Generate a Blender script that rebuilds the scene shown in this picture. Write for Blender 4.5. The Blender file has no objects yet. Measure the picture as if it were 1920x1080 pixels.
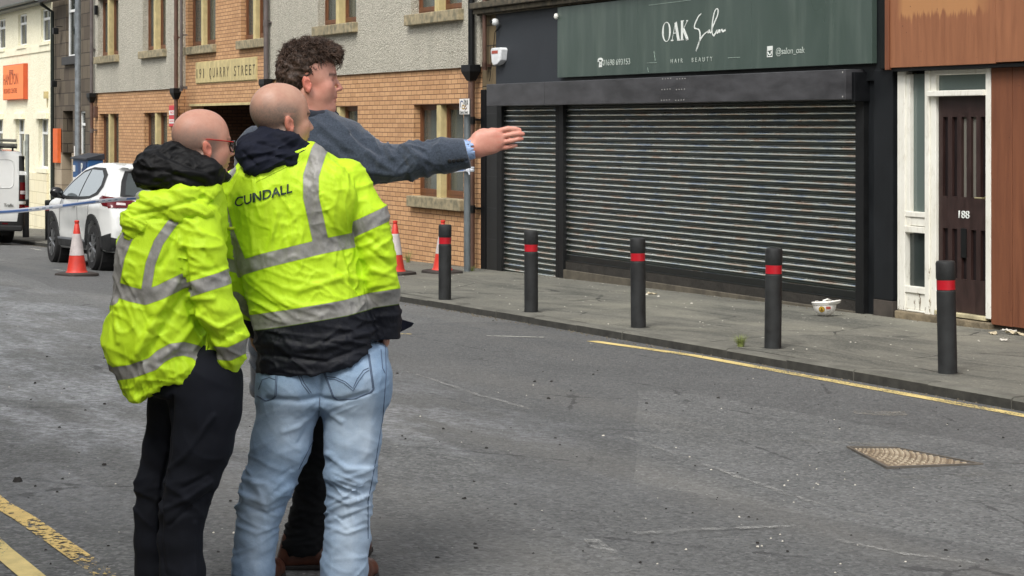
import bpy, bmesh, math, random
import numpy as np
from mathutils import Vector, Matrix
from mathutils.bvhtree import BVHTree

SC = bpy.context.scene
COL = SC.collection
R = math.radians
random.seed(7)

# ------------------------------------------------------------------ camera
FPX = 3700.0            # focal length in pixels of a 1920 wide frame
HOR = 232.0             # eye level row in that frame
CAMZ = 1.6
cam_d = bpy.data.cameras.new("camera")
cam_d.sensor_width = 36.0
cam_d.lens = FPX / 1920 * 36
cam_d.shift_y = -(540 - HOR) / 1920
cam_d.clip_start = 0.1
cam_d.clip_end = 2000
cam = bpy.data.objects.new("camera", cam_d)
COL.objects.link(cam)
cam.location = (0, 0, CAMZ)
cam.rotation_euler = (R(90), 0, 0)
SC.camera = cam

# ------------------------------------------------------------------ sky and sun (overcast)
SUN_EL, SUN_AZ = 52.0, 205.0      # azimuth clockwise from +Y (north)
w = bpy.data.worlds.new("World"); SC.world = w
w.use_nodes = True
nt = w.node_tree
bg = nt.nodes['Background']
sky = nt.nodes.new('ShaderNodeTexSky'); sky.sky_type = 'NISHITA'
sky.sun_disc = False
sky.sun_elevation = R(SUN_EL); sky.sun_rotation = R(SUN_AZ)
sky.dust_density = 3.0; sky.air_density = 1.0; sky.ozone_density = 1.0
hsv = nt.nodes.new('ShaderNodeHueSaturation'); hsv.inputs['Saturation'].default_value = 0.14
nt.links.new(sky.outputs[0], hsv.inputs['Color'])
nt.links.new(hsv.outputs[0], bg.inputs['Color'])
bg.inputs['Strength'].default_value = 0.14
sd = bpy.data.lights.new("sun", 'SUN'); sd.energy = 1.35; sd.angle = R(22); sd.color = (1, .95, .88)
so = bpy.data.objects.new("sun", sd); COL.objects.link(so)
az = R(SUN_AZ); el = R(SUN_EL)
sdir = Vector((math.sin(az) * math.cos(el), math.cos(az) * math.cos(el), math.sin(el)))
so.rotation_euler = (-sdir).to_track_quat('-Z', 'Y').to_euler()
so.location = (0, -5, 30)
SC.view_settings.view_transform = 'Standard'
SC.view_settings.look = 'None'
SC.view_settings.gamma = 1
SC.view_settings.exposure = 0.80

# ------------------------------------------------------------------ street frame: x along the facades, y into them, z up
FU = (-.4365, .8998)
BX, BY = -1.075, 30.6
FANG = math.atan2(-.8998, .4365)
FROT = Matrix.Rotation(FANG, 4, 'Z')
FMAT = Matrix.Translation((BX, BY, 0)) @ FROT
FINV = FMAT.inverted()

def LX(px, n=0.0):
    q = (px - 960) / FPX
    return (q * (BY - .4365 * n) - BX + .8998 * n) / (.4365 + .8998 * q)
def DY(L, n=0.0):
    return BY - .8998 * L - .4365 * n
def HZ(px, py, n=0.0):
    return CAMZ + (HOR - py) * DY(LX(px, n), n) / FPX
def zb(L):
    L = max(-45.0, min(32.0, L))
    return -.61 + .0201 * L - .000287 * L * L
NK = 3.45
NL = 11.35
def gz(L, n):
    b = zb(L)
    if n <= 0: return b + .03
    if n < NK: return b + .03 + .055 * n / NK
    c = b + .0475 * (min(n, 10.0) - NK)
    if n < NL: return c
    return c + .09
def ground_px(px, py, up=0.0):
    """street-frame (L, n, z) of the ground seen at a pixel of the 1920 frame"""
    d = Vector(((px - 960) / FPX, 1.0, (HOR - py) / FPX))
    Y = 8.0
    for _ in range(60):
        p = Vector((0, 0, CAMZ)) + d * Y
        q = FINV @ p
        z = gz(q.x, -q.y) + up
        Y = .5 * Y + .5 * (z - CAMZ) / d.z
    p = Vector((0, 0, CAMZ)) + d * Y
    q = FINV @ p
    return q.x, -q.y, gz(q.x, -q.y)

# ------------------------------------------------------------------ materials
MATS = {}
def srgb(r, g, b):
    f = lambda c: (c / 255 / 12.92) if c / 255 <= .04045 else ((c / 255 + .055) / 1.055) ** 2.4
    return (f(r), f(g), f(b))
class NT:
    def __init__(s, name):
        s.m = bpy.data.materials.new(name); s.m.use_nodes = True
        s.t = s.m.node_tree; s.n = s.t.nodes; s.b = s.n['Principled BSDF']
        MATS[name] = s.m
    def new(s, k, **kw):
        n = s.n.new(k)
        for a, v in kw.items(): setattr(n, a, v)
        return n
    def link(s, a, b): s.t.links.new(a, b)
    def coord(s, kind='Object', scale=None, rot=None):
        c = s.new('ShaderNodeTexCoord').outputs[kind]
        if scale is None and rot is None: return c
        m = s.new('ShaderNodeMapping')
        if scale is not None: m.inputs['Scale'].default_value = scale
        if rot is not None: m.inputs['Rotation'].default_value = rot
        s.link(c, m.inputs['Vector']); return m.outputs[0]
    def noise(s, vec, scale, detail=4, rough=.55, dist=0.0):
        n = s.new('ShaderNodeTexNoise'); n.inputs['Scale'].default_value = scale
        n.inputs['Detail'].default_value = detail; n.inputs['Roughness'].default_value = rough
        n.inputs['Distortion'].default_value = dist
        s.link(vec, n.inputs['Vector']); return n.outputs['Fac']
    def voro(s, vec, scale, feature='F1', out='Distance'):
        n = s.new('ShaderNodeTexVoronoi', feature=feature); n.inputs['Scale'].default_value = scale
        s.link(vec, n.inputs['Vector']); return n.outputs[out]
    def ramp(s, fac, lo, hi, a=0.0, b=1.0):
        n = s.new('ShaderNodeMapRange'); n.inputs['From Min'].default_value = lo; n.inputs['From Max'].default_value = hi
        n.inputs['To Min'].default_value = a; n.inputs['To Max'].default_value = b
        s.link(fac, n.inputs['Value']); return n.outputs[0]
    def math(s, op, a, b=None, clamp=False):
        n = s.new('ShaderNodeMath', operation=op); n.use_clamp = clamp
        for i, v in enumerate((a, b)):
            if v is None: continue
            if isinstance(v, (int, float)): n.inputs[i].default_value = v
            else: s.link(v, n.inputs[i])
        return n.outputs[0]
    def mix(s, fac, a, b, blend='MIX'):
        n = s.new('ShaderNodeMix', data_type='RGBA', blend_type=blend)
        for k, v in ((0, fac), (6, a), (7, b)):
            if isinstance(v, (int, float)): n.inputs[k].default_value = v
            elif isinstance(v, tuple): n.inputs[k].default_value = (*v[:3], 1)
            else: s.link(v, n.inputs[k])
        return n.outputs[2]
    def attr(s, name):
        n = s.new('ShaderNodeAttribute'); n.attribute_name = name; return n
    def bump(s, h, strength=.3, dist=.01, prev=None):
        n = s.new('ShaderNodeBump'); n.inputs['Strength'].default_value = strength; n.inputs['Distance'].default_value = dist
        s.link(h, n.inputs['Height'])
        if prev is not None: s.link(prev, n.inputs['Normal'])
        return n.outputs[0]
    def out(s, col=None, rough=None, metal=None, normal=None, **kw):
        for k, v in (('Base Color', col), ('Roughness', rough), ('Metallic', metal), ('Normal', normal)):
            if v is None: continue
            if isinstance(v, (int, float)): s.b.inputs[k].default_value = v
            elif isinstance(v, tuple): s.b.inputs[k].default_value = (*v[:3], 1)
            else: s.link(v, s.b.inputs[k])
        for k, v in kw.items(): s.b.inputs[k].default_value = v
        return s.m

def mk(name, col, rough=.6, metal=0.0, var=.25, vscale=6.0, col2=None, bscale=60.0, bstr=.15, bdist=.004, stretch=None, streak=0.0, spec=None):
    """plain surface with uneven colour, roughness and a fine bump"""
    t = NT(name)
    c = t.coord('Object', scale=stretch)
    n1 = t.noise(c, vscale, 6, .6)
    dark = tuple(x * (1 - var) for x in col) if col2 is None else col2
    base = t.mix(t.ramp(n1, .35, .68), dark, tuple(min(1, x * (1 + var * .35)) for x in col))
    if streak:
        c2 = t.coord('Object', scale=(9, 9, .7))
        n2 = t.noise(c2, 1.5, 5, .6)
        base = t.mix(t.ramp(n2, .45, .75, 0, streak), base, tuple(x * .45 for x in col))
    n3 = t.noise(c, bscale, 3, .6)
    r = t.ramp(n1, .3, .7, rough * .85, min(1, rough * 1.15))
    t.out(base, r, metal, t.bump(n3, bstr, bdist))
    if spec is not None: t.b.inputs['Specular IOR Level'].default_value = spec
    return t.m

# ------------------------------------------------------------------ mesh builder
class MB:
    def __init__(s): s.v = []; s.f = []; s.mi = []; s.cm = 0
    def add(s, vs, fs):
        o = len(s.v); s.v += [tuple(v) for v in vs]
        for f in fs: s.f.append([i + o for i in f]); s.mi.append(s.cm)
        return s
    def box(s, x0, x1, y0, y1, z0, z1, m=None):
        vs = [(x, y, z) for z in (z0, z1) for y in (y0, y1) for x in (x0, x1)]
        if m is not None: vs = [tuple(m @ Vector(v)) for v in vs]
        return s.add(vs, [(0, 2, 3, 1), (4, 5, 7, 6), (0, 1, 5, 4), (2, 6, 7, 3), (0, 4, 6, 2), (1, 3, 7, 5)])
    def quad(s, a, b, c, d): return s.add([a, b, c, d], [(0, 1, 2, 3)])
    def lathe(s, prof, c=(0, 0, 0), seg=24, caps=True, m=None):
        """prof: list of (r, z)"""
        vs = []; fs = []
        for r, z in prof:
            for k in range(seg):
                a = 2 * math.pi * k / seg
                v = Vector((r * math.cos(a), r * math.sin(a), z))
                if m is not None: v = m @ v
                vs.append((v.x + c[0], v.y + c[1], v.z + c[2]))
        for i in range(len(prof) - 1):
            for k in range(seg):
                k2 = (k + 1) % seg
                fs.append((i * seg + k, i * seg + k2, (i + 1) * seg + k2, (i + 1) * seg + k))
        if caps:
            fs.append(tuple(range(seg))[::-1]); fs.append(tuple((len(prof) - 1) * seg + k for k in range(seg)))
        return s.add(vs, fs)
    def tube(s, pts, r, seg=8, caps=True):
        pts = [Vector(p) for p in pts]; n = len(pts)
        rs = r if isinstance(r, (list, tuple)) else [r] * n
        vs = []; fs = []; up = None
        for i, p in enumerate(pts):
            t = (pts[min(i + 1, n - 1)] - pts[max(i - 1, 0)]).normalized()
            if up is None: up = Vector((0, 0, 1)) if abs(t.z) < .9 else Vector((1, 0, 0))
            a = t.cross(up)
            if a.length < 1e-6: a = t.cross(Vector((0, 1, 0)))
            a.normalize(); b = a.cross(t).normalized(); up = b
            for k in range(seg):
                an = 2 * math.pi * k / seg
                vs.append(p + (a * math.cos(an) + b * math.sin(an)) * rs[i])
        for i in range(n - 1):
            for k in range(seg):
                k2 = (k + 1) % seg
                fs.append((i * seg + k, i * seg + k2, (i + 1) * seg + k2, (i + 1) * seg + k))
        if caps:
            fs.append(tuple(range(seg))[::-1]); fs.append(tuple((n - 1) * seg + k for k in range(seg)))
        return s.add(vs, fs)
    def prism(s, poly, y0, y1):
        """poly in (x,z), extruded from y0 to y1"""
        n = len(poly)
        vs = [(x, y0, z) for x, z in poly] + [(x, y1, z) for x, z in poly]
        fs = [tuple(range(n)), tuple(range(n, 2 * n))[::-1]] + [(i, i + n, (i + 1) % n + n, (i + 1) % n) for i in range(n)]
        return s.add(vs, fs)
    def stroke(s, pts, w, y0, y1):
        """flat pen stroke through (x,z) points with width(s) w, between y0 and y1"""
        n = len(pts); ws = w if isinstance(w, (list, tuple)) else [w] * n
        L = []; Rr = []
        for i, (x, z) in enumerate(pts):
            a = Vector(pts[max(i - 1, 0)]); b = Vector(pts[min(i + 1, n - 1)])
            d = (b - a); d = d.normalized() if d.length > 1e-9 else Vector((1, 0))
            nn = Vector((-d.y, d.x)) * ws[i] / 2
            L.append((x + nn.x, z + nn.y)); Rr.append((x - nn.x, z - nn.y))
        for i in range(n - 1):
            s.prism([L[i], L[i + 1], Rr[i + 1], Rr[i]], y0, y1)
        return s
    def build(s, name, mat, root=None, smooth=False, bevel=0.0, org=(0, 0, 0), frame=True, autosm=None):
        me = bpy.data.meshes.new(name)
        if root is not None: org = root['org']
        o3 = Vector(org)
        me.from_pydata([tuple(Vector(v) - o3) for v in s.v], [], s.f)
        mats = mat if isinstance(mat, (list, tuple)) else [mat]
        for m in mats: me.materials.append(m)
        if len(mats) > 1: me.polygons.foreach_set('material_index', s.mi)
        bm = bmesh.new(); bm.from_mesh(me)
        bmesh.ops.remove_doubles(bm, verts=bm.verts, dist=1e-6)
        bmesh.ops.recalc_face_normals(bm, faces=bm.faces); bm.to_mesh(me); bm.free()
        if smooth:
            me.polygons.foreach_set('use_smooth', [True] * len(me.polygons))
            if autosm is not None: me.set_sharp_from_angle(angle=R(autosm))
        o = bpy.data.objects.new(name, me); COL.objects.link(o)
        if bevel:
            b = o.modifiers.new('bevel', 'BEVEL'); b.width = bevel; b.segments = 2; b.limit_method = 'ANGLE'
        o['org'] = [float(q) for q in org]
        if root is not None: o.parent = root
        else:
            if frame: o.matrix_world = FMAT @ Matrix.Translation(o3)
            else: o.location = o3
        return o

def sub(o, root):
    """make mesh o (built at the thing's origin) a child of root"""
    o.parent = root; return o
def tag(o, label, cat, group=None):
    o['label'] = label; o['category'] = cat
    if group: o['group'] = group
    return o
def thing(name, label, cat, org=(0, 0, 0), group=None, frame=True, rotz=0.0):
    e = bpy.data.objects.new(name, None); COL.objects.link(e); e.empty_display_size = .3
    e['org'] = [float(q) for q in org]
    if frame: e.matrix_world = FMAT @ Matrix.Translation(Vector(org))
    else: e.location = org
    return tag(e, label, cat, group)
def structure(o): o['kind'] = 'structure'; return o
def copy_tree(o, parent=None):
    c = o.copy(); COL.objects.link(c)
    if parent is not None: c.parent = parent
    for ch in list(o.children): copy_tree(ch, c)
    return c

def text_mesh(txt, size, name, mat, root, x, y, z, width=None, align='CENTER', space=1.0, depth=.003, shear=0.0, bold=0.0):
    """lettering facing -y of the street frame, centred at (x, z) on plane y; width in metres"""
    cu = bpy.data.curves.new(name, 'FONT'); cu.body = txt; cu.size = size; cu.align_x = align; cu.align_y = 'CENTER'
    cu.extrude = depth / 2; cu.space_character = space; cu.shear = shear; cu.offset = bold
    to = bpy.data.objects.new(name, cu); COL.objects.link(to)
    dg = bpy.context.evaluated_depsgraph_get()
    me = bpy.data.meshes.new_from_object(to.evaluated_get(dg))
    bpy.data.objects.remove(to)
    xs = [v.co.x for v in me.vertices]; sx = 1.0
    if width: sx = width / (max(xs) - min(xs))
    org = root['org']
    for v in me.vertices:
        vx, vz, vy = v.co.x * sx, v.co.y, -v.co.z
        v.co = (vx + x - org[0], vy + y - org[1], vz + z - org[2])
    me.materials.clear(); me.materials.append(mat)
    o = bpy.data.objects.new(name, me); COL.objects.link(o); o.parent = root
    return o
# ------------------------------------------------------------------ setting: road, pavements, kerbs
def asphalt():
    t = NT('asphalt'); c = t.coord('Object')
    big = t.noise(c, .35, 5, .6, .4)
    mid = t.noise(c, 4, 6, .7)
    st = t.voro(c, 55); st2 = t.voro(c, 55, out='Color')
    sep = t.new('ShaderNodeSeparateColor'); t.link(st2, sep.inputs[0])
    lump = t.noise(c, 27, 5, .75)
    fine = t.noise(c, 260, 3, .6)
    base = t.mix(t.ramp(mid, .3, .75), srgb(78, 80, 80), srgb(106, 108, 107))
    base = t.mix(t.ramp(big, .4, .62, 0, .55), base, srgb(118, 119, 118))
    base = t.mix(t.ramp(sep.outputs[0], .6, .95, 0, .4), base, srgb(148, 149, 150))
    base = t.mix(t.ramp(sep.outputs[1], .6, .9, 0, .5), base, srgb(46, 47, 50))
    base = t.mix(t.ramp(lump, .58, .70, 0, .6), base, srgb(150, 150, 147))
    base = t.mix(t.ramp(lump, .42, .30, 0, .75), base, srgb(44, 45, 46))
    c2 = t.coord('Object', scale=(.12, 1.1, 1))
    tr = t.noise(c2, 1.0, 4, .55)
    base = t.mix(t.ramp(tr, .5, .72, 0, .3), base, srgb(134, 131, 124))
    # older patches with their own tone, along the trench lines
    pv = t.voro(t.coord('Object', scale=(.16, .42, 1)), 1.0, out='Color'); ps = t.new('ShaderNodeSeparateColor'); t.link(pv, ps.inputs[0])
    base = t.mix(t.ramp(ps.outputs[0], .55, .58, 0, .3), base, srgb(60, 61, 62))
    spk = t.voro(c, 9)
    base = t.mix(t.math('LESS_THAN', spk, .045), base, srgb(178, 177, 170))
    # hairline cracks
    crk = t.voro(t.coord('Object', scale=(.6, .9, 1)), 1.0, feature='DISTANCE_TO_EDGE')
    wob = t.noise(c, 7, 4, .7)
    cm = t.math('LESS_THAN', t.math('ADD', crk, t.math('MULTIPLY', t.math('SUBTRACT', wob, .5), .10)), .007)
    cm = t.math('MULTIPLY', cm, t.ramp(t.noise(c, .7, 3), .52, .56))
    base = t.mix(t.math('MULTIPLY', cm, .6), base, srgb(40, 40, 42))
    # damp, polished film near the people, with its pale sky sheen painted in
    wet = t.noise(t.coord('Object', scale=(.45, 1.1, 1)), 1.2, 8, .75)
    sepc = t.new('ShaderNodeSeparateXYZ'); t.link(t.coord('Object'), sepc.inputs[0])
    zone = t.math('MULTIPLY', t.ramp(sepc.outputs[0], 0, 7), t.ramp(sepc.outputs[0], 20.5, 17.5))
    zone = t.math('MULTIPLY', zone, t.ramp(sepc.outputs[1], -6.6, -7.8))
    wet_sheen_m = t.math('MULTIPLY', t.math('MULTIPLY', t.ramp(wet, .46, .58), t.ramp(t.noise(t.coord('Object', scale=(14, 14, 1)), 1.0, 5, .75), .35, .62)), zone, clamp=True)
    base = t.mix(t.math('MULTIPLY', wet_sheen_m, .55), base, srgb(158, 162, 168))
    rough = t.math('SUBTRACT', t.ramp(mid, .2, .8, .68, .9), t.math('MULTIPLY', wet_sheen_m, .46))
    h = t.math('ADD', t.math('MULTIPLY', t.ramp(st, 0, .6, 1, 0), .8), t.math('ADD', t.math('MULTIPLY', lump, 1.6), t.math('MULTIPLY', fine, .25)))
    n = t.bump(h, .9, .010)
    n = t.bump(t.noise(c, 9, 5, .7), .5, .03, n)
    return t.out(base, rough, 0, n)
ASPH = asphalt()
def paving(name, a, b, stain=.5):
    t = NT(name); c = t.coord('Object')
    mid = t.noise(c, 2.2, 8, .68, .6)
    fine = t.noise(c, 120, 3, .6)
    base = t.mix(t.ramp(mid, .32, .7), a, b)
    c2 = t.coord('Object', scale=(.35, 1.6, 1))
    stn = t.noise(c2, 1.1, 6, .62, 1.2)
    base = t.mix(t.ramp(stn, .50, .62, 0, stain), base, srgb(58, 60, 56)); base = t.mix(t.ramp(t.noise(t.coord('Object', scale=(.5, .8, 1)), .9, 5, .6), .52, .66, 0, .5), base, srgb(138, 136, 122)); base = t.mix(t.ramp(t.noise(c, 28, 5, .75), .56, .66, 0, .5), base, srgb(152, 150, 138)); base = t.mix(t.ramp(t.noise(c, 31, 5, .75), .44, .34, 0, .6), base, srgb(66, 67, 62))
    gum = t.voro(c, 3.2)
    base = t.mix(t.math('LESS_THAN', gum, .05), base, srgb(182, 182, 170))
    gum2 = t.voro(c, 7.1)
    base = t.mix(t.math('LESS_THAN', gum2, .035), base, srgb(50, 50, 48))
    base = t.mix(t.ramp(t.noise(c, 45, 3, .7), .5, .8, 0, .5), base, srgb(150, 148, 136))
    crk = t.voro(c, .55, feature='DISTANCE_TO_EDGE')
    wob = t.noise(c, 6, 4, .6)
    cm = t.math('LESS_THAN', t.math('ADD', crk, t.math('MULTIPLY', t.math('SUBTRACT', wob, .5), .04)), .006)
    cm = t.math('MULTIPLY', cm, t.ramp(t.noise(c, .8, 3), .5, .55))
    base = t.mix(t.math('MULTIPLY', cm, .8), base, srgb(45, 45, 42))
    n = t.bump(fine, .5, .003); n = t.bump(t.noise(c, 30, 5, .7), .6, .012, n); n = t.bump(t.noise(c, 3, 5, .65), .5, .05, n)
    return t.out(base, t.ramp(mid, .3, .7, .75, .95), 0, n)
PAVE = paving('pavement_tarmac', srgb(92, 92, 85), srgb(112, 111, 102), .6)
KERB = mk('kerb_concrete', srgb(104, 103, 95), .85, var=.35, vscale=3, bscale=90, bstr=.4, streak=.0)
KERBF = mk('shaded_kerb_face', srgb(62, 61, 56), .95, var=.5, vscale=9, bscale=40, bstr=.6)  # darker colour paints the shadow on the kerb's front face
GROUNDM = mk('ground_earth', srgb(95, 92, 82), .95, var=.3)

def sheet(name, Ls, ns, mat, off=0.0, fz=gz):
    mb = MB(); W = len(ns)
    vs = [(L, -n, fz(L, n) + off) for L in Ls for n in ns]
    fs = [(i * W + j, i * W + j + 1, (i + 1) * W + j + 1, (i + 1) * W + j) for i in range(len(Ls) - 1) for j in range(W - 1)]
    mb.add(vs, fs)
    return structure(mb.build(name, mat, smooth=True))
def frange(a, b, st):
    k = int(round((b - a) / st)); return [a + (b - a) * i / k for i in range(k + 1)]
sheet('ground', [-600, -300, -120] + frange(-60, 60, 10) + [120, 300, 600], [-500, -200, -60, -20, -.2, 3, 8, 14, 20, 60, 200, 500], GROUNDM, -.25, lambda L, n: zb(L))
sheet('road', frange(-90, 60, 1.0), frange(NK, NL, .4), ASPH, 0, lambda L, n: gz(L, n) - (0.015 * (math.sin(L * 1.7) * math.sin(n * 2.1)) * .5 if NK + .5 < n < NL - .5 else 0))
sheet('pavement', frange(-90, 60, 1.0), frange(-.6, NK - .12, .3), PAVE)
sheet('pavement', frange(-90, 60, 1.0), frange(NL + .12, 15.2, .4), PAVE, 0, lambda L, n: gz(L, max(n, NL + .01)))
def kerbs(n0, n1, top, base):
    mb = MB(); L = -90.0; rnd = random.Random(3)
    lo, hi = min(n0, n1), max(n0, n1)
    while L < 60:
        l2 = L + .91
        dz = rnd.uniform(-.006, .006); dn = rnd.uniform(-.005, .005)
        a0, a1 = top(L) + dz, top(l2) + dz
        g = .002
        c = .018
        rs = n1 - c * (1 if n1 > n0 else -1)
        prof = [(n0, -.3), (n0, 0), (rs, 0), (n1 + dn, -c), (n1 + dn, -.3)]
        vs = []
        for LL, t0 in ((L + g, a0), (l2 - g, a1)):
            vs += [(LL, -n, t0 + z) for n, z in prof]
        k = len(prof)
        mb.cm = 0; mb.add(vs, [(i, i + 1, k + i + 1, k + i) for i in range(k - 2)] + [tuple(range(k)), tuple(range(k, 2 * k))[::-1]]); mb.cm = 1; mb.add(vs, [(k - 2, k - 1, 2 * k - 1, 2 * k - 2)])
        L = l2
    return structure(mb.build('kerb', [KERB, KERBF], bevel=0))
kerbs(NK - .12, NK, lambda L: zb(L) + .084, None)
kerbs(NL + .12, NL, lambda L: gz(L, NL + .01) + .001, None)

# ------------------------------------------------------------------ road markings
def paint(name, col, wear=.5, sc=60):
    t = NT(name); c = t.coord('Object')
    w1 = t.noise(c, sc, 5, .7); w2 = t.noise(c, 1.3, 4, .6)
    worn = t.math('GREATER_THAN', t.math('ADD', w1, t.math('MULTIPLY', t.math('SUBTRACT', w2, .5), .9)), wear)
    tint = t.mix(t.ramp(t.noise(c, 7, 5, .7), .35, .7), tuple(x * .72 for x in col), col)
    t.out(tint, .75, 0, t.bump(t.voro(c, 95), .5, .004))
    tr = t.new('ShaderNodeBsdfTransparent'); mx = t.new('ShaderNodeMixShader'); o = t.n['Material Output']
    t.link(worn, mx.inputs[0]); t.link(t.b.outputs[0], mx.inputs[1]); t.link(tr.outputs[0], mx.inputs[2])
    t.link(mx.outputs[0], o.inputs['Surface'])
    return t.m
YEL = paint('yellow_paint', srgb(224, 202, 134), .60)
YELW = paint('yellow_paint_worn', srgb(220, 190, 118), .535, 34)
WHT = paint('white_paint', srgb(190, 190, 182), .56, 30)
def scuff(name, col, amt=.55):
    t = NT(name); c = t.coord('Object')
    f = t.math('MULTIPLY', t.ramp(t.noise(c, 26, 5, .75), .42, .62), t.ramp(t.noise(c, 2.1, 4), .38, .6, 0, amt), clamp=True)
    t.out(col, .8, 0, t.bump(t.noise(c, 34, 4, .7), 1.0, .012))
    tr = t.new('ShaderNodeBsdfTransparent'); mx = t.new('ShaderNodeMixShader')
    t.link(f, mx.inputs[0]); t.link(tr.outputs[0], mx.inputs[1]); t.link(t.b.outputs[0], mx.inputs[2]); t.link(mx.outputs[0], t.n['Material Output'].inputs['Surface'])
    return t.m
SEAM = scuff('pale_seam', srgb(168, 168, 164), .75)
def strip(name, pts, w, mat, off=.004, fine=.25, wob=0.0):
    """painted line on the road through street-frame points (L, n)"""
    mb = MB(); q = []
    for (a, b) in zip(pts[:-1], pts[1:]):
        d = math.hypot(b[0] - a[0], b[1] - a[1]); k = max(1, int(d / fine))
        q += [(a[0] + (b[0] - a[0]) * i / k, a[1] + (b[1] - a[1]) * i / k) for i in range(k)]
    q.append(pts[-1]); rnd = random.Random(5); Lp = []; Rp = []
    for i, p in enumerate(q):
        a = q[max(i - 1, 0)]; b = q[min(i + 1, len(q) - 1)]
        dx, dy = b[0] - a[0], b[1] - a[1]; l = math.hypot(dx, dy) or 1
        o = rnd.uniform(-wob, wob); hw = w / 2 * (1 + rnd.uniform(-1, 1) * (.25 if wob else .04))
        nx, ny = -dy / l, dx / l
        for lst, s in ((Lp, 1), (Rp, -1)):
            x, n = p[0] + nx * (hw * s + o), p[1] + ny * (hw * s + o)
            lst.append((x, -n, gz(x, max(n, NK + .01)) + off))
    k = len(q)
    mb.add(Lp + Rp, [(i, i + 1, k + i + 1, k + i) for i in range(k - 1)])
    return structure(mb.build(name, mat))
def gp(*pp): return [ground_px(x, y)[:2] for x, y in pp]
ye = gp((1110, 640), (1300, 667), (1600, 722), (1920, 780))
n_y = sum(p[1] for p in ye) / len(ye)
strip('road_marking', [(ye[0][0], ye[0][1]), ye[1], ye[2], ye[3], (ye[3][0] + 12, ye[3][1] + (ye[3][1] - ye[2][1]) * 0.2)], .135, YEL)
strip('road_marking', gp((0, 946), (45, 972), (213, 1090)) , .085, YELW)
strip('road_marking', [(-5, 10.7), gp((0, 946))[0]], .085, YELW)
d2 = gp((0, 1032), (70, 1090))
strip('road_marking', [(-5, d2[0][1] + .1), d2[0], d2[1], (d2[1][0] + 12, d2[1][1])], .09, YEL)
d1 = gp((213, 1090))[0]; strip('road_marking', [d1, (d1[0] + 12, d1[1])], .085, YELW)
strip('road_marking', gp((912, 630), (1020, 633)), .07, WHT)
strip('road_marking', gp((740, 626), (772, 627)), .06, YEL)
for a, b in (((58, 466), (80, 470)), ((104, 506), (122, 508)), ((120, 483), (150, 486)), ((195, 496), (212, 498))):
    strip('road_marking', gp(a, b), .1, WHT)
# seams and cracks in the road
for pts, wd in ((((760, 695), (900, 742), (1080, 790), (1250, 845), (1345, 880), (1500, 935), (1700, 990), (1920, 1040)), .04),
                (((1110, 1012), (1190, 1075), (1210, 1100)), .06), (((1190, 1000), (1330, 992), (1480, 988)), .05), (((1480, 985), (1560, 1010), (1700, 1040), (1920, 1068)), .05),
                (((0, 520), (100, 556), (200, 577)), .03), (((1110, 800), (1160, 815)), .03)):
    strip('road_seam', gp(*pts), wd, SEAM, .003, .08, .012)

# ------------------------------------------------------------------ loose grit and litter
rnd = random.Random(11)
DARKST = mk('dark_stone', srgb(42, 40, 38), .9, var=.4)
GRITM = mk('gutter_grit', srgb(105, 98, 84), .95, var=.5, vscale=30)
CHALK = mk('pale_litter', srgb(205, 200, 188), .8, var=.2)
def pebble(mb, x, y, z, r, rn):
    vs = []
    for a in range(6):
        an = a * math.pi / 3 + rn.uniform(-.3, .3); rr = r * rn.uniform(.7, 1.2)
        vs.append((x + rr * math.cos(an), y + rr * math.sin(an), z))
    for a in range(5):
        an = a * math.pi * .4 + rn.uniform(-.3, .3); rr = r * rn.uniform(.4, .7)
        vs.append((x + rr * math.cos(an), y + rr * math.sin(an), z + r * rn.uniform(.5, .9)))
    fs = [(0, 1, 7, 6), (1, 2, 7), (2, 3, 8, 7), (3, 4, 9, 8), (4, 5, 10, 9), (5, 0, 6, 10), (6, 7, 8, 9, 10)]
    mb.add(vs, fs)
mb = MB()
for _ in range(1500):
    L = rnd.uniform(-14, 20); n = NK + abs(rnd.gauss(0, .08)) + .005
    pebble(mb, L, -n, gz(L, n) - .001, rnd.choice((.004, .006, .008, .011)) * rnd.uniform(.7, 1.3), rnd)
for _ in range(420):
    L = rnd.uniform(-14, 14); n = abs(rnd.gauss(0, .12)) + .03
    pebble(mb, L, -n, gz(L, n) - .001, rnd.uniform(.004, .011), rnd)
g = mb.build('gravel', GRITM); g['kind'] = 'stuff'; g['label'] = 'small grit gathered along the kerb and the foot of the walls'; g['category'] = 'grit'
mb = MB()
for _ in range(260):
    px, py = rnd.uniform(0, 1920), rnd.uniform(560, 1080)
    L, n, z = ground_px(px, py)
    if n < NK + .1 or n > NL - .1: continue
    pebble(mb, L, -n, z - .001, rnd.choice((.004, .006, .010)) * rnd.uniform(.6, 1.4), rnd)
for px, py, r in ((1002, 716, .014), (1212, 757, .012), (1034, 716, .013), (34, 903, .03), (66, 912, .008), (1112, 703, .012), (1340, 722, .01)):
    L, n, z = ground_px(px, py); pebble(mb, L, -n, z, r, rnd)
g = mb.build('gravel', DARKST); g['kind'] = 'stuff'; g['label'] = 'dark loose stone chips scattered over the road'; g['category'] = 'grit'
mb = MB()
for _ in range(420):
    if rnd.random() < .45:
        px, py = rnd.uniform(0, 1920), rnd.uniform(600, 1080)
        L, n, z = ground_px(px, py)
        if n < NK + .1 or n > NL: continue
        r = rnd.uniform(.003, .007)
    else:
        L = rnd.uniform(-1, 19); n = rnd.uniform(.05, NK - .15); z = gz(L, n); r = rnd.uniform(.003, .010)
    pebble(mb, L, -n, z - .003, r, rnd)
for px, py, r in ((1213, 553, .03), (1235, 556, .025), (1297, 569, .022), (1130, 818, .02), (1890, 712, .012), (1200, 760, .01)):
    L, n, z = ground_px(px, py); pebble(mb, L, -n, z - .01, r, rnd)
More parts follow.
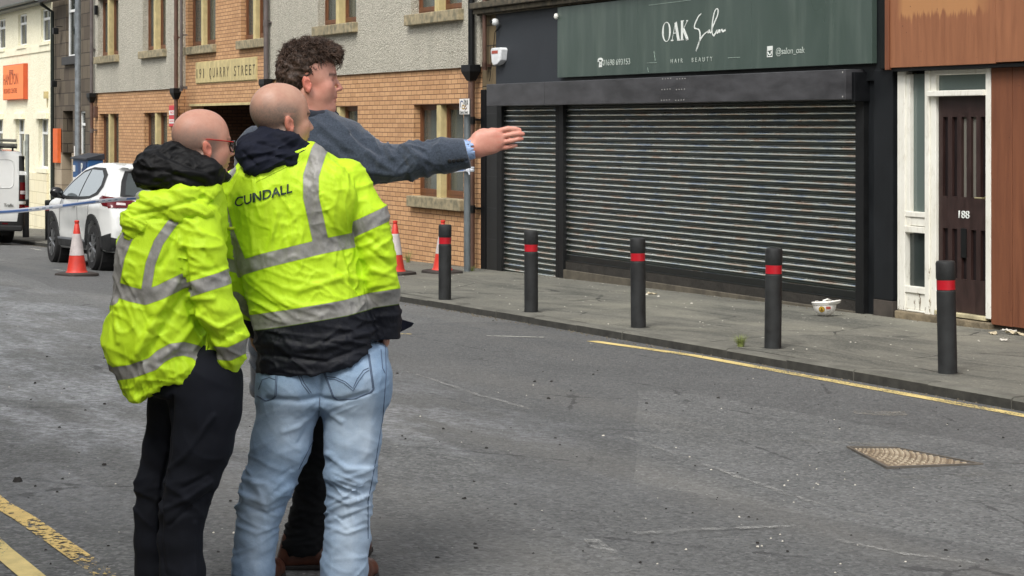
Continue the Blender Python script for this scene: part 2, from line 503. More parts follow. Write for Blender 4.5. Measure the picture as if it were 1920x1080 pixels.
g = mb.build('litter', CHALK); g['kind'] = 'stuff'; g['label'] = 'tiny pale chips and scraps scattered on pavement and road'; g['category'] = 'litter'

# a few larger scraps by the last doorway, each its own thing
def scrap(px, py, lx, ly, rot, col, label, name='paper_scrap'):
    L, n, z = ground_px(px, py)
    mb = MB(); k = 7; rn = random.Random(int(px))
    c, s_ = math.cos(rot), math.sin(rot); vs = []
    for i in range(k):
        for j in range(4):
            u = (i / (k - 1) - .5) * lx * (1 + rn.uniform(-.08, .08)); v = (j / 3 - .5) * ly * (1 + rn.uniform(-.3, .3))
            vs.append((L + u * c - v * s_, -n + u * s_ + v * c, z + .006 + abs(rn.gauss(0, .012))))
    fs = [(i * 4 + j, (i + 1) * 4 + j, (i + 1) * 4 + j + 1, i * 4 + j + 1) for i in range(k - 1) for j in range(3)]
    mb.add(vs, fs)
    o = mb.build(name, col, org=(L, -n, z)); m = o.modifiers.new('thick', 'SOLIDIFY'); m.thickness = .004
    return tag(o, label, 'litter')
PAPER = mk('paper', srgb(200, 196, 186), .8, var=.15)
PLAS = mk('plaster_chunk', srgb(190, 178, 150), .9, var=.3)
scrap(1893, 622, .16, .035, .3, PAPER, 'long white broken splinter lying below the brown boarded doorway', 'white_splinter')
scrap(1862, 627, .13, .06, -.5, PLAS, 'pale crumbled plaster scrap left of the long white splinter', 'plaster_scrap')
scrap(1905, 628, .22, .07, .1, PLAS, 'flattened buff wrapper beneath the long white splinter', 'wrapper')
scrap(1883, 640, .08, .04, .9, PAPER, 'small torn paper piece on the pavement in front of the plaster scraps', 'paper_scrap')
scrap(1222, 552, .16, .05, .2, PLAS, 'crumpled beige wrapper behind the middle bollard at the foot of the shutter', 'wrapper')
scrap(604, 964, .05, .085, 1.2, PLAS, 'flat tan cardboard scrap lying on the road behind the jeans legs', 'cardboard_scrap')

# weed tuft on the pavement
def tuft(px, py, label, h=.1, n_=70, sp=.05, seed=1, extra=0):
    wb = .0022
    L, n, z = ground_px(px, py); rn = random.Random(seed); mb = MB()
    for _ in range(n_):
        a = rn.uniform(0, 6.28); r = rn.uniform(0, sp); hh = h * rn.uniform(.5, 1.1); ln = rn.uniform(.1, 1.0) * h * 1.0
        x0, y0 = L + r * math.cos(a) * .35, -n + r * math.sin(a) * .35
        w = wb; ca, sa = math.cos(a), math.sin(a); pts = []
        for k in range(4):
            t = k / 3; pts.append((x0 + ca * ln * t * t, y0 + sa * ln * t * t, z + hh * t * (1.15 - .15 * t)))
        vs = []
        for k, p in enumerate(pts):
            ww = w * (1 - k / 3.2); vs += [(p[0] - sa * ww, p[1] + ca * ww, p[2]), (p[0] + sa * ww, p[1] - ca * ww, p[2])]
        mb.add(vs, [(0, 1, 3, 2), (2, 3, 5, 4), (4, 5, 7, 6)])
    return tag(mb.build('weed', WEED, org=(L, -n, z)), label, 'weed')
WEED = mk('weed_green', srgb(140, 152, 84), .8, var=.4, vscale=20)
WEED.node_tree.nodes['Principled BSDF'].inputs['Subsurface Weight'].default_value = .0
tuft(1389, 650, 'small spiky green weed growing from the pavement between two bollards', .10, 220, .085, 2)
tuft(765, 492, 'leafy weed growing against the brick wall beside the tall cone', .2, 90, .1, 3)
tuft(708, 0 + 480, 'tiny weed at the foot of the brick wall hidden by the jacket', .1, 20, .05, 4) if False else None
tuft(885, 508, 'low weed at the foot of the drainpipe beside the dark shopfront', .09, 60, .12, 5)

# manhole cover in the road
def manhole():
    pts = [(1592, 841), (1680, 842), (1834, 872), (1665, 878)]
    q = [ground_px(*p) for p in pts]
    Ls = [a[0] for a in q]; ns = [a[1] for a in q]
    cL, cn = sum(Ls) / 4, sum(ns) / 4
    z = gz(cL, cn)
    root = thing('manhole_cover', 'rusty pale checkered iron cover set slanting in the road surface', 'manhole cover', (cL, -cn, z))
    def P(a, b, zz):  # bilinear
        x = (1 - a) * (1 - b) * Ls[0] + a * (1 - b) * Ls[1] + a * b * Ls[2] + (1 - a) * b * Ls[3]
        n = (1 - a) * (1 - b) * ns[0] + a * (1 - b) * ns[1] + a * b * ns[2] + (1 - a) * b * ns[3]
        return (x, -n, gz(x, n) + zz)
    iron = mk('cover_iron', srgb(186, 176, 156), .65, .2, var=.35, vscale=7, col2=srgb(140, 122, 100), bstr=.4)
    ring = mk('cover_frame_iron', srgb(112, 106, 98), .6, .3, var=.3)
    mb = MB(); mb.quad(P(.03, .03, .004), P(.97, .03, .004), P(.97, .97, .004), P(.03, .97, .004))
    mb.build('cover', mk('cover_plate_worn', srgb(128, 114, 94), .7, .1, var=.4, vscale=6, col2=srgb(92, 78, 62)), root); mb = MB()
    K = 11
    for i in range(K):
        for j in range(K):
            a, b = .08 + .84 * i / (K - 1), .08 + .84 * j / (K - 1); s = .022; t = .042
            da, db = (t, s * .5) if (i + j) % 2 else (s * .5, t)
            c8 = [P(a - da * .6, b - db * .6, .004), P(a + da * .6, b - db * .6, .004), P(a + da * .6, b + db * .6, .004), P(a - da * .6, b + db * .6, .004)]
            c8 += [P(a - da * .4, b - db * .4, .010), P(a + da * .4, b - db * .4, .010), P(a + da * .4, b + db * .4, .012), P(a - da * .4, b + db * .4, .010)]
            mb.add(c8, [(4, 5, 6, 7), (0, 1, 5, 4), (1, 2, 6, 5), (2, 3, 7, 6), (3, 0, 4, 7)])
    mb.build('checker_pattern', iron, root)
    mb = MB()
    for (a0, b0, a1, b1) in ((-.03, -.03, 1.03, -.0), (-.03, 1.0, 1.03, 1.03), (-.03, 0, 0, 1.0), (1.0, 0, 1.03, 1.0)):
        lo = [P(a0, b0, .0), P(a1, b0, .0), P(a1, b1, .0), P(a0, b1, .0)]; hi = [P(a0, b0, .012), P(a1, b0, .012), P(a1, b1, .012), P(a0, b1, .012)]
        mb.add(lo + hi, [(4, 5, 6, 7), (0, 1, 5, 4), (1, 2, 6, 5), (2, 3, 7, 6), (3, 0, 4, 7)])
    mb.build('frame', ring, root)
manhole()
strip('road_patch', gp((1500, 826), (1600, 832), (1700, 834), (1840, 858), (1900, 878)), .10, scuff('patch_edge', srgb(150, 147, 136)), .003, .1, .02)
strip('road_patch', gp((1600, 772), (1700, 777)), .22, scuff('patch_edge_b', srgb(156, 150, 138)), .003, .1, .03)
strip('road_patch', gp((1640, 892), (1760, 896), (1850, 888)), .10, scuff('patch_edge_c', srgb(150, 147, 136), .4), .003, .1, .02)
# ------------------------------------------------------------------ building materials
def brick_mat(name, c1, c2, mortar, bw=.225, rh=.075, ms=.009, off=.5, bumpy=.6, tint=None, squash=1.0):
    t = NT(name); c = t.coord('Object')
    s = t.new('ShaderNodeSeparateXYZ'); t.link(c, s.inputs[0])
    x = t.math('ADD', s.outputs[0], s.outputs[1])
    cb = t.new('ShaderNodeCombineXYZ'); t.link(x, cb.inputs[0]); t.link(s.outputs[2], cb.inputs[1])
    wn = t.noise(c, 5, 3); wv = t.math('MULTIPLY', t.math('SUBTRACT', wn, .5), .012)
    va = t.new('ShaderNodeVectorMath', operation='ADD'); t.link(cb.outputs[0], va.inputs[0])
    cc = t.new('ShaderNodeCombineXYZ'); t.link(wv, cc.inputs[0]); t.link(wv, cc.inputs[1]); t.link(cc.outputs[0], va.inputs[1])
    b = t.new('ShaderNodeTexBrick'); b.offset = off; b.squash = squash
    b.inputs['Scale'].default_value = 1; b.inputs['Brick Width'].default_value = bw; b.inputs['Row Height'].default_value = rh
    b.inputs['Mortar Size'].default_value = ms; b.inputs['Mortar Smooth'].default_value = .25; b.inputs['Bias'].default_value = -.1
    b.inputs['Color1'].default_value = (*c1, 1); b.inputs['Color2'].default_value = (*c2, 1); b.inputs['Mortar'].default_value = (*mortar, 1)
    t.link(va.outputs[0], b.inputs['Vector'])
    n = t.noise(c, 30, 5, .65); n2 = t.noise(c, 1.2, 5, .6)
    base = t.mix(t.ramp(n, .3, .75, 0, .35), b.outputs['Color'], tuple(v * .6 for v in c2))
    base = t.mix(t.ramp(n2, .5, .75, 0, .4), base, tint or tuple(v * .62 for v in c2))
    h = t.math('SUBTRACT', t.math('MULTIPLY', n, .25), b.outputs['Fac'])
    return t.out(base, .88, 0, t.bump(h, bumpy, .008))
BRICK = brick_mat('buff_brick', srgb(208, 164, 120), srgb(186, 142, 100), srgb(112, 82, 62), ms=.0072, tint=srgb(152, 116, 88))
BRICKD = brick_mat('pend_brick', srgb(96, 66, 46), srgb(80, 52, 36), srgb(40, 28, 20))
STONE = brick_mat('sandstone_block', srgb(108, 98, 82), srgb(74, 64, 54), srgb(58, 50, 42), .52, .34, .014, .37, .8, srgb(52, 44, 38))
STONEL = brick_mat('pale_stone_block', srgb(176, 162, 140), srgb(160, 144, 122), srgb(110, 98, 84), .6, .42, .012, .4, .6)
UPSTONE = brick_mat('upper_sandstone', srgb(120, 104, 76), srgb(98, 86, 66), srgb(60, 52, 40), .5, .3, .012, .4, .8, srgb(50, 48, 38))
def harl(name, a, b, sc=48, stren=.9, streak=.3):
    t = NT(name); c = t.coord('Object')
    v = t.voro(c, sc, feature='SMOOTH_F1'); n = t.noise(c, sc * .8, 4, .6); n2 = t.noise(c, .9, 5, .6)
    h = t.math('ADD', t.math('MULTIPLY', v, -1.0), n)
    base = t.mix(t.ramp(n, .35, .65), a, b)
    base = t.mix(t.ramp(n2, .45, .75, 0, .35), base, tuple(x * .8 for x in a))
    base = t.mix(t.ramp(t.noise(t.coord('Object', scale=(4, 4, .35)), 1.0, 5), .55, .8, 0, streak), base, tuple(x * .6 for x in a))
    return t.out(base, .95, 0, t.bump(h, stren, .02))
HARL = harl('grey_roughcast', srgb(160, 156, 142), srgb(198, 194, 180))
CREAMH = harl('cream_roughcast', srgb(226, 220, 190), srgb(245, 241, 218), 30, .5, .12)
CREAM = mk('cream_paint', srgb(240, 235, 208), .8, var=.12, vscale=2)
SILLM = mk('sandstone_sill', srgb(168, 154, 124), .9, var=.35, vscale=8, col2=srgb(112, 108, 88), streak=.3)
MULL = mk('cream_mullion', srgb(202, 186, 136), .85, var=.2, streak=.35)
TIMB = mk('brown_window_timber', srgb(112, 72, 46), .5, var=.35, stretch=(6, 6, 1.0), vscale=5)
UPVC = mk('white_window_frame', srgb(232, 234, 232), .35, var=.05)
NET = mk('net_curtain', srgb(176, 178, 168), .95, var=.25, vscale=2, stretch=(14, 14, .6), bscale=20, bstr=.2)
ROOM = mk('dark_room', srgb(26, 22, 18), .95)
IRON = mk('black_iron', srgb(20, 21, 22), .45, var=.3)
IRONB = mk('brown_iron', srgb(96, 70, 58), .55, var=.3, streak=.3)
IRONG = mk('grey_pipe_paint', srgb(98, 90, 88), .5, var=.25)
SLATE = mk('roof_slate', srgb(84, 80, 74), .8, var=.4, vscale=3, stretch=(1, 3, 1))
DARKP = mk('charcoal_paint', srgb(26, 29, 31), .5, var=.3, vscale=3, streak=.35, bscale=40, bstr=.2)
for _m in (DARKP, IRON): _m.node_tree.nodes['Principled BSDF'].inputs['Specular IOR Level'].default_value = .3
def glass(name, tint=(.5, .55, .52), mixv=.45):
    t = NT(name); c = t.coord('Object')
    t.out(tint, .06, 0, t.bump(t.noise(c, 2.2, 2), .05, .01))
    t.b.inputs['Specular IOR Level'].default_value = .8
    tr = t.new('ShaderNodeBsdfTransparent'); mx = t.new('ShaderNodeMixShader'); mx.inputs[0].default_value = mixv
    t.link(t.b.outputs[0], mx.inputs[1]); t.link(tr.outputs[0], mx.inputs[2]); t.link(mx.outputs[0], t.n['Material Output'].inputs['Surface'])
    return t.m
GLASS = glass('window_glass', srgb(92, 98, 92), .55)
GLASSD = glass('dark_glass', srgb(52, 60, 58), .25)

def wall_face(mb, x0, x1, z0, z1, holes, y, rev=.12, back=None):
    """front face of a wall with openings and their reveals"""
    xs = sorted({x0, x1} | {h[0] for h in holes} | {h[1] for h in holes}); zs = sorted({z0, z1} | {h[2] for h in holes} | {h[3] for h in holes})
    xs = [v for v in xs if x0 <= v <= x1]; zs = [v for v in zs if z0 <= v <= z1]
    for a, b in zip(xs[:-1], xs[1:]):
        for c, d in zip(zs[:-1], zs[1:]):
            mx_, mz = (a + b) / 2, (c + d) / 2
            if any(h[0] < mx_ < h[1] and h[2] < mz < h[3] for h in holes): continue
            mb.quad((a, y, c), (b, y, c), (b, y, d), (a, y, d))
    for h in holes:
        a, b, c, d = h[:4]; yb = y + (h[4] if len(h) > 4 else rev)
        mb.quad((a, y, c), (a, yb, c), (a, yb, d), (a, y, d)); mb.quad((b, y, c), (b, yb, c), (b, yb, d), (b, y, d))
        mb.quad((a, y, c), (b, y, c), (b, yb, c), (a, yb, c)); mb.quad((a, y, d), (b, y, d), (b, yb, d), (a, yb, d))
def shell(mb, x0, x1, z0, z1, y, depth):
    """sides, back and top of a building behind its front face"""
    yb = y + depth
    mb.quad((x0, y, z0), (x0, yb, z0), (x0, yb, z1), (x0, y, z1)); mb.quad((x1, y, z0), (x1, yb, z0), (x1, yb, z1), (x1, y, z1))
    mb.quad((x0, yb, z0), (x1, yb, z0), (x1, yb, z1), (x0, yb, z1)); mb.quad((x0, y, z1), (x1, y, z1), (x1, yb, z1), (x0, yb, z1))

def frame_ring(mb, a, b, c, d, y0, y1, w):
    mb.box(a, a + w, y0, y1, c, d); mb.box(b - w, b, y0, y1, c, d)
    mb.box(a + w, b - w, y0, y1, c, c + w); mb.box(a + w, b - w, y0, y1, d - w, d)

def twin_window(root, a, b, c, d, y, rev=.13, sill=True, sash=True, dark=0):
    """paired timber lights either side of a cream stone mullion"""
    m = (a + b) / 2; mw = .075; yf = y + rev
    mb = MB(); mb.box(m - mw, m + mw, y + .012, yf + .05, c, d); mb.build('mullion', MULL, root, bevel=.006)
    for (p, q) in ((a, m - mw), (m + mw, b)):
        mb = MB(); frame_ring(mb, p + .002, q - .002, c + .002, d - .002, yf - .035, yf + .04, .05)
        frame_ring(mb, p + .05, q - .05, c + .05, d - .05, yf - .015, yf + .03, .035)
        mb.box(p + .05, q - .05, yf - .04, yf, c + .05, c + .12)
        f = mb.build('window_frame', TIMB, root, bevel=.004)
        mb = MB(); mb.box(p + .08, q - .08, yf + .002, yf + .010, c + .1, d - .08); mb.build('pane', GLASS, root)
        if not dark:
            mb = MB(); K = 24; x0, x1 = p + .06, q - .06; pts = []
            for i in range(K + 1):
                x = x0 + (x1 - x0) * i / K; yy = yf + .075 + .012 * math.sin(i * 1.9) + .006 * math.sin(i * 4.1)
                pts.append((x, yy))
            for i in range(K): mb.quad((pts[i][0], pts[i][1], c + .06), (pts[i + 1][0], pts[i + 1][1], c + .06), (pts[i + 1][0], pts[i + 1][1], d - .05), (pts[i][0], pts[i][1], d - .05))
            mb.build('curtain', NET, root, smooth=True)
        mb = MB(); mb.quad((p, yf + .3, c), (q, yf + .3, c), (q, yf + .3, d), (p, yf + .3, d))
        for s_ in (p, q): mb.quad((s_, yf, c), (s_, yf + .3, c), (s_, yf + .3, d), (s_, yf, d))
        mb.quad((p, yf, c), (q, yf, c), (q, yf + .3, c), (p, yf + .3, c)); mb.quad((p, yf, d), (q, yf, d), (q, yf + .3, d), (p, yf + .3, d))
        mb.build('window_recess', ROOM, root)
    if sill:
        mb = MB(); mb.box(a - .07, b + .07, y - .10, y + rev + .02, c - .17, c + .004); mb.build('sill', SILLM, root, bevel=.012)

# ------------------------------------------------------------------ buff brick and roughcast flats
Z0 = -3.2
Lb0, Lb1 = LX(173), LX(904)
zrl, zrr = HZ(250, 170.7), HZ(760, 133.5)
NB = -.22
Lby0, Lby1 = LX(348, NB), LX(494.5, .04)
def hole(pl, pr, pt, pbm, n=0):
    return [LX(pl, n), LX(pr, n), HZ(pl, pbm, n), HZ(pl, pt, n)]
EAVE = 5.75
fl = thing('apartment_building', 'flats of buff brick below grey roughcast with brown timber windows and a dark pend entry', 'building', (Lb0, 0, gz(Lb0, 0)))
w1 = hole(775.4, 869, 196.5, 367)
ww = w1[1] - w1[0]
w2 = [LX(670.5) - ww, LX(670.5), w1[2], w1[3]]
wl1 = hole(186, 222.5, 213.7, 330); wl1[2] = wl1[3] - (w1[3] - w1[2])
wl2 = hole(269.5, 313.6, 211.4, 330); wl2[2] = wl2[3] - (w1[3] - w1[2])
ub, ue = HZ(186, 107.5), HZ(775, 29)
u1 = [LX(186), LX(225), ub, ub + 1.45]; u2 = [LX(270.5), LX(314), ub, ub + 1.45]
u3 = [LX(600), LX(672), ue, ue + 1.45]; u4 = [LX(775), LX(870.5), ue, ue + 1.45]
ub3 = HZ(354, 89, NB)
u5 = [LX(353, NB), LX(404, NB), ub3, ub3 + 1.45]; u6 = [LX(452, NB), LX(500, NB), ub3, ub3 + 1.45]
if u6[1] > Lby1 - .02: u6[1] = Lby1 - .02
# lower brick
mb = MB()
wall_face(mb, Lb0, Lby0, Z0, zrl, [wl1 + [.16], wl2 + [.16]], 0)
wall_face(mb, Lby1, Lb1, Z0, zrr, [w2 + [.16], w1 + [.16]], 0)
shell(mb, Lb0, Lb1, Z0, EAVE, .5, 7)
mb.quad((Lb0, 0, Z0), (Lb0, .5, Z0), (Lb0, .5, zrl), (Lb0, 0, zrl)); mb.quad((Lb1, 0, Z0), (Lb1, .5, Z0), (Lb1, .5, zrr), (Lb1, 0, zrr))
# recessed bay: side returns, wall over the pend, one pier
pl, pr_ = LX(357, NB), Lby1 - .03
pt = HZ(357, 195, NB)
wall_face(mb, Lby0, Lby1, Z0, EAVE, [u5 + [.14], u6 + [.14], [pl, pr_, Z0, pt, .3]], -NB)
mb.quad((Lby0, 0, Z0), (Lby0, -NB, Z0), (Lby0, -NB, zrl), (Lby0, 0, zrl)); mb.quad((Lby1, 0, Z0), (Lby1, -NB, Z0), (Lby1, -NB, zrr), (Lby1, 0, zrr))
mb.build('brick_wall', BRICK, fl)
# upper roughcast, set 4 cm proud
mb = None
for (a, b, z, hs_) in ((Lb0, Lby0, zrl, [u1, u2]), (Lby1, Lb1, zrr, [u3, u4])):
    mb = MB(); wall_face(mb, a, b, z, EAVE, [h + [.17] for h in hs_], -.04)
    mb.quad((a, -.04, z), (b, -.04, z), (b, .0, z), (a, .0, z))
    for x in (a, b): mb.quad((x, -.04, z), (x, -NB, z), (x, -NB, EAVE), (x, -.04, EAVE))
    mb.build('roughcast_wall', HARL, fl)
mb = MB(); mb.box(pl - .3, pr_ + .3, -NB + .31, 6.8, pt, pt + .1); mb.box(pl - .1, pl, -NB + .31, 6.8, Z0, pt); mb.box(pr_, pr_ + .1, -NB + .31, 6.8, Z0, pt); mb.box(pl, pr_, 6.6, 6.8, Z0, pt)
mb.build('pend_passage', BRICKD, fl)
mb = MB(); mb.box(pl - .05, pr_ + .02, -NB - .015, -NB + .2, pt - .05, pt); mb.build('lintel', MULL, fl)
for h_ in (wl1, wl2, w1, w2): twin_window(fl, *h_, 0, .15, sill=True)
for h_ in (u1, u2, u3, u4): twin_window(fl, *h_, -.04, .17, sill=True)
for h_ in (u5, u6): twin_window(fl, *h_, -NB, .14, sill=True)
mb = MB(); mb.prism([(0, 0)] * 3, 0, 0) if False else None
for a, b in ((Lb0, Lb1),):
    vs = [(a - .1, -.35, EAVE), (b + .1, -.35, EAVE), (b + .1, 3.9, EAVE + 2.6), (a - .1, 3.9, EAVE + 2.6), (b + .1, 8.1, EAVE), (a - .1, 8.1, EAVE)]
    mb.add(vs, [(0, 1, 2, 3), (3, 2, 4, 5), (0, 3, 5), (1, 4, 2)])
mb.build('roof', SLATE, fl)
# name board over the pend
mb = MB(); x0, x1 = LX(369, NB), LX(482.5, NB); z0, z1 = HZ(369, 156, NB), HZ(369, 118.5, NB); K = 17
for i in range(K):
    a, b = x0 + (x1 - x0) * i / K, x0 + (x1 - x0) * (i + 1) / K
    mb.box(a + .006, b - .006, -NB - .03, -NB - .003, z0, z1)
mb.box(x0 - .02, x1 + .02, -NB - .008, -NB - .002, z0 - .02, z1 + .02)
board = mb.build('name_board', MULL, fl, bevel=.003)
INK = mk('faded_ink', srgb(92, 84, 60), .9)
SIGNTXT = "191 QUARRY STREET"
for i, ch in enumerate(SIGNTXT):
    if ch == ' ': continue
    text_mesh(ch, .30, 'lettering', INK, fl, x0 + (x1 - x0) * (i + .5) / K, -NB - .034, (z0 + z1) / 2 - .03, width=(.045 if ch in '1I' else .13))
# rainwater pipes (each its own fitting)
def pipe(label, px, y_top, y_hop, r, ctop, cbot, n=.12, hop=True, y_bot=None, px2=None):
    L = LX(px, n); zt = min(EAVE, 5.7) if y_top is None else HZ(px, y_top, n); zh = HZ(px, y_hop, n)
    zbm = gz(L, n) if y_bot is None else HZ(px, y_bot, n)
    root = thing('drainpipe', label, 'drainpipe', (L, -n, zbm), 'drainpipes on the street fronts')
    mb = MB(); mb.tube([(L, -n, zh), (L, -n, zt)], r, 12)
    mb.build('upper_pipe', ctop, root, smooth=True, autosm=40)
    mb = MB(); mb.tube([(L, -n, zbm), (L, -n, zh)], r, 12)
    z = zbm + .9
    mb.build('lower_pipe', cbot, root, smooth=True, autosm=40)
    mb = MB()
    for z in (zt - .6, zh + (zt - zh) * .35, zbm + (zh - zbm) * .3, zbm + (zh - zbm) * .75):
        mb = MB(); mb.box(L - r * 1.9, L + r * 1.9, -n + r * .6, -.0, z, z + .03); mb.lathe([(r * 1.18, z - .05), (r * 1.18, z + .06)], (L, -n, 0), 12); mb.build('bracket', ctop, root)
    if hop:
        mb = MB(); a = .16
        vs = [(L - a, -n - .1, zh + .1), (L + a, -n - .1, zh + .1), (L + a, -.045, zh + .1), (L - a, -.045, zh + .1),
              (L - a, -n - .1, zh), (L + a, -n - .1, zh), (L + a, -.045, zh), (L - a, -.045, zh),
              (L - .06, -n - .05, zh - .14), (L + .06, -n - .05, zh - .14), (L + .06, -.07, zh - .14), (L - .06, -.07, zh - .14)]
        mb.add(vs, [(0, 1, 2, 3), (0, 4, 5, 1), (1, 5, 6, 2), (3, 2, 6, 7), (0, 3, 7, 4), (4, 8, 9, 5), (5, 9, 10, 6), (6, 10, 11, 7), (7, 11, 8, 4), (8, 11, 10, 9)])
        mb.build('hopper', IRON, root, bevel=.005)
    return root
pipe('mauve-brown drainpipe with black hopper where the old stone house meets the brick flats', 172, None, 182, .045, IRONG, IRONB)
pipe('brown drainpipe and black hopper beside the small red and white sign', 330, None, 174, .045, IRONB, IRONB)
pipe('thin pale drainpipe beside the recess, without any hopper', 340, None, 168, .03, IRONG, IRONG, hop=False, y_bot=163)
pipe('grey drainpipe behind the curly haired man, right of the pend name board', 499, None, 158, .05, IRONG, IRONG)
pipe('black drainpipe turning rusty brown below its hopper, behind the grey sign post', 884, None, 134, .05, IRON, IRONB)
pipe('rusty brown pipe running down the joint above the black shopfront corner', 908.5, None, 126, .032, IRONB, IRON, hop=False, n=.08, y_bot=123)

# small signs and fittings on the flats
RED = mk('red_sign', srgb(205, 62, 70), .5, var=.1); WHITE = mk('white_sign', srgb(232, 230, 226), .45, var=.06)
def red_sign():
    L0, L1 = LX(316, .06), LX(328, .06); z0, z1 = HZ(322, 237, .06), HZ(322, 197.5, .06)
    root = thing('wall_sign', 'small red and white striped notice on the brick beside the brown drainpipe', 'sign', (L0, -.03, z0))
    mb = MB(); mb.box(L0, L1, -.05, -.005, z0, z1); mb.build('plate', RED, root, bevel=.003)
    hh = (z1 - z0)
    for a, b in ((.14, .34), (.54, .76)):
        mb = MB(); mb.box(L0 + .015, L1 - .015, -.054, -.051, z0 + hh * a, z0 + hh * b); mb.build('white_band', WHITE, root)
    text_mesh('NO', .075, 'lettering', RED, root, (L0 + L1) / 2, -.056, z0 + hh * .65, width=(L1 - L0) * .5)
    text_mesh('ENTRY', .05, 'lettering', RED, root, (L0 + L1) / 2, -.056, z0 + hh * .24, width=(L1 - L0) * .75)
red_sign()
GALV = mk('galvanised_steel', srgb(118, 126, 130), .45, .4, var=.3, vscale=5, streak=.3)
def sign_post():
    n = .55; L = LX(876, n); zt = HZ(876, 186, n); g0 = gz(L, n)
    root = thing('sign_post', 'grey steel post with a small white notice, beside the black and rusty drainpipe', 'sign post', (L, -n, g0))
    mb = MB(); mb.lathe([(.048, g0), (.048, zt)], (L, -n, 0), 16); mb.build('post', GALV, root, smooth=True, autosm=40)
    a, b = LX(862.5, n + .06), LX(880.5, n + .06); z0, z1 = HZ(872, 214.5, n), HZ(872, 185.5, n); y = -n - .07
    mb = MB(); mb.box(a, b, y, y + .008, z0, z1); mb.build('sign_plate', WHITE, root, bevel=.002)
    BL = mk('notice_blue', srgb(60, 84, 130), .5); GR = mk('notice_grey', srgb(96, 102, 100), .5); OC = mk('notice_ochre', srgb(180, 150, 80), .5); BR = mk('notice_brown', srgb(120, 90, 76), .5)
    w_ = b - a; h = z1 - z0
    def q(x0, x1, zz0, zz1, m, nm='printed_mark'):
        mb = MB(); mb.box(a + w_ * x0, a + w_ * x1, y - .002, y - .0005, z0 + h * zz0, z0 + h * zz1); mb.build(nm, m, root)
    mb = MB(); mb.stroke([(a + w_ * x, z0 + h * z) for x, z in ((.12, .45), (.12, .78), (.2, .85), (.32, .85), (.36, .78))], .018, y - .002, y - .0005); mb.build('printed_mark', BL, root)
    mb = MB(); mb.stroke([(a + w_ * (.42 + .14 * math.cos(k * .63)), z0 + h * (.47 + .12 * math.sin(k * .63))) for k in range(11)], .02, y - .002, y - .0005); mb.build('printed_mark', OC, root)
    mb = MB(); mb.stroke([(a + w_ * x, z0 + h * z) for x, z in ((.72, .6), (.55, .42), (.62, .3), (.8, .42))], .02, y - .002, y - .0005); mb.build('printed_mark', BR, root)
    text_mesh('This is', .055, 'lettering', GR, root, a + w_ * .68, y - .002, z0 + h * .86, width=w_ * .45)
    text_mesh('YOUR', .05, 'lettering', GR, root, a + w_ * .68, y - .002, z0 + h * .68, width=w_ * .5)
    text_mesh('Quarry Street', .06, 'lettering', GR, root, a + w_ * .48, y - .002, z0 + h * .14, width=w_ * .82)
sign_post()
mb = MB(); L = LX(179, .05); z = HZ(179, 210, .05); mb.box(L - .06, L + .06, -.10, -.002, z - .14, z + .14)
tag(mb.build('vent_box', IRONB, bevel=.01, org=(L, 0, z)), 'small dark brown box low on the brick by the leftmost drainpipe', 'vent box')
mb = MB(); L = LX(182, .05); z = HZ(182, 19, .05); mb.box(L - .06, L + .06, -.12, -.042, z - .12, z + .12)
tag(mb.build('vent_box', IRON, bevel=.01, org=(L, 0, z)), 'small black box high on the roughcast by the leftmost drainpipe', 'vent box')

# ------------------------------------------------------------------ old dark stone house
Ls0, Ls1 = LX(98.5), Lb0 - .01
st = thing('stone_house', 'narrow house of dark weathered sandstone blocks between cream building and brick flats', 'building', (Ls0, 0, gz(Ls0, 0)))
zsill = HZ(125, 107)
sw = [LX(124), LX(145), zsill, zsill + 1.75]; sdw = [LX(118), LX(136.5), Z0, HZ(118, 208)]; sl = [LX(147.5), LX(160), HZ(148, 292), HZ(148, 208)]
mb = MB(); wall_face(mb, Ls0, Ls1, HZ(100, 285), 6.2, [sw + [.12], sdw[:2] + [HZ(100, 285), sdw[3]] + [.6], sl[:2] + [max(sl[2], HZ(100, 285)), sl[3]] + [.12]], .0); shell(mb, Ls0, Ls1, Z0, 6.2, .6, 7)
mb.build('wall', STONE, st)
zz = HZ(100, 285)
mb = MB(); wall_face(mb, Ls0, Ls1, Z0, zz, [sdw[:2] + [Z0, zz] + [.6]], -.03); mb.quad((Ls0, -.03, zz), (Ls1, -.03, zz), (Ls1, .0, zz), (Ls0, .0, zz)); mb.build('base_course', STONEL, st)
mb = MB(); mb.box(sdw[0], sdw[1], .5, .6, Z0, sdw[3]); mb.build('door', ROOM, st)  # near-black slab stands for the dark interior of the door opening
def white_window(root, a, b, c, d, y, rev=.1, top=.28, glassm=None, vert=True):
    yf = y + rev
    mb = MB(); frame_ring(mb, a + .002, b - .002, c + .002, d - .002, yf - .03, yf + .04, .055)
    zt = d - (d - c) * top
    mb.box(a + .05, b - .05, yf - .035, yf + .02, zt - .035, zt + .035)
    m = (a + b) / 2
    if vert: mb.box(m - .03, m + .03, yf - .033, yf + .02, zt + .03, d - .05)
    mb.build('window_frame', UPVC, root, bevel=.004)
    mb = MB(); mb.box(a + .05, b - .05, yf + .002, yf + .01, c + .05, d - .05); mb.build('pane', glassm or GLASSD, root)
    mb = MB(); K = 18; x0, x1 = a + .04, b - .04
    P_ = [(x0 + (x1 - x0) * i / K, yf + .1 + .015 * math.sin(i * 1.9)) for i in range(K + 1)]
    for i in range(K): mb.quad((*P_[i], c), (*P_[i + 1], c), (*P_[i + 1], d), (*P_[i], d))
    mb.build('curtain', NET, root, smooth=True)
white_window(st, *sw, 0, .1, .3, vert=False)
white_window(st, *sl, 0, .1, .3, vert=False)
mb = MB(); mb.box(sw[0] - .12, sw[1] + .12, -.1, .1, zsill - .22, zsill + .003); mb.build('sill', mk('dark_sill', srgb(62, 62, 62), .8), st, bevel=.01)
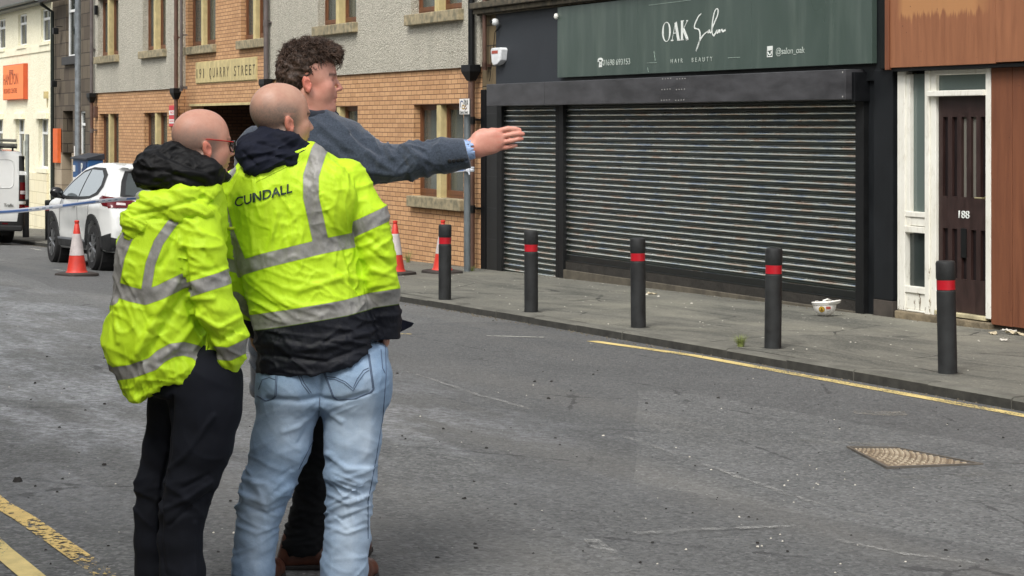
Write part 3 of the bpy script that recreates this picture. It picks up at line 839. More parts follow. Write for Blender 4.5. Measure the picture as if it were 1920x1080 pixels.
mb = MB(); mb.add([(Ls0, -.3, 6.2), (Ls1, -.3, 6.2), (Ls1, 4, 8.2), (Ls0, 4, 8.2), (Ls1, 8, 6.2), (Ls0, 8, 6.2)], [(0, 1, 2, 3), (3, 2, 4, 5), (0, 3, 5), (1, 4, 2)]); mb.build('roof', SLATE, st)
ORANGE = mk('orange_banner', srgb(224, 104, 48), .6, var=.15)
mb = MB(); mb.box(LX(100.5, .1), LX(109, .1), -.12, -.02, HZ(104, 305, .1), HZ(104, 241, .1))
tag(mb.build('banner_strip', ORANGE, bevel=.004, org=(LX(100.5, .1), -.1, HZ(104, 305, .1))), 'narrow plain orange vertical panel fixed to the stone house beside its dark doorway', 'sign')
for (px, py, lb) in ((110, 58, 'small dark floodlight bracketed high on the stone house by its upper window'), (107, 157, 'small dark floodlight lower on the stone house by the black drainpipe')):
    L = LX(px, .1); z = HZ(px, py, .1)
    root = thing('floodlight', lb, 'floodlight', (L, 0, z), 'floodlights on the stone house')
    mb = MB(); mb.box(L - .09, L + .09, -.26, -.12, z - .09, z + .08); mb.build('lamp_head', IRON, root, bevel=.012)
    mb = MB(); mb.tube([(L, 0, z + .12), (L, -.16, z + .12), (L, -.2, z + .06)], .012, 6); mb.build('bracket', IRON, root)

# ------------------------------------------------------------------ cream building, far left
Lc0, Lc1 = LX(-330), Ls0 - .005
cr = thing('cream_building', 'bright cream roughcast building with white windows and slate roof', 'building', (Lc1 - 3, 0, gz(Lc1, 0)))
ze = HZ(0, 20, .3)
uz0, uz1 = HZ(36, 87), HZ(36, 28); lz0, lz1 = HZ(28, 311), HZ(28, 222)
pit = LX(78.5) - LX(36)
ups = [[LX(78.5) - pit * k, LX(78.5) - pit * k + (LX(99) - LX(78.5)) * .86, uz0, uz1, .12] for k in range(0, 6)]
lows = [[LX(74) - pit * k * 1.02, LX(74) - pit * k * 1.02 + (LX(94) - LX(74)) * .9, lz0, lz1, .16] for k in range(0, 6)]
for u in ups + lows: u[1] = min(u[1], Lc1 - .12)
zba, zbb = HZ(95, 95), HZ(95, 82)
mb = MB(); wall_face(mb, Lc0, Lc1, Z0, ze, ups + lows, -.03); shell(mb, Lc0, Lc1, Z0, ze, -.03, 8); mb.build('wall', CREAMH, cr)
mb = MB(); mb.box(Lc0, Lc1 - .01, -.06, -.032, zba, zbb); mb.box(Lc0, Lc1 - .01, -.055, -.032, zbb + .0, zbb + .001)
for l in lows:
    mb.box(l[0] - .22, l[1] + .1, -.13, -.032, l[3] - .02, l[3] + .14)
    mb.box(l[0] - .2, l[1] + .1, -.10, -.032, l[2] - .12, l[2])
for u in ups: mb.box(u[0] - .06, u[1] + .05, -.09, -.032, u[2] - .09, u[2])
mb.build('trim', CREAM, cr, bevel=.008)
for u in ups: white_window(cr, *u[:4], -.03, .1, .3)
for l in lows: white_window(cr, *l[:4], -.03, .14, .3, vert=True)
mb = MB(); mb.add([(Lc0, -.4, ze), (Lc1 + .02, -.4, ze), (Lc1 + .02, 4, ze + 2.4), (Lc0, 4, ze + 2.4), (Lc1 + .02, 8, ze), (Lc0, 8, ze)], [(0, 1, 2, 3), (3, 2, 4, 5), (0, 3, 5), (1, 4, 2)]); mb.build('roof', SLATE, cr)
mb = MB(); K = 40; vs = []; fs = []
for i in range(7):
    a = math.pi + math.pi * i / 6
    for x in (Lc0, Lc1 + .05): vs.append((x, -.46 + .07 * math.cos(a), ze + .05 + .07 * math.sin(a)))
for i in range(6): fs.append((2 * i, 2 * i + 1, 2 * i + 3, 2 * i + 2))
mb.add(vs, fs); mb.box(Lc0, Lc1, -.36, -.03, ze - .06, ze - .005)
g_ = mb.build('gutter', mk('grey_gutter', srgb(120, 124, 120), .6), cr, smooth=False)
plinth = MB(); plinth.box(Lc0, Lc1 - .3, -.10, -.034, Z0, lz0 - .14); plinth.build('plinth', brick_mat('painted_plinth', srgb(236, 228, 198), srgb(232, 222, 188), srgb(190, 178, 140), .55, .33, .008), cr)
root = thing('drainpipe', 'dark green-black drainpipe between the cream building and the stone house', 'drainpipe', (Ls0, -.1, gz(Ls0, 0)), 'drainpipes on the street fronts')
Lp = LX(98, .1)
mb = MB(); zt = HZ(84, 0, .3)
mb.tube([(LX(84, .35), -.42, HZ(84, -2, .3) + .05), (LX(84, .3), -.4, HZ(84, 8, .3)), (Lp, -.1, HZ(99, 22, .1)), (Lp, -.1, gz(Lp, .1))], .05, 10); mb.build('pipe', mk('green_black_iron', srgb(34, 42, 38), .5), root, smooth=True, autosm=50)
mb = MB(); mb.box(LX(81, .3), LX(108, .3), -.45, -.2, HZ(90, 4, .3), HZ(90, 4, .3) + .25); mb.build('hopper', IRON, root, bevel=.02)
# orange sign
ORS = mk('orange_sign_face', srgb(250, 140, 78), .5, var=.06); ORE = mk('orange_sign_edge', srgb(196, 84, 44), .5, var=.1); ORT = mk('orange_sign_letters', srgb(160, 70, 36), .6)
Lx0, Lx1 = LX(44, .16) - 2.9, LX(44, .16); z0, z1 = HZ(44, 186, .16), HZ(44, 118.5, .16)
root = thing('shop_sign', 'large orange square business centre sign on the cream wall', 'sign', (Lx1 - 1.4, -.1, z0))
mb = MB(); mb.box(Lx0, Lx1, -.16, -.034, z0, z1); mb.build('panel', ORE, root)
mb = MB(); mb.box(Lx0 + .02, Lx1 - .02, -.166, -.162, z0 + .02, z1 - .02); mb.build('face', ORS, root)
cxs = LX(22, .16) - .55
text_mesh('HAMILTON', .46, 'lettering', ORT, root, LX(34, .166) - 1.05, -.169, HZ(20, 150, .16), width=2.1)
text_mesh('BUSINESS CENTRE', .2, 'lettering', ORT, root, LX(32, .166) - .95, -.169, HZ(20, 171, .16), width=1.9)
mb = MB(); c0 = LX(21, .166); zc = HZ(21, 136, .16)
for k in range(3): mb.box(c0 - .3, c0 + .3, -.169, -.1665, zc - .05 + .045 * k, zc - .02 + .045 * k)
for s_ in (-.3, -.1, .1, .3): mb.box(c0 + s_ - .02, c0 + s_ + .02, -.169, -.1665, zc - .2, zc - .05)
mb.build('emblem', ORT, root)
L = LX(85, .1); z = HZ(85, 178, .1)
mb = MB(); mb.box(L - .07, L + .07, -.14, -.032, z - .1, z + .1); mb.tube([(L, -.05, z - .1), (L, -.05, z - .35)], .012, 6)
tag(mb.build('vent_box', MULL, bevel=.01, org=(L, 0, z)), 'small cream junction box with cable on the cream wall right of the orange sign', 'junction box')
# ------------------------------------------------------------------ dark shop front
SHL, SHR = LX(904), LX(1681)
SHOP_TOP = 5.9
sh = thing('salon_shop', 'charcoal painted salon shopfront with closed slatted roller shutters', 'shop', (SHL, 0, gz(SHL, 0)))
NBX = .27
bxL, bxR = LX(912, NBX), LX(1585, NBX)
bz1 = (HZ(912, 158, NBX) + HZ(1585, 130, NBX)) / 2; bz0 = (HZ(912, 197.5, NBX) + HZ(1585, 188.5, NBX)) / 2
sgL, sgR = LX(1045, .11), LX(1635, .11); sz0 = (HZ(1045, 146, .11) + HZ(1635, 118.5, .11)) / 2; sz1 = HZ(1045, 14, .11)
print('box', bxL, bxR, bz0, bz1, 'sign', sgL, sgR, sz0, sz1, HZ(1045, 146, .11), HZ(1635, 118.5, .11), 'eave flats', EAVE, zrl, zrr, ub, ue, w1)
# carcass
mb = MB(); mb.box(SHL + .01, SHR, .12, 8, Z0, SHOP_TOP); mb.build('carcass', mk('shop_masonry', srgb(60, 56, 50), .9), sh)
dk = DARKP
ly = LX(1045, .03)
mb = MB(); mb.box(LX(930, .03), sgL + .1, -.03, .119, bz1 - .1, HZ(930, 27, .03)); mb.build('painted_panel', mk('slate_painted_panel', srgb(50, 54, 59), .6, var=.15, vscale=2, bscale=20, bstr=.1, spec=.3), sh)
mb = MB(); mb.box(SHL + .005, LX(930, .03) - .002, .0, .118, bz1 - .15, SHOP_TOP); mb.build('stone_margin', UPSTONE, sh)
mb = MB(); zc = HZ(930, 26, .1)
mb.box(SHL + .01, SHR - .05, -.16, .119, sz1 + .035, sz1 + .11); mb.box(SHL + .01, SHR - .05, -.22, .118, sz1 + .11, sz1 + .2); mb.box(SHL + .01, SHR - .05, -.1, .117, HZ(930, 27, .03) if HZ(930, 27, .03) < sz1 + .034 else sz1 + .02, sz1 + .035)
mb.build('cornice', mk('grimy_cornice', srgb(98, 90, 74), .9, var=.6, vscale=9, col2=srgb(48, 46, 38), streak=.5), sh, bevel=.012)
mb = MB(); mb.box(SHL + .01, SHR, .0, .119, sz1 + .2, SHOP_TOP); mb.build('upper_wall', UPSTONE, sh)
# fascia backing behind the sign, right end boards
mb = MB(); mb.box(sgL + .1, LX(1650, .08), -.04, .118, bz1 - .12, sz1 + .03); mb.build('fascia_backing', DARKP, sh)
mb = MB(); xr = LX(1662, .1)
mb.box(LX(1650, .08), xr, -.09, .117, sz0 - .06, sz1 + .03); mb.build('fascia_end', mk('black_boards', srgb(16, 19, 19), .6, var=.4, streak=.5, spec=.25), sh, bevel=.004)
# roller box
boxm = mk('shutter_box_steel', srgb(78, 78, 81), .38, .25, var=.4, vscale=2.2, bscale=14, bstr=.08, stretch=(1, 1, 3))
split = LX(1021, NBX)
mb = MB(); mb.box(bxL, split - .004, -NBX, .0, bz0, bz1); mb.box(split + .004, bxR, -NBX - .002, .0, bz0, bz1); bxo = mb.build('shutter_box', boxm, sh, bevel=.006)
mb = MB(); mb.box(bxR + .0, LX(1628, .02), -.19, .0, bz0 - .02, bz1 - .03); mb.build('box_end', mk('black_box_end', srgb(14, 16, 19), .5, var=.4, spec=.3), sh, bevel=.004)
# screw heads and a patch of peeled marks on the box
mb = MB()
for gx in (1243, 1270):
    for gy in (148, 168, 188):
        for k in range(4):
            x = LX(gx + k * 5 - (gy - 148) * .06, NBX) ; z = HZ(gx, gy - k * .2, NBX)
            mb.box(x - .006, x + .006, -NBX - .005, -NBX - .0025, z - .006, z + .006)
x = LX(1582, NBX)
for z in (bz0 + .03, bz1 - .03): mb.box(x - .02, x - .008, -NBX - .006, -NBX - .0025, z - .008, z + .008)
mb.build('peeled_marks', mk('peeled_white', srgb(190, 190, 185), .8), sh)
# lining under the box and behind the shutters
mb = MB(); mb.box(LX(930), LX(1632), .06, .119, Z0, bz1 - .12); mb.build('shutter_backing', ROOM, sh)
# slatted shutters
def shutter_mat():
    t = NT('shutter_slats'); c = t.coord('Object')
    n = t.noise(t.coord('Object', scale=(.6, 1, 14)), 1.3, 5, .6); f = t.noise(c, 90, 3, .6)
    hue = t.noise(t.coord('Object', scale=(2.2, 1, 22)), 1.0, 4, .6)
    base = t.mix(t.ramp(n, .35, .7), srgb(224, 230, 222), srgb(250, 252, 246))
    base = t.mix(t.ramp(hue, .53, .60, 0, .6), base, srgb(150, 172, 204)); base = t.mix(t.ramp(hue, .47, .40, 0, .6), base, srgb(222, 186, 160))  # blue and peach tints paint coloured reflections into the slats
    t.out(base, t.ramp(n, .3, .7, .2, .3), .9, t.bump(f, .03, .001))
    return t.m
SLAT = shutter_mat()
WEB = mk('shutter_web_dark_reflection', srgb(34, 42, 37), .35, .2, var=.5, vscale=2, bstr=.05, spec=.35)  # near-black web beside the bright bead paints the slats' dark reflections
def shutter(a, b, z0, z1, y, name, label=None):
    pitch = .0765; mb = MB(); z = z1; prof = []
    k = int((z1 - z0) / pitch)
    seg = 14
    rows = []; mats = []
    for i in range(k):
        zt = z1 - i * pitch
        def put(y_, z_, m_): rows.append((y + y_, z_)); mats.append(m_)
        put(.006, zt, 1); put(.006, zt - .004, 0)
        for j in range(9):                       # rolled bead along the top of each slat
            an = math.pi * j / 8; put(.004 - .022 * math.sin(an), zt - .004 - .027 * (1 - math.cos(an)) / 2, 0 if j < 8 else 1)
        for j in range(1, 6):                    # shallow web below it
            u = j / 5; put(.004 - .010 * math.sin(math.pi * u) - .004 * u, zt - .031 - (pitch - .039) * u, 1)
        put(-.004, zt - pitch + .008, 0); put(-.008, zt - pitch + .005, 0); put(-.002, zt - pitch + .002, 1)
    rows.append((y + .006, z1 - k * pitch)); mats.append(1)
    vs = []
    for (yy, zz) in rows: vs += [(a, yy, zz), (b, yy, zz)]
    for i in range(len(rows) - 1):
        mb.cm = mats[i]; o_ = 0
        mb.add([vs[2 * i], vs[2 * i + 1], vs[2 * i + 3], vs[2 * i + 2]], [(0, 1, 2, 3)])
    mb.cm = 0
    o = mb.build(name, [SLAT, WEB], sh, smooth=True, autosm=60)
    if label: o['label'] = label
    mb = MB(); zz = z1 - k * pitch
    mb.box(a, b, y - .012, y + .02, z0 - .035, zz); mb.box(a, b, y - .03, y + .02, z0 - .05, z0 - .035); mb.build('shutter_bottom_bar', mk('bottom_bar', srgb(30, 33, 32), .4, .2), sh, bevel=.003)
mz0 = (HZ(1062, 482) + HZ(1612, 556)) / 2; mz1 = bz0 + .03
print('mz0', HZ(1062, 482), HZ(1612, 556))
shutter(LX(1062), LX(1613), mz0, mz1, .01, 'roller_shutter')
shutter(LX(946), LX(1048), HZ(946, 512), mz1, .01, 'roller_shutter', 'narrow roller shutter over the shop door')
mb = MB()
RAIL = mk('shutter_rail', srgb(24, 25, 26), .5, .0, var=.3, streak=.3, spec=.3)
mb.box(LX(937), LX(946), -.05, .06, gz(SHL, 0) - .2, mz1); mb.build('shutter_rail', RAIL, sh, bevel=.003); mb = MB(); mb.box(LX(1047.5), LX(1052.5), -.05, .06, gz(LX(1050), 0) - .2, mz1); mb.build('shutter_rail', RAIL, sh, bevel=.003); mb = MB()
mb.box(LX(1053.5), LX(1062.5), -.055, .06, gz(LX(1050), 0) - .2, mz1); mb.build('shutter_rail', RAIL, sh, bevel=.003); mb = MB(); mb.box(LX(1612.5), LX(1628), -.06, .06, gz(LX(1620), 0) - .2, mz1)
mb.build('shutter_rail', RAIL, sh, bevel=.003)
# stall riser under the main shutter: upper ledge, lower footing
mb = MB(); mb.box(LX(1063), LX(1612), -.02, .058, Z0, mz0 - .052); mb.build('stall_riser', mk('painted_riser', srgb(48, 45, 40), .8, var=.4, vscale=5, bscale=14, bstr=.8, bdist=.015), sh)
mb = MB(); mb.box(LX(1063), LX(1612), -.06, -.021, Z0, gz(LX(1330), 0) + .06); mb.build('footing', mk('footing_stone', srgb(92, 86, 74), .9, var=.4, bscale=20, bstr=.6), sh, bevel=.006)
mb = MB(); mb.box(LX(946), LX(1048), -.02, .058, Z0, HZ(946, 512) - .052); mb.build('threshold', IRON, sh)
# pilasters
tile = brick_mat('black_tile', srgb(28, 30, 32), srgb(24, 26, 27), srgb(56, 58, 60), 3.0, .46, .004, 0, .2, srgb(26, 27, 28)); tile.node_tree.nodes['Principled BSDF'].inputs['Roughness'].default_value = .35
mb = MB(); mb.box(LX(912, .04), LX(937.5, .04), -.04, .119, Z0, bz0 + .002); mb.build('pilaster', tile, sh, bevel=.004)
mb = MB(); mb.box(SHL + .01, LX(911.5, .02), -.03, .1, Z0, bz0 + .25); mb.build('corner_trunking', mk('black_trunking', srgb(13, 15, 18), .45, spec=.3), sh, bevel=.004)
mb = MB(); mb.box(LX(1628.5), LX(1645), .0, .118, Z0, bz1 - .1); mb.box(LX(1645) + .002, SHR - .005, -.045, .117, gz(SHR, 0) + .17, sz0 - .07)
mb.build('end_panel', mk('charcoal_end_panel', srgb(25, 28, 31), .55, var=.3, vscale=2, streak=.3, spec=.3), sh, bevel=.004)
mb = MB(); mb.box(LX(1645), SHR - .003, -.05, .116, Z0, gz(SHR, 0) + .165); mb.build('end_plinth', mk('dark_plinth', srgb(70, 64, 58), .85, var=.4), sh, bevel=.005)
# green sign board
def green_mat():
    t = NT('green_sign_panel'); c = t.coord('Object', scale=(2.2, 1, .5))
    n = t.noise(c, 1.1, 3, .5, .8); n2 = t.noise(t.coord('Object', scale=(5, 1, .6)), .8, 4, .55)
    base = t.mix(t.ramp(n2, .5, .8, 0, .5), srgb(68, 82, 76), srgb(104, 116, 108))  # paler upright blotches paint soft sheen into the green
    return t.out(base, t.ramp(n, .3, .7, .24, .5), 0, t.bump(t.noise(t.coord('Object', scale=(1.6, 1, .8)), .9, 2), .35, .06))
GREEN = green_mat()
sg = thing('shop_sign', 'long dark green OAK Salon sign board above the shutters', 'sign', ((sgL + sgR) / 2, -.11, sz0))
mb = MB(); seams = [sgL, LX(1196, .11), LX(1409, .11), sgR]
for a, b in zip(seams[:-1], seams[1:]): mb.box(a + .0015, b - .0015, -.11, -.045, sz0, sz1)
mb.build('panel', GREEN, sg, bevel=.003)
LETW = mk('sign_white', srgb(225, 230, 225), .5, var=.05)
yy0, yy1 = -.1145, -.1105
def sx(px): return LX(px, .11)
def s_(px, py): return (sx(px), HZ(px, py, .11))
def crop(x, y): return s_(1200 + x / 7.715, y / 7.715)
def smoothp(p, k=6):
    out = []
    for i in range(len(p) - 1):
        p0 = p[max(i - 1, 0)]; p1 = p[i]; p2 = p[i + 1]; p3 = p[min(i + 2, len(p) - 1)]
        for j in range(k):
            t = j / k
            out.append(tuple(.5 * ((2 * p1[q]) + (-p0[q] + p2[q]) * t + (2 * p0[q] - 5 * p1[q] + 4 * p2[q] - p3[q]) * t * t + (-p0[q] + 3 * p1[q] - 3 * p2[q] + p3[q]) * t ** 3) for q in (0, 1)))
    out.append(p[-1]); return out
# O A K in a high contrast serif hand
mb = MB(); cx_, cy_ = crop(385, 462); rx = (crop(448, 462)[0] - crop(325, 462)[0]) / 2; rz = (crop(385, 320)[1] - crop(385, 607)[1]) / 2
K = 40
for k in range(K):
    a0, a1 = 2 * math.pi * k / K, 2 * math.pi * (k + 1) / K
    def ob(a, s): 
        w_ = .006 + .030 * abs(math.cos(a)); return (cx_ + (rx - (w_ if s else 0)) * math.cos(a), cy_ + (rz - (.008 if s else 0)) * math.sin(a))
    mb.prism([ob(a0, 0), ob(a1, 0), ob(a1, 1), ob(a0, 1)], yy0, yy1)
mb.build('letter', LETW, sg)
mb = MB()
mb.stroke([crop(517, 325), crop(560, 580)], .05, yy0, yy1); mb.stroke([crop(515, 330), crop(468, 580)], .008, yy0, yy1); mb.stroke([crop(482, 482), crop(545, 474)], .01, yy0, yy1)
mb.stroke([crop(452, 586), crop(485, 583)], .016, yy0, yy1); mb.stroke([crop(540, 581), crop(582, 578)], .014, yy0, yy1)
mb.build('letter', LETW, sg)
mb = MB()
mb.stroke([crop(612, 305), crop(610, 575)], .045, yy0, yy1); mb.stroke([crop(596, 305), crop(636, 301)], .012, yy0, yy1); mb.stroke([crop(592, 578), crop(632, 574)], .012, yy0, yy1)
mb.stroke([crop(690, 300), crop(622, 440)], .009, yy0, yy1); mb.stroke([crop(632, 425), crop(690, 572)], .045, yy0, yy1); mb.stroke([crop(672, 302), crop(696, 300)], .014, yy0, yy1); mb.stroke([crop(668, 573), crop(702, 568)], .014, yy0, yy1)
mb.build('letter', LETW, sg)
S1 = [(888, 200), (850, 240), (810, 320), (790, 385), (800, 410), (840, 420), (862, 445), (872, 500), (868, 580), (850, 650), (815, 740), (830, 690), (868, 590), (910, 520), (950, 478), (985, 455), (1000, 440), (985, 468), (1003, 460), (1012, 432), (1016, 470), (1040, 450), (1052, 320), (1080, 180), (1112, 128), (1132, 145), (1125, 220), (1080, 330), (1050, 410), (1048, 480), (1068, 515), (1090, 490), (1110, 455), (1122, 440), (1112, 470), (1128, 475), (1142, 445), (1150, 440), (1156, 470), (1172, 440), (1190, 430), (1200, 455), (1240, 435)]
pp = smoothp([crop(*p) for p in S1], 5)
mb = MB(); ws = [.011 + .012 * abs(math.sin(i * .13)) for i in range(len(pp))]
mb.stroke(pp, ws, yy0, yy1); mb.build('script_lettering', LETW, sg)
mb = MB()
for p in (((130, 75), (740, 0)), ((100, 912), (245, 907)), ((205, 740), (222, 880)), ((112, 975), (125, 1045)), ((1275, 838), (1450, 828))): mb.stroke([crop(*p[0]), crop(*p[1])], .006, yy0, yy1)
mb.build('scratch_line', mk('sign_scratch', srgb(150, 168, 158), .5), sg)
LETG = mk('sign_letters_worn', srgb(186, 196, 188), .5)
def txt(s, pxa, pxb, py, size, m=LETG, sp=1.0):
    a, b = sx(pxa), sx(pxb); z = HZ((pxa + pxb) / 2, py, .11)
    text_mesh(s, size, 'lettering', m, sg, (a + b) / 2, -.1135, z, width=b - a, space=sp)
txt('01698 693153', 1131, 1182, 117, .11)
txt('HAIR   BEAUTY', 1258, 1336, 113, .075, sp=1.9)
txt('@salon_oak', 1455, 1509, 95.5, .1)
# telephone and camera symbols
mb = MB(); px0 = 1126; py0 = 118
tel = smoothp([s_(1122.3, 116), s_(1122.5, 112), s_(1126, 110.2), s_(1129.4, 111.6), s_(1129.6, 115)], 4); mb.stroke(tel, .028, yy0, yy1)
mb.build('telephone_symbol', LETW, sg); mb = MB(); mb.stroke([s_(1123.4, 124), s_(1129, 123.6)], .03, yy0, yy1); mb.stroke([s_(1124, 124), s_(1125, 115)], .014, yy0, yy1); mb.stroke([s_(1128.8, 123), s_(1127.6, 115)], .014, yy0, yy1); mb.stroke([s_(1126.2, 121), s_(1126.4, 117)], .02, yy0, yy1)
mb.build('telephone_symbol', LETW, sg)
mb = MB()
mb.stroke([s_(1439, 91), s_(1449, 90)], .05, yy0, yy1); mb.stroke([s_(1438.8, 106.5), s_(1448.5, 105.8)], .012, yy0, yy1); mb.stroke([s_(1439.2, 92), s_(1439, 106)], .009, yy0, yy1); mb.stroke([s_(1448.5, 91), s_(1448.3, 105)], .009, yy0, yy1)
mb.stroke(smoothp([s_(1441, 97), s_(1441.6, 101), s_(1444, 102.5), s_(1446.5, 100), s_(1446.2, 96)], 3), .014, yy0, yy1)
mb.build('camera_symbol', LETW, sg)
# alarm box and camera at the left end
al = thing('alarm_box', 'white alarm box with small red label on the slate panel left of the sign', 'alarm box', (LX(933, .05), -.05, HZ(933, 105, .05)))
A = lambda x, y: (LX(x, .1), HZ(x, y, .1))
mb = MB(); mb.prism([A(923, 94), A(925, 90), A(941, 89), A(943.5, 92), A(941.5, 113), A(936, 120), A(928, 123), A(925, 117)], -.13, -.02); mb.build('casing', mk('white_plastic', srgb(225, 228, 230), .4), al, bevel=.012)
mb = MB(); a, b = A(925.5, 101), A(937, 94.5); mb.box(a[0], b[0], -.134, -.131, a[1], b[1]); mb.build('label', mk('brick_red_label', srgb(168, 80, 66), .5), al)
cam_ = thing('security_camera', 'small white dome camera at the top left corner of the slate panel', 'camera', (LX(931, .08), -.08, HZ(931, 40, .08)))
c = (LX(931, .1), -.12, HZ(931, 41, .1))
mb = MB(); mb.lathe([(.001, .05), (.03, .045), (.05, .02), (.055, -.01), (.045, -.04), (.02, -.055), (.001, -.058)], c, 20, caps=False); mb.build('dome', mk('camera_white', srgb(215, 218, 218), .4), cam_, smooth=True)
mb = MB(); mb.lathe([(.001, .0), (.022, .0), (.022, .02), (.001, .02)], (c[0] - .01, c[1] - .055, c[2]), 14, m=Matrix.Rotation(R(90), 4, 'X')); mb.build('lens', IRON, cam_)
mb = MB(); pts = [(c[0] + .0, -.04, c[2] - .05), (LX(928, .04), -.04, HZ(928, 60, .04)), (LX(925.5, .04), -.04, HZ(925.5, 90, .04)), (LX(918, .04), -.04, HZ(918, 152, .04))]
mb.tube(pts, .006, 6); mb.build('cable', IRON, cam_)
l2 = thing('wall_light', 'tiny white bulb fitting at the top left corner of the green sign', 'light fitting', (LX(1043, .1), -.1, HZ(1043, 30, .1)))
c = (LX(1043, .13), -.13, HZ(1043, 31, .13)); mb = MB(); mb.lathe([(.001, .045), (.025, .035), (.035, 0), (.025, -.03), (.001, -.04)], c, 16, caps=False); mb.build('bulb', mk('bulb_white', srgb(225, 225, 218), .3), l2, smooth=True)
mb = MB(); mb.box(c[0] - .02, c[0] + .02, c[1], -.03, c[2] - .015, c[2] + .015); mb.build('bracket', IRON, l2)

# ------------------------------------------------------------------ brown boarded unit with the 188 door
RUL, RUR = SHR + .005, LX(1681) + 9.5
un = thing('boarded_shop', 'rust brown boarded shop unit with a peeling white doorway', 'shop', (RUL, 0, gz(RUL, 0)))
def wood(name, a, b, c_, top=None):
    t = NT(name); c = t.coord('Object'); v = t.coord('Object', scale=(7, 7, .55))
    n = t.noise(v, 2.2, 7, .65, .6); n2 = t.noise(t.coord('Object', scale=(2.2, 2.2, .35)), 1.2, 6, .6); f = t.noise(t.coord('Object', scale=(30, 30, 1.2)), 3, 4, .6)
    base = t.mix(t.ramp(n, .32, .7), a, b); base = t.mix(t.ramp(n2, .5, .72, 0, .6), base, c_)
    if top is not None:   # area where the stain has washed off, with a ragged lower edge
        s = t.new('ShaderNodeSeparateXYZ'); t.link(c, s.inputs[0])
        hgt = t.math('ADD', s.outputs[2], t.math('MULTIPLY', n, .35))
        mm = t.math('MULTIPLY', t.ramp(hgt, top, top + .05), t.math('MULTIPLY', t.ramp(s.outputs[0], top_x0, top_x0 + .1), t.ramp(s.outputs[0], top_x1, top_x1 - .3)), clamp=True)
        base = t.mix(t.math('MULTIPLY', mm, .6), base, srgb(190, 140, 90))
    kn = t.voro(c, 9); base = t.mix(t.math('LESS_THAN', kn, .05), base, srgb(52, 30, 20))
    return t.out(base, t.ramp(n, .3, .7, .55, .8), 0, t.bump(f, .3, .003))
top_x0, top_x1 = LX(1682, .14) - RUL, LX(1860, .14) - RUL
FAS = wood('stained_fascia', srgb(132, 84, 56), srgb(152, 100, 68), srgb(106, 64, 42), top=HZ(1740, 30, .14) - gz(RUL, 0) + .16)
BOARD = wood('stained_boards', srgb(104, 60, 38), srgb(126, 76, 48), srgb(84, 46, 30))
fz0 = (HZ(1674, 127, .14) + HZ(1920, 117, .14)) / 2; fz1 = 4.2
xa, xb, xc = LX(1661, .14), LX(1867, .14), RUR
mb = MB(); mb.box(xa + .07, xb - .004, -.14, .1, fz0, fz1); mb.box(xb + .004, xc, -.143, .1, fz0 + .01, fz1)
mb.build('fascia_board', FAS, un, bevel=.004)
mb = MB(); mb.box(xa, xa + .068, -.155, .1, fz0 - .02, fz1); mb.build('fascia_edge', BOARD, un, bevel=.004)
mb = MB(); mb.box(xa + .07, xc, -.12, .1, fz0 - .035, fz0 - .002); mb.build('fascia_soffit', IRON, un)
mb = MB(); mb.box(RUL + .0, RUR, .16, 8, Z0, 5.9); mb.build('carcass', UPSTONE, un)
mb = MB(); mb.box(RUL, RUR, .0, .158, fz1 - .2, 5.9); mb.build('upper_wall', UPSTONE, un)
# vertical boards to the right of the door
mb = MB(); x = LX(1858.5, .03); g0 = gz(x, 0) + .04
wds = [LX(1899, .03) - x]; k = 0
while x < RUR - .1:
    w_ = wds[0] if k == 0 else .62
    mb.box(x, x + w_ - .008, -.03 - .002 * (k % 2), .1, gz(x, 0) + .05, fz0 - .036); x += w_; k += 1
mb.build('board_panel', BOARD, un, bevel=.003)
# doorway
WPAINT = NT('peeling_white_paint')
def _wp(t):
    c = t.coord('Object'); n = t.noise(t.coord('Object', scale=(3, 3, .9)), 7, 7, .72, .4); n2 = t.noise(c, 1.6, 4)
    s = t.new('ShaderNodeSeparateXYZ'); t.link(c, s.inputs[0])
    low = t.ramp(s.outputs[2], .9, .0, 0, .16)
    chip = t.math('GREATER_THAN', t.math('ADD', n, low), .725)
    base = t.mix(t.ramp(n2, .35, .7), srgb(222, 220, 208), srgb(238, 237, 228)); base = t.mix(t.ramp(n, .52, .66, 0, .35), base, srgb(176, 168, 146))
    base = t.mix(chip, base, srgb(112, 98, 78))
    h = t.math('SUBTRACT', 1.0, chip)
    t.out(base, .6, 0, t.bump(h, .5, .003))
_wp(WPAINT); WP = WPAINT.m
gD = HZ(1800, 590); fl0 = HZ(1700, 582)
dw = thing('doorway', 'peeling white timber door frame with side light around the brown door', 'door frame', (LX(1681, .03), 0, gD)) if False else un
mb = MB(); y0 = -.03
def vb(a, b, ya, yb, z0, z1, yy=y0, dep=.1): mb.box(a, b, yy, yy + dep, z0, z1)
A_, B_, C_, D_, E_, F_ = LX(1682.5, .03), LX(1700, .03), LX(1733.5, .03), LX(1752, .03), LX(1848.5, .03), LX(1858, .03)
zt = fz0 - .036
vb(A_, A_ + (B_ - A_) * .8, 0, 0, fl0, zt); mb.build('left_jamb', WP, un, bevel=.005)
mb = MB(); vb(A_ + (B_ - A_) * .8 + .001, LX(1705.5, .02), 0, 0, HZ(1702, 437), zt - .03, -.015, .08); mb.build('jamb_bead', WP, un, bevel=.004)
mb = MB(); vb(C_, C_ + (D_ - C_) * .45, 0, 0, fl0 - .02, zt); vb(C_ + (D_ - C_) * .45 + .002, D_, 0, 0, fl0 - .02, zt, -.012); mb.build('mullion', WP, un, bevel=.006)
mb = MB(); vb(E_, F_, 0, 0, HZ(1852, 597), zt, -.035); mb.build('right_jamb', WP, un, bevel=.005)
mb = MB(); z0_, z1_ = HZ(1750, 181), HZ(1750, 170.5); vb(LX(1737, .07), E_, 0, 0, z0_, z1_, -.07, .12); mb.build('transom', WP, un, bevel=.006)
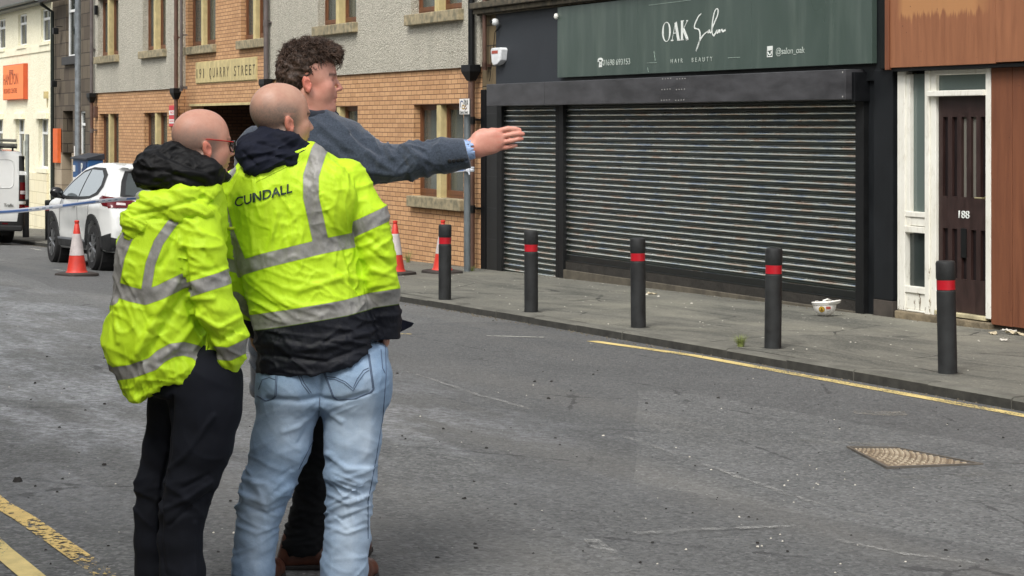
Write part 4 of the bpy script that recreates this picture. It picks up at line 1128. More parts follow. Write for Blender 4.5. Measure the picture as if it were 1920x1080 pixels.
mb = MB(); vb(D_ + .001, E_ - .001, 0, 0, zt - .05, zt - .002, -.02, .08); mb.build('head', WP, un, bevel=.004)
mb = MB(); r0, r1 = HZ(1715, 436), HZ(1715, 397); vb(B_ - .03, C_ - .001, 0, 0, r0, r0 + (r1 - r0) * .3, -.03, .08); vb(B_ - .03, C_ - .001, 0, 0, r0 + (r1 - r0) * .33, r0 + (r1 - r0) * .72, -.012, .06); vb(B_ - .03, C_ - .001, 0, 0, r0 + (r1 - r0) * .75, r1, -.026, .08); mb.build('side_rail', WP, un, bevel=.005)
mb = MB(); vb(B_ - .03, C_ - .001, 0, 0, HZ(1715, 549), HZ(1715, 537), -.03, .1); vb(B_ - .03, C_ - .001, 0, 0, HZ(1715, 580), HZ(1715, 549) - .003, -.012, .06); vb(A_ + .15, C_, 0, 0, HZ(1715, 584), HZ(1715, 580) - .002, -.034, .1); mb.build('side_panel', WP, un, bevel=.005)
GLB = glass('side_light_glass', srgb(104, 116, 112), .15)
mb = MB(); vb(B_ - .02, C_, 0, 0, r1, zt - .03, .03, .006); mb.build('pane', GLB, un)
mb = MB(); vb(B_ - .02, C_, 0, 0, HZ(1715, 537), r0, .03, .006); mb.build('pane', GLASSD, un)
mb = MB(); vb(D_, E_, 0, 0, z1_, zt - .05, .03, .006); mb.build('pane', GLB, un)
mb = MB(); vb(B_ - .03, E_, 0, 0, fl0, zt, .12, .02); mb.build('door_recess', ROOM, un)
# the door itself
DP = mk('aubergine_door_paint', srgb(54, 37, 34), .42, var=.35, vscale=5, stretch=(4, 4, 1), streak=.4)
DX0, DX1 = D_ + .005, E_ - .003; DZ0, DZ1 = HZ(1800, 586), z0_ - .004
dr = MB(); W = DX1 - DX0; H = DZ1 - DZ0
nsl = 5; panes = []
for (u0, u1) in ((.535, .905), (.155, .385)):
    for k in range(nsl):
        a = DX0 + W * (.085 + k * .185); b = a + W * .10
        panes.append([a, b, DZ0 + H * u0, DZ0 + H * u1, .03])
slot = panes[7]
wall_face(dr, DX0, DX1, DZ0, DZ1, panes, .02, .03); 
door = dr.build('door', DP, un)
mb = MB()
for i, p in enumerate(panes):
    if i in (2, 3): continue
    mb.quad((p[0], .051, p[2]), (p[1], .051, p[2]), (p[1], .051, p[3]), (p[0], .051, p[3]))
mb.build('door_slot_backs', mk('door_slot_dark', srgb(28, 20, 21), .5), un)
mb = MB(); 
for i in (2, 3):
    p = panes[i]; mb.quad((p[0], .05, p[2]), (p[1], .05, p[2]), (p[1], .05, p[3]), (p[0], .05, p[3]))
mb.build('door_pane', glass('door_glass', srgb(120, 118, 110), .1), un)
mb = MB(); p = panes[7]; mb.box(p[0] - .005, p[1] + .005, .012, .06, p[2] + H * .10, p[3] + .01); mb.build('letter_slot', IRON, un, bevel=.003)
text_mesh('188', .105, 'door_number', LETW, un, (DX0 + DX1) / 2 + .0, .015, DZ0 + H * .452, width=.16, depth=.008)
mb = MB(); xh = DX1 - .05; zh = DZ0 + H * .535; mb.tube([(xh, .02, zh), (xh, -.03, zh), (xh - .1, -.035, zh)], .009, 8); mb.lathe([(.02, 0), (.02, .006)], (xh, .018, zh), 12, m=Matrix.Rotation(R(90), 4, 'X')); mb.build('handle', mk('brass', srgb(190, 180, 140), .3, .8), un, smooth=True, autosm=40)
mb = MB(); mb.box(DX0, DX1, -.04, .1, DZ0 - .045, DZ0 - .004); mb.build('door_sill', mk('cream_sill', srgb(196, 186, 150), .7, var=.4), un, bevel=.006)
mb = MB(); rn = random.Random(4); x = SHR
mb.box(A_, F_ + .02, -.07, .15, Z0, HZ(1715, 584) - .004); mb.build('doorstep', mk('doorstep_stone', srgb(128, 116, 94), .9, var=.5, vscale=7, bscale=16, bstr=.9, bdist=.02), un, bevel=.015)
mb = MB(); mb.box(F_ + .022, RUR, .0, .14, Z0, gz(F_, 0) + .06); mb.build('base_wall', mk('base_rubble', srgb(74, 66, 54), .9, var=.5), un)

# ------------------------------------------------------------------ unseen buildings behind the viewer, added to block sky and darken reflections
def opposite(L0, L1, wallm, label, nb):
    y = -(NL + 3.9)
    z0 = -1.0
    root = thing('unseen_tenement', label, 'building', (L0, y, z0))
    rn = random.Random(nb); holes = []
    for fz_ in (1.1, 4.3):
        x = L0 + .9
        while x < L1 - 1.8:
            holes.append([x, x + 1.1, fz_, fz_ + 1.6, -.15]); x += 2.7
    mb = MB(); wall_face(mb, L0, L1, z0 - .5, 7.2, holes, y, -.15)
    mb.quad((L0, y - 7, z0), (L1, y - 7, z0), (L1, y - 7, 7.2), (L0, y - 7, 7.2)); mb.quad((L0, y, 7.2), (L1, y, 7.2), (L1, y - 7, 7.2), (L0, y - 7, 7.2))
    for x in (L0, L1): mb.quad((x, y, z0), (x, y - 7, z0), (x, y - 7, 7.2), (x, y, 7.2))
    mb.build('wall', wallm, root)
    for h in holes:
        mb = MB(); frame_ring(mb, h[0], h[1], h[2], h[3], y - .2, y - .13, .06); m_ = (h[2] + h[3]) / 2; mb.box(h[0], h[1], y - .2, y - .13, m_ - .03, m_ + .03); mb.build('window_frame', UPVC, root)
        mb = MB(); mb.quad((h[0], y - .17, h[2]), (h[1], y - .17, h[2]), (h[1], y - .17, h[3]), (h[0], y - .17, h[3])); mb.build('pane', GLASSD, root)
    mb = MB(); mb.add([(L0, y + .3, 7.2), (L1, y + .3, 7.2), (L1, y - 3.5, 9.2), (L0, y - 3.5, 9.2), (L1, y - 7.3, 7.2), (L0, y - 7.3, 7.2)], [(0, 1, 2, 3), (3, 2, 4, 5), (0, 3, 5), (1, 4, 2)]); mb.build('roof', SLATE, root)
opposite(-22, -2, STONE, 'unseen dark sandstone tenement added on the near side to block sky, beyond the left edge', 1)
opposite(-1.98, 16, HARL, 'unseen grey roughcast tenement added on the near side to block sky, behind the three men', 2)
opposite(16.02, 40, UPSTONE, 'unseen buff sandstone tenement added on the near side to block sky, behind the viewer', 3)
# ------------------------------------------------------------------ implicit-surface modelling kit (numpy)
F32 = np.float32
def smin(a, b, k):
    if k <= 0: return np.minimum(a, b)
    h = np.clip(.5 + .5 * (b - a) / k, 0, 1)
    return b + (a - b) * h - k * h * (1 - h)
def smax(a, b, k): return -smin(-a, -b, k)
class Capsule:                       # tapered limb, optionally flattened in depth (y)
    def __init__(s, a, b, ra, rb, fy=1.0, k=None):
        s.a = np.array(a, F32); s.b = np.array(b, F32); s.ra = ra; s.rb = rb; s.fy = fy; s.k = k
        r = max(ra, rb) * max(1, fy) * 1.05
        s.lo = np.minimum(s.a, s.b) - r; s.hi = np.maximum(s.a, s.b) + r
    def __call__(s, x, y, z):
        ax, ay, az = s.a; bx, by, bz = s.b; fy = s.fy
        dx, dy, dz = bx - ax, (by - ay) / fy, bz - az
        px, py, pz = x - ax, (y - ay) / fy, z - az
        t = np.clip((px * dx + py * dy + pz * dz) / (dx * dx + dy * dy + dz * dz + 1e-12), 0, 1)
        d = np.sqrt((px - t * dx) ** 2 + (py - t * dy) ** 2 + (pz - t * dz) ** 2) - (s.ra + (s.rb - s.ra) * t)
        return d * min(1.0, fy)
class Ell:                           # ellipsoid with optional rotation matrix
    def __init__(s, c, r, rot=None, k=None):
        s.c = np.array(c, F32); s.r = np.array(r, F32); s.m = None if rot is None else np.array(rot.to_3x3().transposed() if isinstance(rot, Matrix) else rot, F32); s.k = k
        R_ = float(max(r)) * 1.05 if rot is not None else s.r * 1.05
        s.lo = s.c - R_; s.hi = s.c + R_
    def __call__(s, x, y, z):
        x, y, z = x - s.c[0], y - s.c[1], z - s.c[2]
        if s.m is not None:
            m = s.m; x, y, z = m[0, 0] * x + m[0, 1] * y + m[0, 2] * z, m[1, 0] * x + m[1, 1] * y + m[1, 2] * z, m[2, 0] * x + m[2, 1] * y + m[2, 2] * z
        a, b, c = s.r
        k0 = np.sqrt((x / a) ** 2 + (y / b) ** 2 + (z / c) ** 2); k1 = np.sqrt((x / a ** 2) ** 2 + (y / b ** 2) ** 2 + (z / c ** 2) ** 2) + 1e-9
        return k0 * (k0 - 1) / k1
class Loft:                          # stack of superelliptic sections: (z, cx, rx, cy, ry)
    def __init__(s, secs, p=2.3, k=None, round_=.03):
        s.s = np.array(sorted(secs), F32); s.p = p; s.k = k; s.rd = round_
        q = s.s; s.lo = np.array([(q[:, 1] - q[:, 2]).min(), (q[:, 3] - q[:, 4]).min(), q[0, 0]], F32) - .02
        s.hi = np.array([(q[:, 1] + q[:, 2]).max(), (q[:, 3] + q[:, 4]).max(), q[-1, 0]], F32) + .02
    def __call__(s, x, y, z):
        q = s.s; zz = z
        def itp(c):
            return np.interp(zz, q[:, 0], q[:, c]).astype(F32)
        if getattr(zz, 'ndim', 0) == 3 and zz.shape[0] == 1 and zz.shape[1] == 1: pass
        cx, rx, cy, ry = itp(1), itp(2), itp(3), itp(4)
        n = (np.abs((x - cx) / rx) ** s.p + np.abs((y - cy) / ry) ** s.p) ** (1 / s.p)
        d = (n - 1) * np.minimum(rx, ry)
        return smax(d, np.maximum(q[0, 0] - zz, zz - q[-1, 0]), s.rd)
class Half:
    k = None                          # keep the side where f(x,y,z) < 0
    def __init__(s, f): s.f = f; s.lo = np.array([-99] * 3); s.hi = np.array([99] * 3)
    def __call__(s, x, y, z): return s.f(x, y, z)

def solid(prims, h, k=.02, cuts=(), pad=.02, smooth=1, post=None):
    """prims: union with blend k; cuts: (shape, blend) removed. returns verts, faces"""
    lo = np.min([p.lo for p in prims], axis=0) - pad; hi = np.max([p.hi for p in prims], axis=0) + pad
    n = np.ceil((hi - lo) / h).astype(int) + 1
    ax = [(lo[i] + h * np.arange(n[i])).astype(F32) for i in range(3)]
    D = np.full(n, 1.0, F32)
    def sl(p, m):
        a = np.maximum(((p.lo - m - lo) / h).astype(int), 0); b = np.minimum(((p.hi + m - lo) / h).astype(int) + 2, n)
        return a, b
    for p in prims:
        kk = p.k if p.k is not None else k
        a, b = sl(p, kk + 3 * h)
        if (b <= a).any(): continue
        S = (slice(a[0], b[0]), slice(a[1], b[1]), slice(a[2], b[2]))
        v = p(ax[0][S[0]][:, None, None], ax[1][S[1]][None, :, None], ax[2][S[2]][None, None, :])
        D[S] = smin(D[S], v, kk)
    for p, kk in cuts:
        a, b = sl(p, kk + 3 * h); a = np.minimum(a, n); b = np.maximum(b, 0)
        if (b <= a).any(): continue
        S = (slice(a[0], b[0]), slice(a[1], b[1]), slice(a[2], b[2]))
        v = p(ax[0][S[0]][:, None, None], ax[1][S[1]][None, :, None], ax[2][S[2]][None, None, :])
        D[S] = smax(D[S], -v, kk)
    D[0] = D[-1] = 1; D[:, 0] = D[:, -1] = 1; D[:, :, 0] = D[:, :, -1] = 1
    # surface nets
    ins = D < 0
    c = np.zeros(np.array(n) - 1, np.int8)
    for i in (0, 1):
        for j in (0, 1):
            for l in (0, 1): c += ins[i:n[0] - 1 + i, j:n[1] - 1 + j, l:n[2] - 1 + l]
    act = np.argwhere((c > 0) & (c < 8)); idx = -np.ones(c.shape, np.int32); idx[tuple(act.T)] = np.arange(len(act))
    acc = np.zeros((len(act), 3), F32); cnt = np.zeros(len(act), F32)
    corners = [(i, j, l) for i in (0, 1) for j in (0, 1) for l in (0, 1)]
    for A in corners:
        for ax_ in range(3):
            if A[ax_] == 1: continue
            B = list(A); B[ax_] = 1
            va = D[tuple((act + A).T)]; vb = D[tuple((act + B).T)]
            m = (va < 0) != (vb < 0); t = np.where(m, va / (va - vb + 1e-12), 0)
            p = np.tile(np.array(A, F32), (len(act), 1)); p[:, ax_] = t
            acc[m] += p[m]; cnt[m] += 1
    V = (act + acc / cnt[:, None]) * h + lo
    Q = []
    for ax_ in range(3):
        o = [0, 1, 2]; o.remove(ax_); u, v = o
        sa = [slice(None)] * 3; sb = [slice(None)] * 3; sa[ax_] = slice(0, n[ax_] - 1); sb[ax_] = slice(1, n[ax_])
        ed = ins[tuple(sa)] != ins[tuple(sb)]
        E = np.argwhere(ed); E = E[(E[:, u] > 0) & (E[:, v] > 0) & (E[:, u] < n[u] - 1) & (E[:, v] < n[v] - 1)]
        s_in = ins[tuple(E.T)]
        du = np.zeros(3, int); du[u] = 1; dv = np.zeros(3, int); dv[v] = 1
        q = np.stack([idx[tuple(E.T)], idx[tuple((E - du).T)], idx[tuple((E - du - dv).T)], idx[tuple((E - dv).T)]], 1)
        flip = s_in if ax_ != 1 else ~s_in
        q[flip] = q[flip][:, ::-1]
        Q.append(q)
    Q = np.concatenate(Q); Q = Q[(Q >= 0).all(1)][:, ::-1]
    for _ in range(smooth): V = relax(V, Q)
    return V.astype(np.float64), Q
def relax(V, Q, f=.5):
    acc = np.zeros_like(V); cnt = np.zeros(len(V))
    for i in range(4):
        a, b = Q[:, i], Q[:, (i + 1) % 4]
        for k in range(3):
            acc[:, k] += np.bincount(a, V[b, k], len(V)) + np.bincount(b, V[a, k], len(V))
        cnt += np.bincount(a, minlength=len(V)) + np.bincount(b, minlength=len(V))
    cnt[cnt == 0] = 1
    return V + f * (acc / cnt[:, None] - V)
def vnormals(V, Q):
    d1 = V[Q[:, 2]] - V[Q[:, 0]]; d2 = V[Q[:, 3]] - V[Q[:, 1]]; fn = np.cross(d1, d2); N = np.zeros_like(V)
    for i in range(4):
        for k in range(3): N[:, k] += np.bincount(Q[:, i], fn[:, k], len(V))
    return N / (np.linalg.norm(N, axis=1)[:, None] + 1e-12)
_P = np.random.RandomState(5).permutation(256); _P = np.concatenate([_P, _P, _P])
_G = np.random.RandomState(6).normal(size=(256, 3)); _G /= np.linalg.norm(_G, axis=1)[:, None]
def pnoise(p):
    """gradient noise, about -1..1, p (N,3)"""
    i = np.floor(p).astype(int); f = p - i; u = f * f * f * (f * (f * 6 - 15) + 10); r = 0
    for a in (0, 1):
        for b in (0, 1):
            for c in (0, 1):
                h = _P[(_P[(_P[(i[:, 0] + a) & 255] + i[:, 1] + b) & 255] + i[:, 2] + c) & 255]
                g = _G[h]; d = g[:, 0] * (f[:, 0] - a) + g[:, 1] * (f[:, 1] - b) + g[:, 2] * (f[:, 2] - c)
                w_ = (u[:, 0] if a else 1 - u[:, 0]) * (u[:, 1] if b else 1 - u[:, 1]) * (u[:, 2] if c else 1 - u[:, 2])
                r = r + w_ * d
    return r * 1.6
def folds(p, size, rot=(0, 0, 0), seed=0, warp=.35, power=1.0):
    """ridged cloth creases; size = (sx,sy,sz) wavelength in metres along rotated axes"""
    m = np.array(Matrix.Rotation(R(rot[0]), 3, 'X') @ Matrix.Rotation(R(rot[1]), 3, 'Y') @ Matrix.Rotation(R(rot[2]), 3, 'Z'))
    q = p @ m.T / np.array(size) + seed * 7.31
    if warp: q = q + warp * np.stack([pnoise(q * .6 + 3.1), pnoise(q * .6 + 9.7), pnoise(q * .6 + 15.2)], 1)
    n = pnoise(q)
    return (1 - np.minimum(1, np.abs(n) * 2.2)) ** (1.6 * power) - .35
def seg_dist(px, py, pts):
    """distance in pixels and parameter along a polyline"""
    best = np.full(len(px), 1e9); 
    for (ax, ay), (bx, by) in zip(pts[:-1], pts[1:]):
        dx, dy = bx - ax, by - ay; t = np.clip(((px - ax) * dx + (py - ay) * dy) / (dx * dx + dy * dy + 1e-9), 0, 1)
        best = np.minimum(best, np.hypot(px - ax - t * dx, py - ay - t * dy))
    return best
class Person:
    """maps places seen in the photograph at this person's distance onto metres in the scene"""
    def __init__(s, Y): s.Y = Y; s.k = FPX / Y
    def P(s, px, py, dy=0.0):
        Y = s.Y + dy; return ((px - 960) * Y / FPX, Y, CAMZ + (HOR - py) * Y / FPX)
    def r(s, px): return px / s.k
    def pix(s, V): return 960 + V[:, 0] * FPX / V[:, 1], HOR - (V[:, 2] - CAMZ) * FPX / V[:, 1]
    def chain(s, pts, fy=1.0, k=None):
        """pts: (px,py,dy,r_px)"""
        return [Capsule(s.P(*a[:3]), s.P(*b[:3]), s.r(a[3]), s.r(b[3]), fy, k) for a, b in zip(pts[:-1], pts[1:])]
    def loft(s, rows, p=2.3, k=None, rd=.03):
        """rows: (py, pxL, pxR, dy, ry)"""
        return Loft([(s.P(0, r_[0], r_[3])[2], s.P((r_[1] + r_[2]) / 2, r_[0], r_[3])[0], s.r((r_[2] - r_[1]) / 2), s.Y + r_[3], r_[4]) for r_ in rows], p, k, rd)
    def creases(s, V, N, lst, only=None):
        """lst: (points_px, width_px, height_m); moves vertices along their normals"""
        px, py = s.pix(V); D = np.zeros(len(V))
        front = np.clip(-N[:, 1] * 1.5 + .2, 0, 1)
        for pts, w_, a in lst:
            d = seg_dist(px, py, pts); D += a * np.exp(-(d / w_) ** 2)
        D *= front
        if only is not None: D *= only
        return V + N * D[:, None]
def make(name, V, Q, mat, root=None, org=(0, 0, 0), attrs=None, smooth=True):
    me = bpy.data.meshes.new(name); V = np.asarray(V, float) - np.array(org)
    me.vertices.add(len(V)); me.vertices.foreach_set('co', V.ravel().astype(F32))
    me.loops.add(len(Q) * 4); me.loops.foreach_set('vertex_index', Q.ravel().astype(np.int32))
    me.polygons.add(len(Q)); me.polygons.foreach_set('loop_start', (np.arange(len(Q)) * 4).astype(np.int32))
    me.polygons.foreach_set('use_smooth', [smooth] * len(Q)); me.update(calc_edges=True); me.validate()
    me.materials.append(mat)
    for k, v in (attrs or {}).items():
        a = me.attributes.new(k, 'FLOAT', 'POINT'); a.data.foreach_set('value', np.asarray(v, F32))
    o = bpy.data.objects.new(name, me); COL.objects.link(o)
    o['org'] = [float(q) for q in org]
    if root is not None: o.parent = root
    else: o.location = org
    return o
def rayY(V, Q):
    return BVHTree.FromPolygons([tuple(v) for v in V], [tuple(int(i) for i in q) for q in Q])
def hit_px(bvh, P_, px, py, off=.002):
    """first point of a body met on the line of sight through a pixel"""
    d = Vector(((px - 960) / FPX, 1.0, (HOR - py) / FPX)).normalized()
    o_ = Vector((0, 0, CAMZ)) + d * (P_.Y - 1.2)
    h, n, i, dist = bvh.ray_cast(o_, d, 3.0)
    if h is None: return None
    return h + n * off if n.dot(d) < 0 else h - n * off
def drape_line(mb, bvh, P_, pts, r=.0015, step=4, off=.001, dash=None):
    q = []
    for (ax, ay), (bx, by) in zip(pts[:-1], pts[1:]):
        k = max(1, int(math.hypot(bx - ax, by - ay) / step)); q += [(ax + (bx - ax) * i / k, ay + (by - ay) * i / k) for i in range(k)]
    q.append(pts[-1]); run = []
    for p in q:
        h = hit_px(bvh, P_, *p, off)
        if h is None:
            if len(run) > 1: mb.tube(run, r, 5)
            run = []; continue
        if run and (h - run[-1]).length > .05:
            if len(run) > 1: mb.tube(run, r, 5)
            run = []
        run.append(h)
    if len(run) > 1: mb.tube(run, r, 5)
def drape_text(txt, P_, bvh, px0, py0, px1, py1, hpx, name, mat, root, org, bold=.0):
    cu = bpy.data.curves.new(name, 'FONT'); cu.body = txt; cu.size = 1; cu.align_x = 'LEFT'; cu.resolution_u = 4; cu.offset = bold
    to = bpy.data.objects.new(name, cu); COL.objects.link(to); dg = bpy.context.evaluated_depsgraph_get()
    me = bpy.data.meshes.new_from_object(to.evaluated_get(dg)); bpy.data.objects.remove(to)
    bm = bmesh.new(); bm.from_mesh(me)
    bmesh.ops.triangulate(bm, faces=bm.faces)
    for _ in range(3):
        es = [e for e in bm.edges if e.calc_length() > .07]
        if es: bmesh.ops.subdivide_edges(bm, edges=es, cuts=1, use_grid_fill=False)
        bmesh.ops.triangulate(bm, faces=bm.faces)
    xs = [v.co.x for v in bm.verts]; ys = [v.co.y for v in bm.verts]; x0, x1, y0, y1 = min(xs), max(xs), min(ys), max(ys)
    L = math.hypot(px1 - px0, py1 - py0); ux, uy = (px1 - px0) / L, (py1 - py0) / L
    for v in bm.verts:
        a = (v.co.x - x0) / (x1 - x0) * L; b = (v.co.y - y0) / (y1 - y0) * hpx
        px, py = px0 + ux * a, py0 + uy * a - b
        h = hit_px(bvh, P_, px, py, .0035)
        v.co = (h or Vector(P_.P(px, py))) - Vector(org)
    bm.to_mesh(me); bm.free(); me.materials.clear(); me.materials.append(mat)
    o = bpy.data.objects.new(name, me); COL.objects.link(o); o.parent = root; return o

# ------------------------------------------------------------------ people: materials
def skin_mat(name, base, stub):
    t = NT(name); c = t.coord('Object')
    n = t.noise(c, 24, 7, .72); n2 = t.noise(c, 150, 4, .7)
    col = t.mix(t.ramp(n, .32, .66, 0, .85), base, tuple(v * f for v, f in zip(base, (.86, .72, .70))))
    col = t.mix(t.attr('red').outputs['Fac'], col, tuple(v * f for v, f in zip(base, (.95, .42, .38))))
    st = t.math('MULTIPLY', t.attr('stubble').outputs['Fac'], t.ramp(n2, .3, .6, .75, 1.15), clamp=True)
    col = t.mix(st, col, stub)
    col = t.mix(t.attr('dark').outputs['Fac'], col, (.012, .009, .008))
    t.out(col, t.ramp(n, .3, .7, .42, .6), 0, t.bump(n2, .3, .002))
    t.b.inputs['Subsurface Weight'].default_value = .06; t.b.inputs['Subsurface Radius'].default_value = (.012, .005, .003)
    return t.m
def hivis_mat(name='hi_vis_fabric'):
    t = NT(name); c = t.coord('Object')
    n = t.noise(c, 3.5, 6, .62); n2 = t.noise(c, 420, 2, .5); cr = t.noise(t.coord('Object', scale=(1.6, 1.6, .9)), 26, 5, .68, 1.2)
    y = t.mix(t.ramp(n, .35, .75), srgb(184, 222, 30), srgb(202, 238, 48))
    strip = t.attr('strip').outputs['Fac']; navy = t.attr('navy').outputs['Fac']
    ns = t.noise(t.coord('Object', scale=(1, 1, 1)), 14, 4, .6)
    grey = t.mix(t.ramp(ns, .35, .7), srgb(126, 125, 122), srgb(160, 159, 155))
    nav = t.mix(t.ramp(n, .3, .7), srgb(9, 12, 21), srgb(16, 20, 32))
    mn = t.math('GREATER_THAN', navy, 0.0); ms = t.math('LESS_THAN', strip, 0.0)
    col = t.mix(mn, y, nav); col = t.mix(ms, col, grey)
    edge = t.math('MULTIPLY', t.math('GREATER_THAN', strip, 0.0), t.math('LESS_THAN', strip, .0022)); col = t.mix(t.math('MULTIPLY', edge, .5), col, srgb(120, 150, 20))
    # ribbed elastic at the hem of one jacket
    rib = t.attr('rib').outputs['Fac']
    h = t.math('ADD', t.math('MULTIPLY', cr, .8), t.math('MULTIPLY', n2, .12))
    rough = t.mix(ms, (.62, .62, .62), (.38, .38, .38))
    sp = t.new('ShaderNodeSeparateColor'); t.link(rough, sp.inputs[0])
    t.out(col, sp.outputs[0], 0, t.bump(h, .45, .006))
    t.b.inputs['Sheen Weight'].default_value = .0; t.b.inputs['Specular IOR Level'].default_value = .35
    return t.m
def cloth(name, a, b, sc=6, weave=500, bstr=.25, rough=.85, crump=.35, sheen=.2, fade=None):
    t = NT(name); c = t.coord('Object')
    n = t.noise(c, sc, 6, .65); w_ = t.noise(c, weave, 2, .5); cr = t.noise(c, 24, 5, .65, .8)
    col = t.mix(t.ramp(n, .3, .7), a, b); col = t.mix(t.ramp(w_, .35, .7, 0, .35), col, tuple(x * .6 for x in a))
    if fade is not None: col = t.mix(t.math('MULTIPLY', t.attr('fade').outputs['Fac'], t.ramp(cr, .2, .7, .6, 1)), col, fade)
    t.out(col, rough, 0, t.bump(t.math('ADD', t.math('MULTIPLY', cr, crump), t.math('MULTIPLY', w_, .15)), bstr, .006))
    t.b.inputs['Sheen Weight'].default_value = sheen; t.b.inputs['Specular IOR Level'].default_value = .25
    return t.m
SKIN_R = skin_mat('ruddy_skin', srgb(212, 160, 142), srgb(120, 92, 80))
SKIN_B = skin_mat('pale_skin', srgb(200, 158, 136), srgb(122, 106, 96))
SKIN_C = skin_mat('warm_skin', srgb(206, 156, 134), srgb(140, 122, 112))
HIVIS = hivis_mat()
NAVYC = cloth('navy_hood_fabric', srgb(14, 18, 32), srgb(24, 29, 46), rough=.8, sheen=.0)
BLACKC = cloth('black_quilted_nylon', srgb(9, 10, 12), srgb(17, 18, 21), rough=.62, crump=.6, bstr=.4, sheen=.0)
DENIM = cloth('light_blue_denim', srgb(112, 140, 172), srgb(148, 173, 200), sc=5, weave=380, bstr=.5, crump=.7, sheen=.05, fade=srgb(190, 206, 222))
DENIMK = cloth('black_denim', srgb(14, 15, 18), srgb(24, 26, 29), sc=6, bstr=.4, crump=.6, sheen=.0)
TROUS = cloth('navy_black_trousers', srgb(11, 14, 22), srgb(18, 22, 33), sc=4, bstr=.2, crump=.3, sheen=.0)
TWEED = cloth('blue_grey_wool', srgb(42, 50, 62), srgb(74, 84, 99), sc=160, weave=620, bstr=.6, crump=.5, sheen=.3)
SHIRT = cloth('pale_blue_shirt', srgb(142, 170, 216), srgb(164, 190, 230), sc=8, rough=.7)
LEATH = mk('brown_leather', srgb(88, 50, 36), .38, var=.4, vscale=18, bscale=90, bstr=.25)
SOLE = mk('dark_rubber_sole', srgb(34, 28, 26), .7)
STITCH = mk('denim_stitching', srgb(84, 100, 124), .8)
STITCHY = mk('hivis_stitching', srgb(150, 178, 20), .8)
LETD = mk('jacket_print_navy', srgb(38, 58, 52), .7)

# ------------------------------------------------------------------ people: head and hand
def head_shapes(c, yaw, s=1.0, pitch=0.0, jaw=1.0):
    M = Matrix.Translation(c) @ Matrix.Rotation(R(yaw), 4, 'Z') @ Matrix.Rotation(R(pitch), 4, 'Y') @ Matrix.Scale(s, 4)
    R3 = (Matrix.Rotation(R(yaw), 3, 'Z') @ Matrix.Rotation(R(pitch), 3, 'Y'))
    q = lambda *p: tuple(M @ Vector(p))
    def E(p, r, rot=None, k=None):
        rr = R3 if rot is None else R3 @ rot
        return Ell(q(*p), [v * s for v in r], rr.to_4x4(), k)
    def C(a, b, ra, rb, k=None): return Capsule(q(*a), q(*b), ra * s, rb * s, 1.0, k)
    pr = [E((-.015, 0, .034), (.097, .077, .089)), E((.020, 0, .030), (.070, .068, .080)), E((.040, 0, -.005), (.052, .063, .075), k=.02), E((.030, 0, -.062), (.055 * jaw, .056 * jaw, .050), k=.02),
          E((.076, 0, -.099), (.024, .027, .018), k=.016), C((-.008, .050, -.050), (.062, .022, -.100), .020, .014, .018), C((-.008, -.050, -.050), (.062, -.022, -.100), .020, .014, .018),
          C((.086, -.030, .021), (.086, .030, .021), .0085, .0085, .012), E((.064, .042, -.022), (.024, .020, .022), k=.015), E((.064, -.042, -.022), (.024, .020, .022), k=.015),
          C((.090, 0, .010), (.113, 0, -.026), .0065, .0100, .007), E((.104, .0125, -.031), (.011, .0075, .0075), k=.004), E((.104, -.0125, -.031), (.011, .0075, .0075), k=.004),
          E((.090, 0, -.050), (.013, .020, .013), k=.010), E((.0965, 0, -.0585), (.0085, .0225, .0050), k=.003), E((.0945, 0, -.0705), (.0085, .0190, .0058), k=.003), E((.084, 0, -.084), (.012, .020, .010), k=.010)]
    for sgn in (1, -1):
        pr.append(E((.052, .033 * sgn, -.048), (.036, .028, .036), k=.02)); pr.append(E((.074, .020 * sgn, -.040), (.020, .020, .026), k=.012))
        pr.append(E((.0795, .031 * sgn, .002), (.0125, .0135, .0120), k=.002))
        er = Matrix.Rotation(R(-10), 3, 'Y') @ Matrix.Rotation(R(22 * sgn), 3, 'Z')
        pr.append(E((-.004, .0790 * sgn, -.021), (.0175, .0075, .0300), er, .004))
        pr.append(E((.002, .0780 * sgn, -.042), (.0080, .0065, .0105), er, .004))
        pr.append(E((-.012, .0830 * sgn, -.013), (.0115, .0055, .0250), er, .003))
    cuts = []
    for sgn in (1, -1):
        cuts.append((E((.094, .031 * sgn, .005), (.011, .017, .0085)), .008))
        cuts.append((E((.000, .0890 * sgn, -.019), (.0090, .0070, .0175), Matrix.Rotation(R(-10), 3, 'Y')), .003))
        cuts.append((E((.112, .0075 * sgn, -.0405), (.005, .0035, .004)), .003))
    cuts.append((E((.104, 0, -.0645), (.011, .022, .0012)), .002))
    return pr, cuts, M
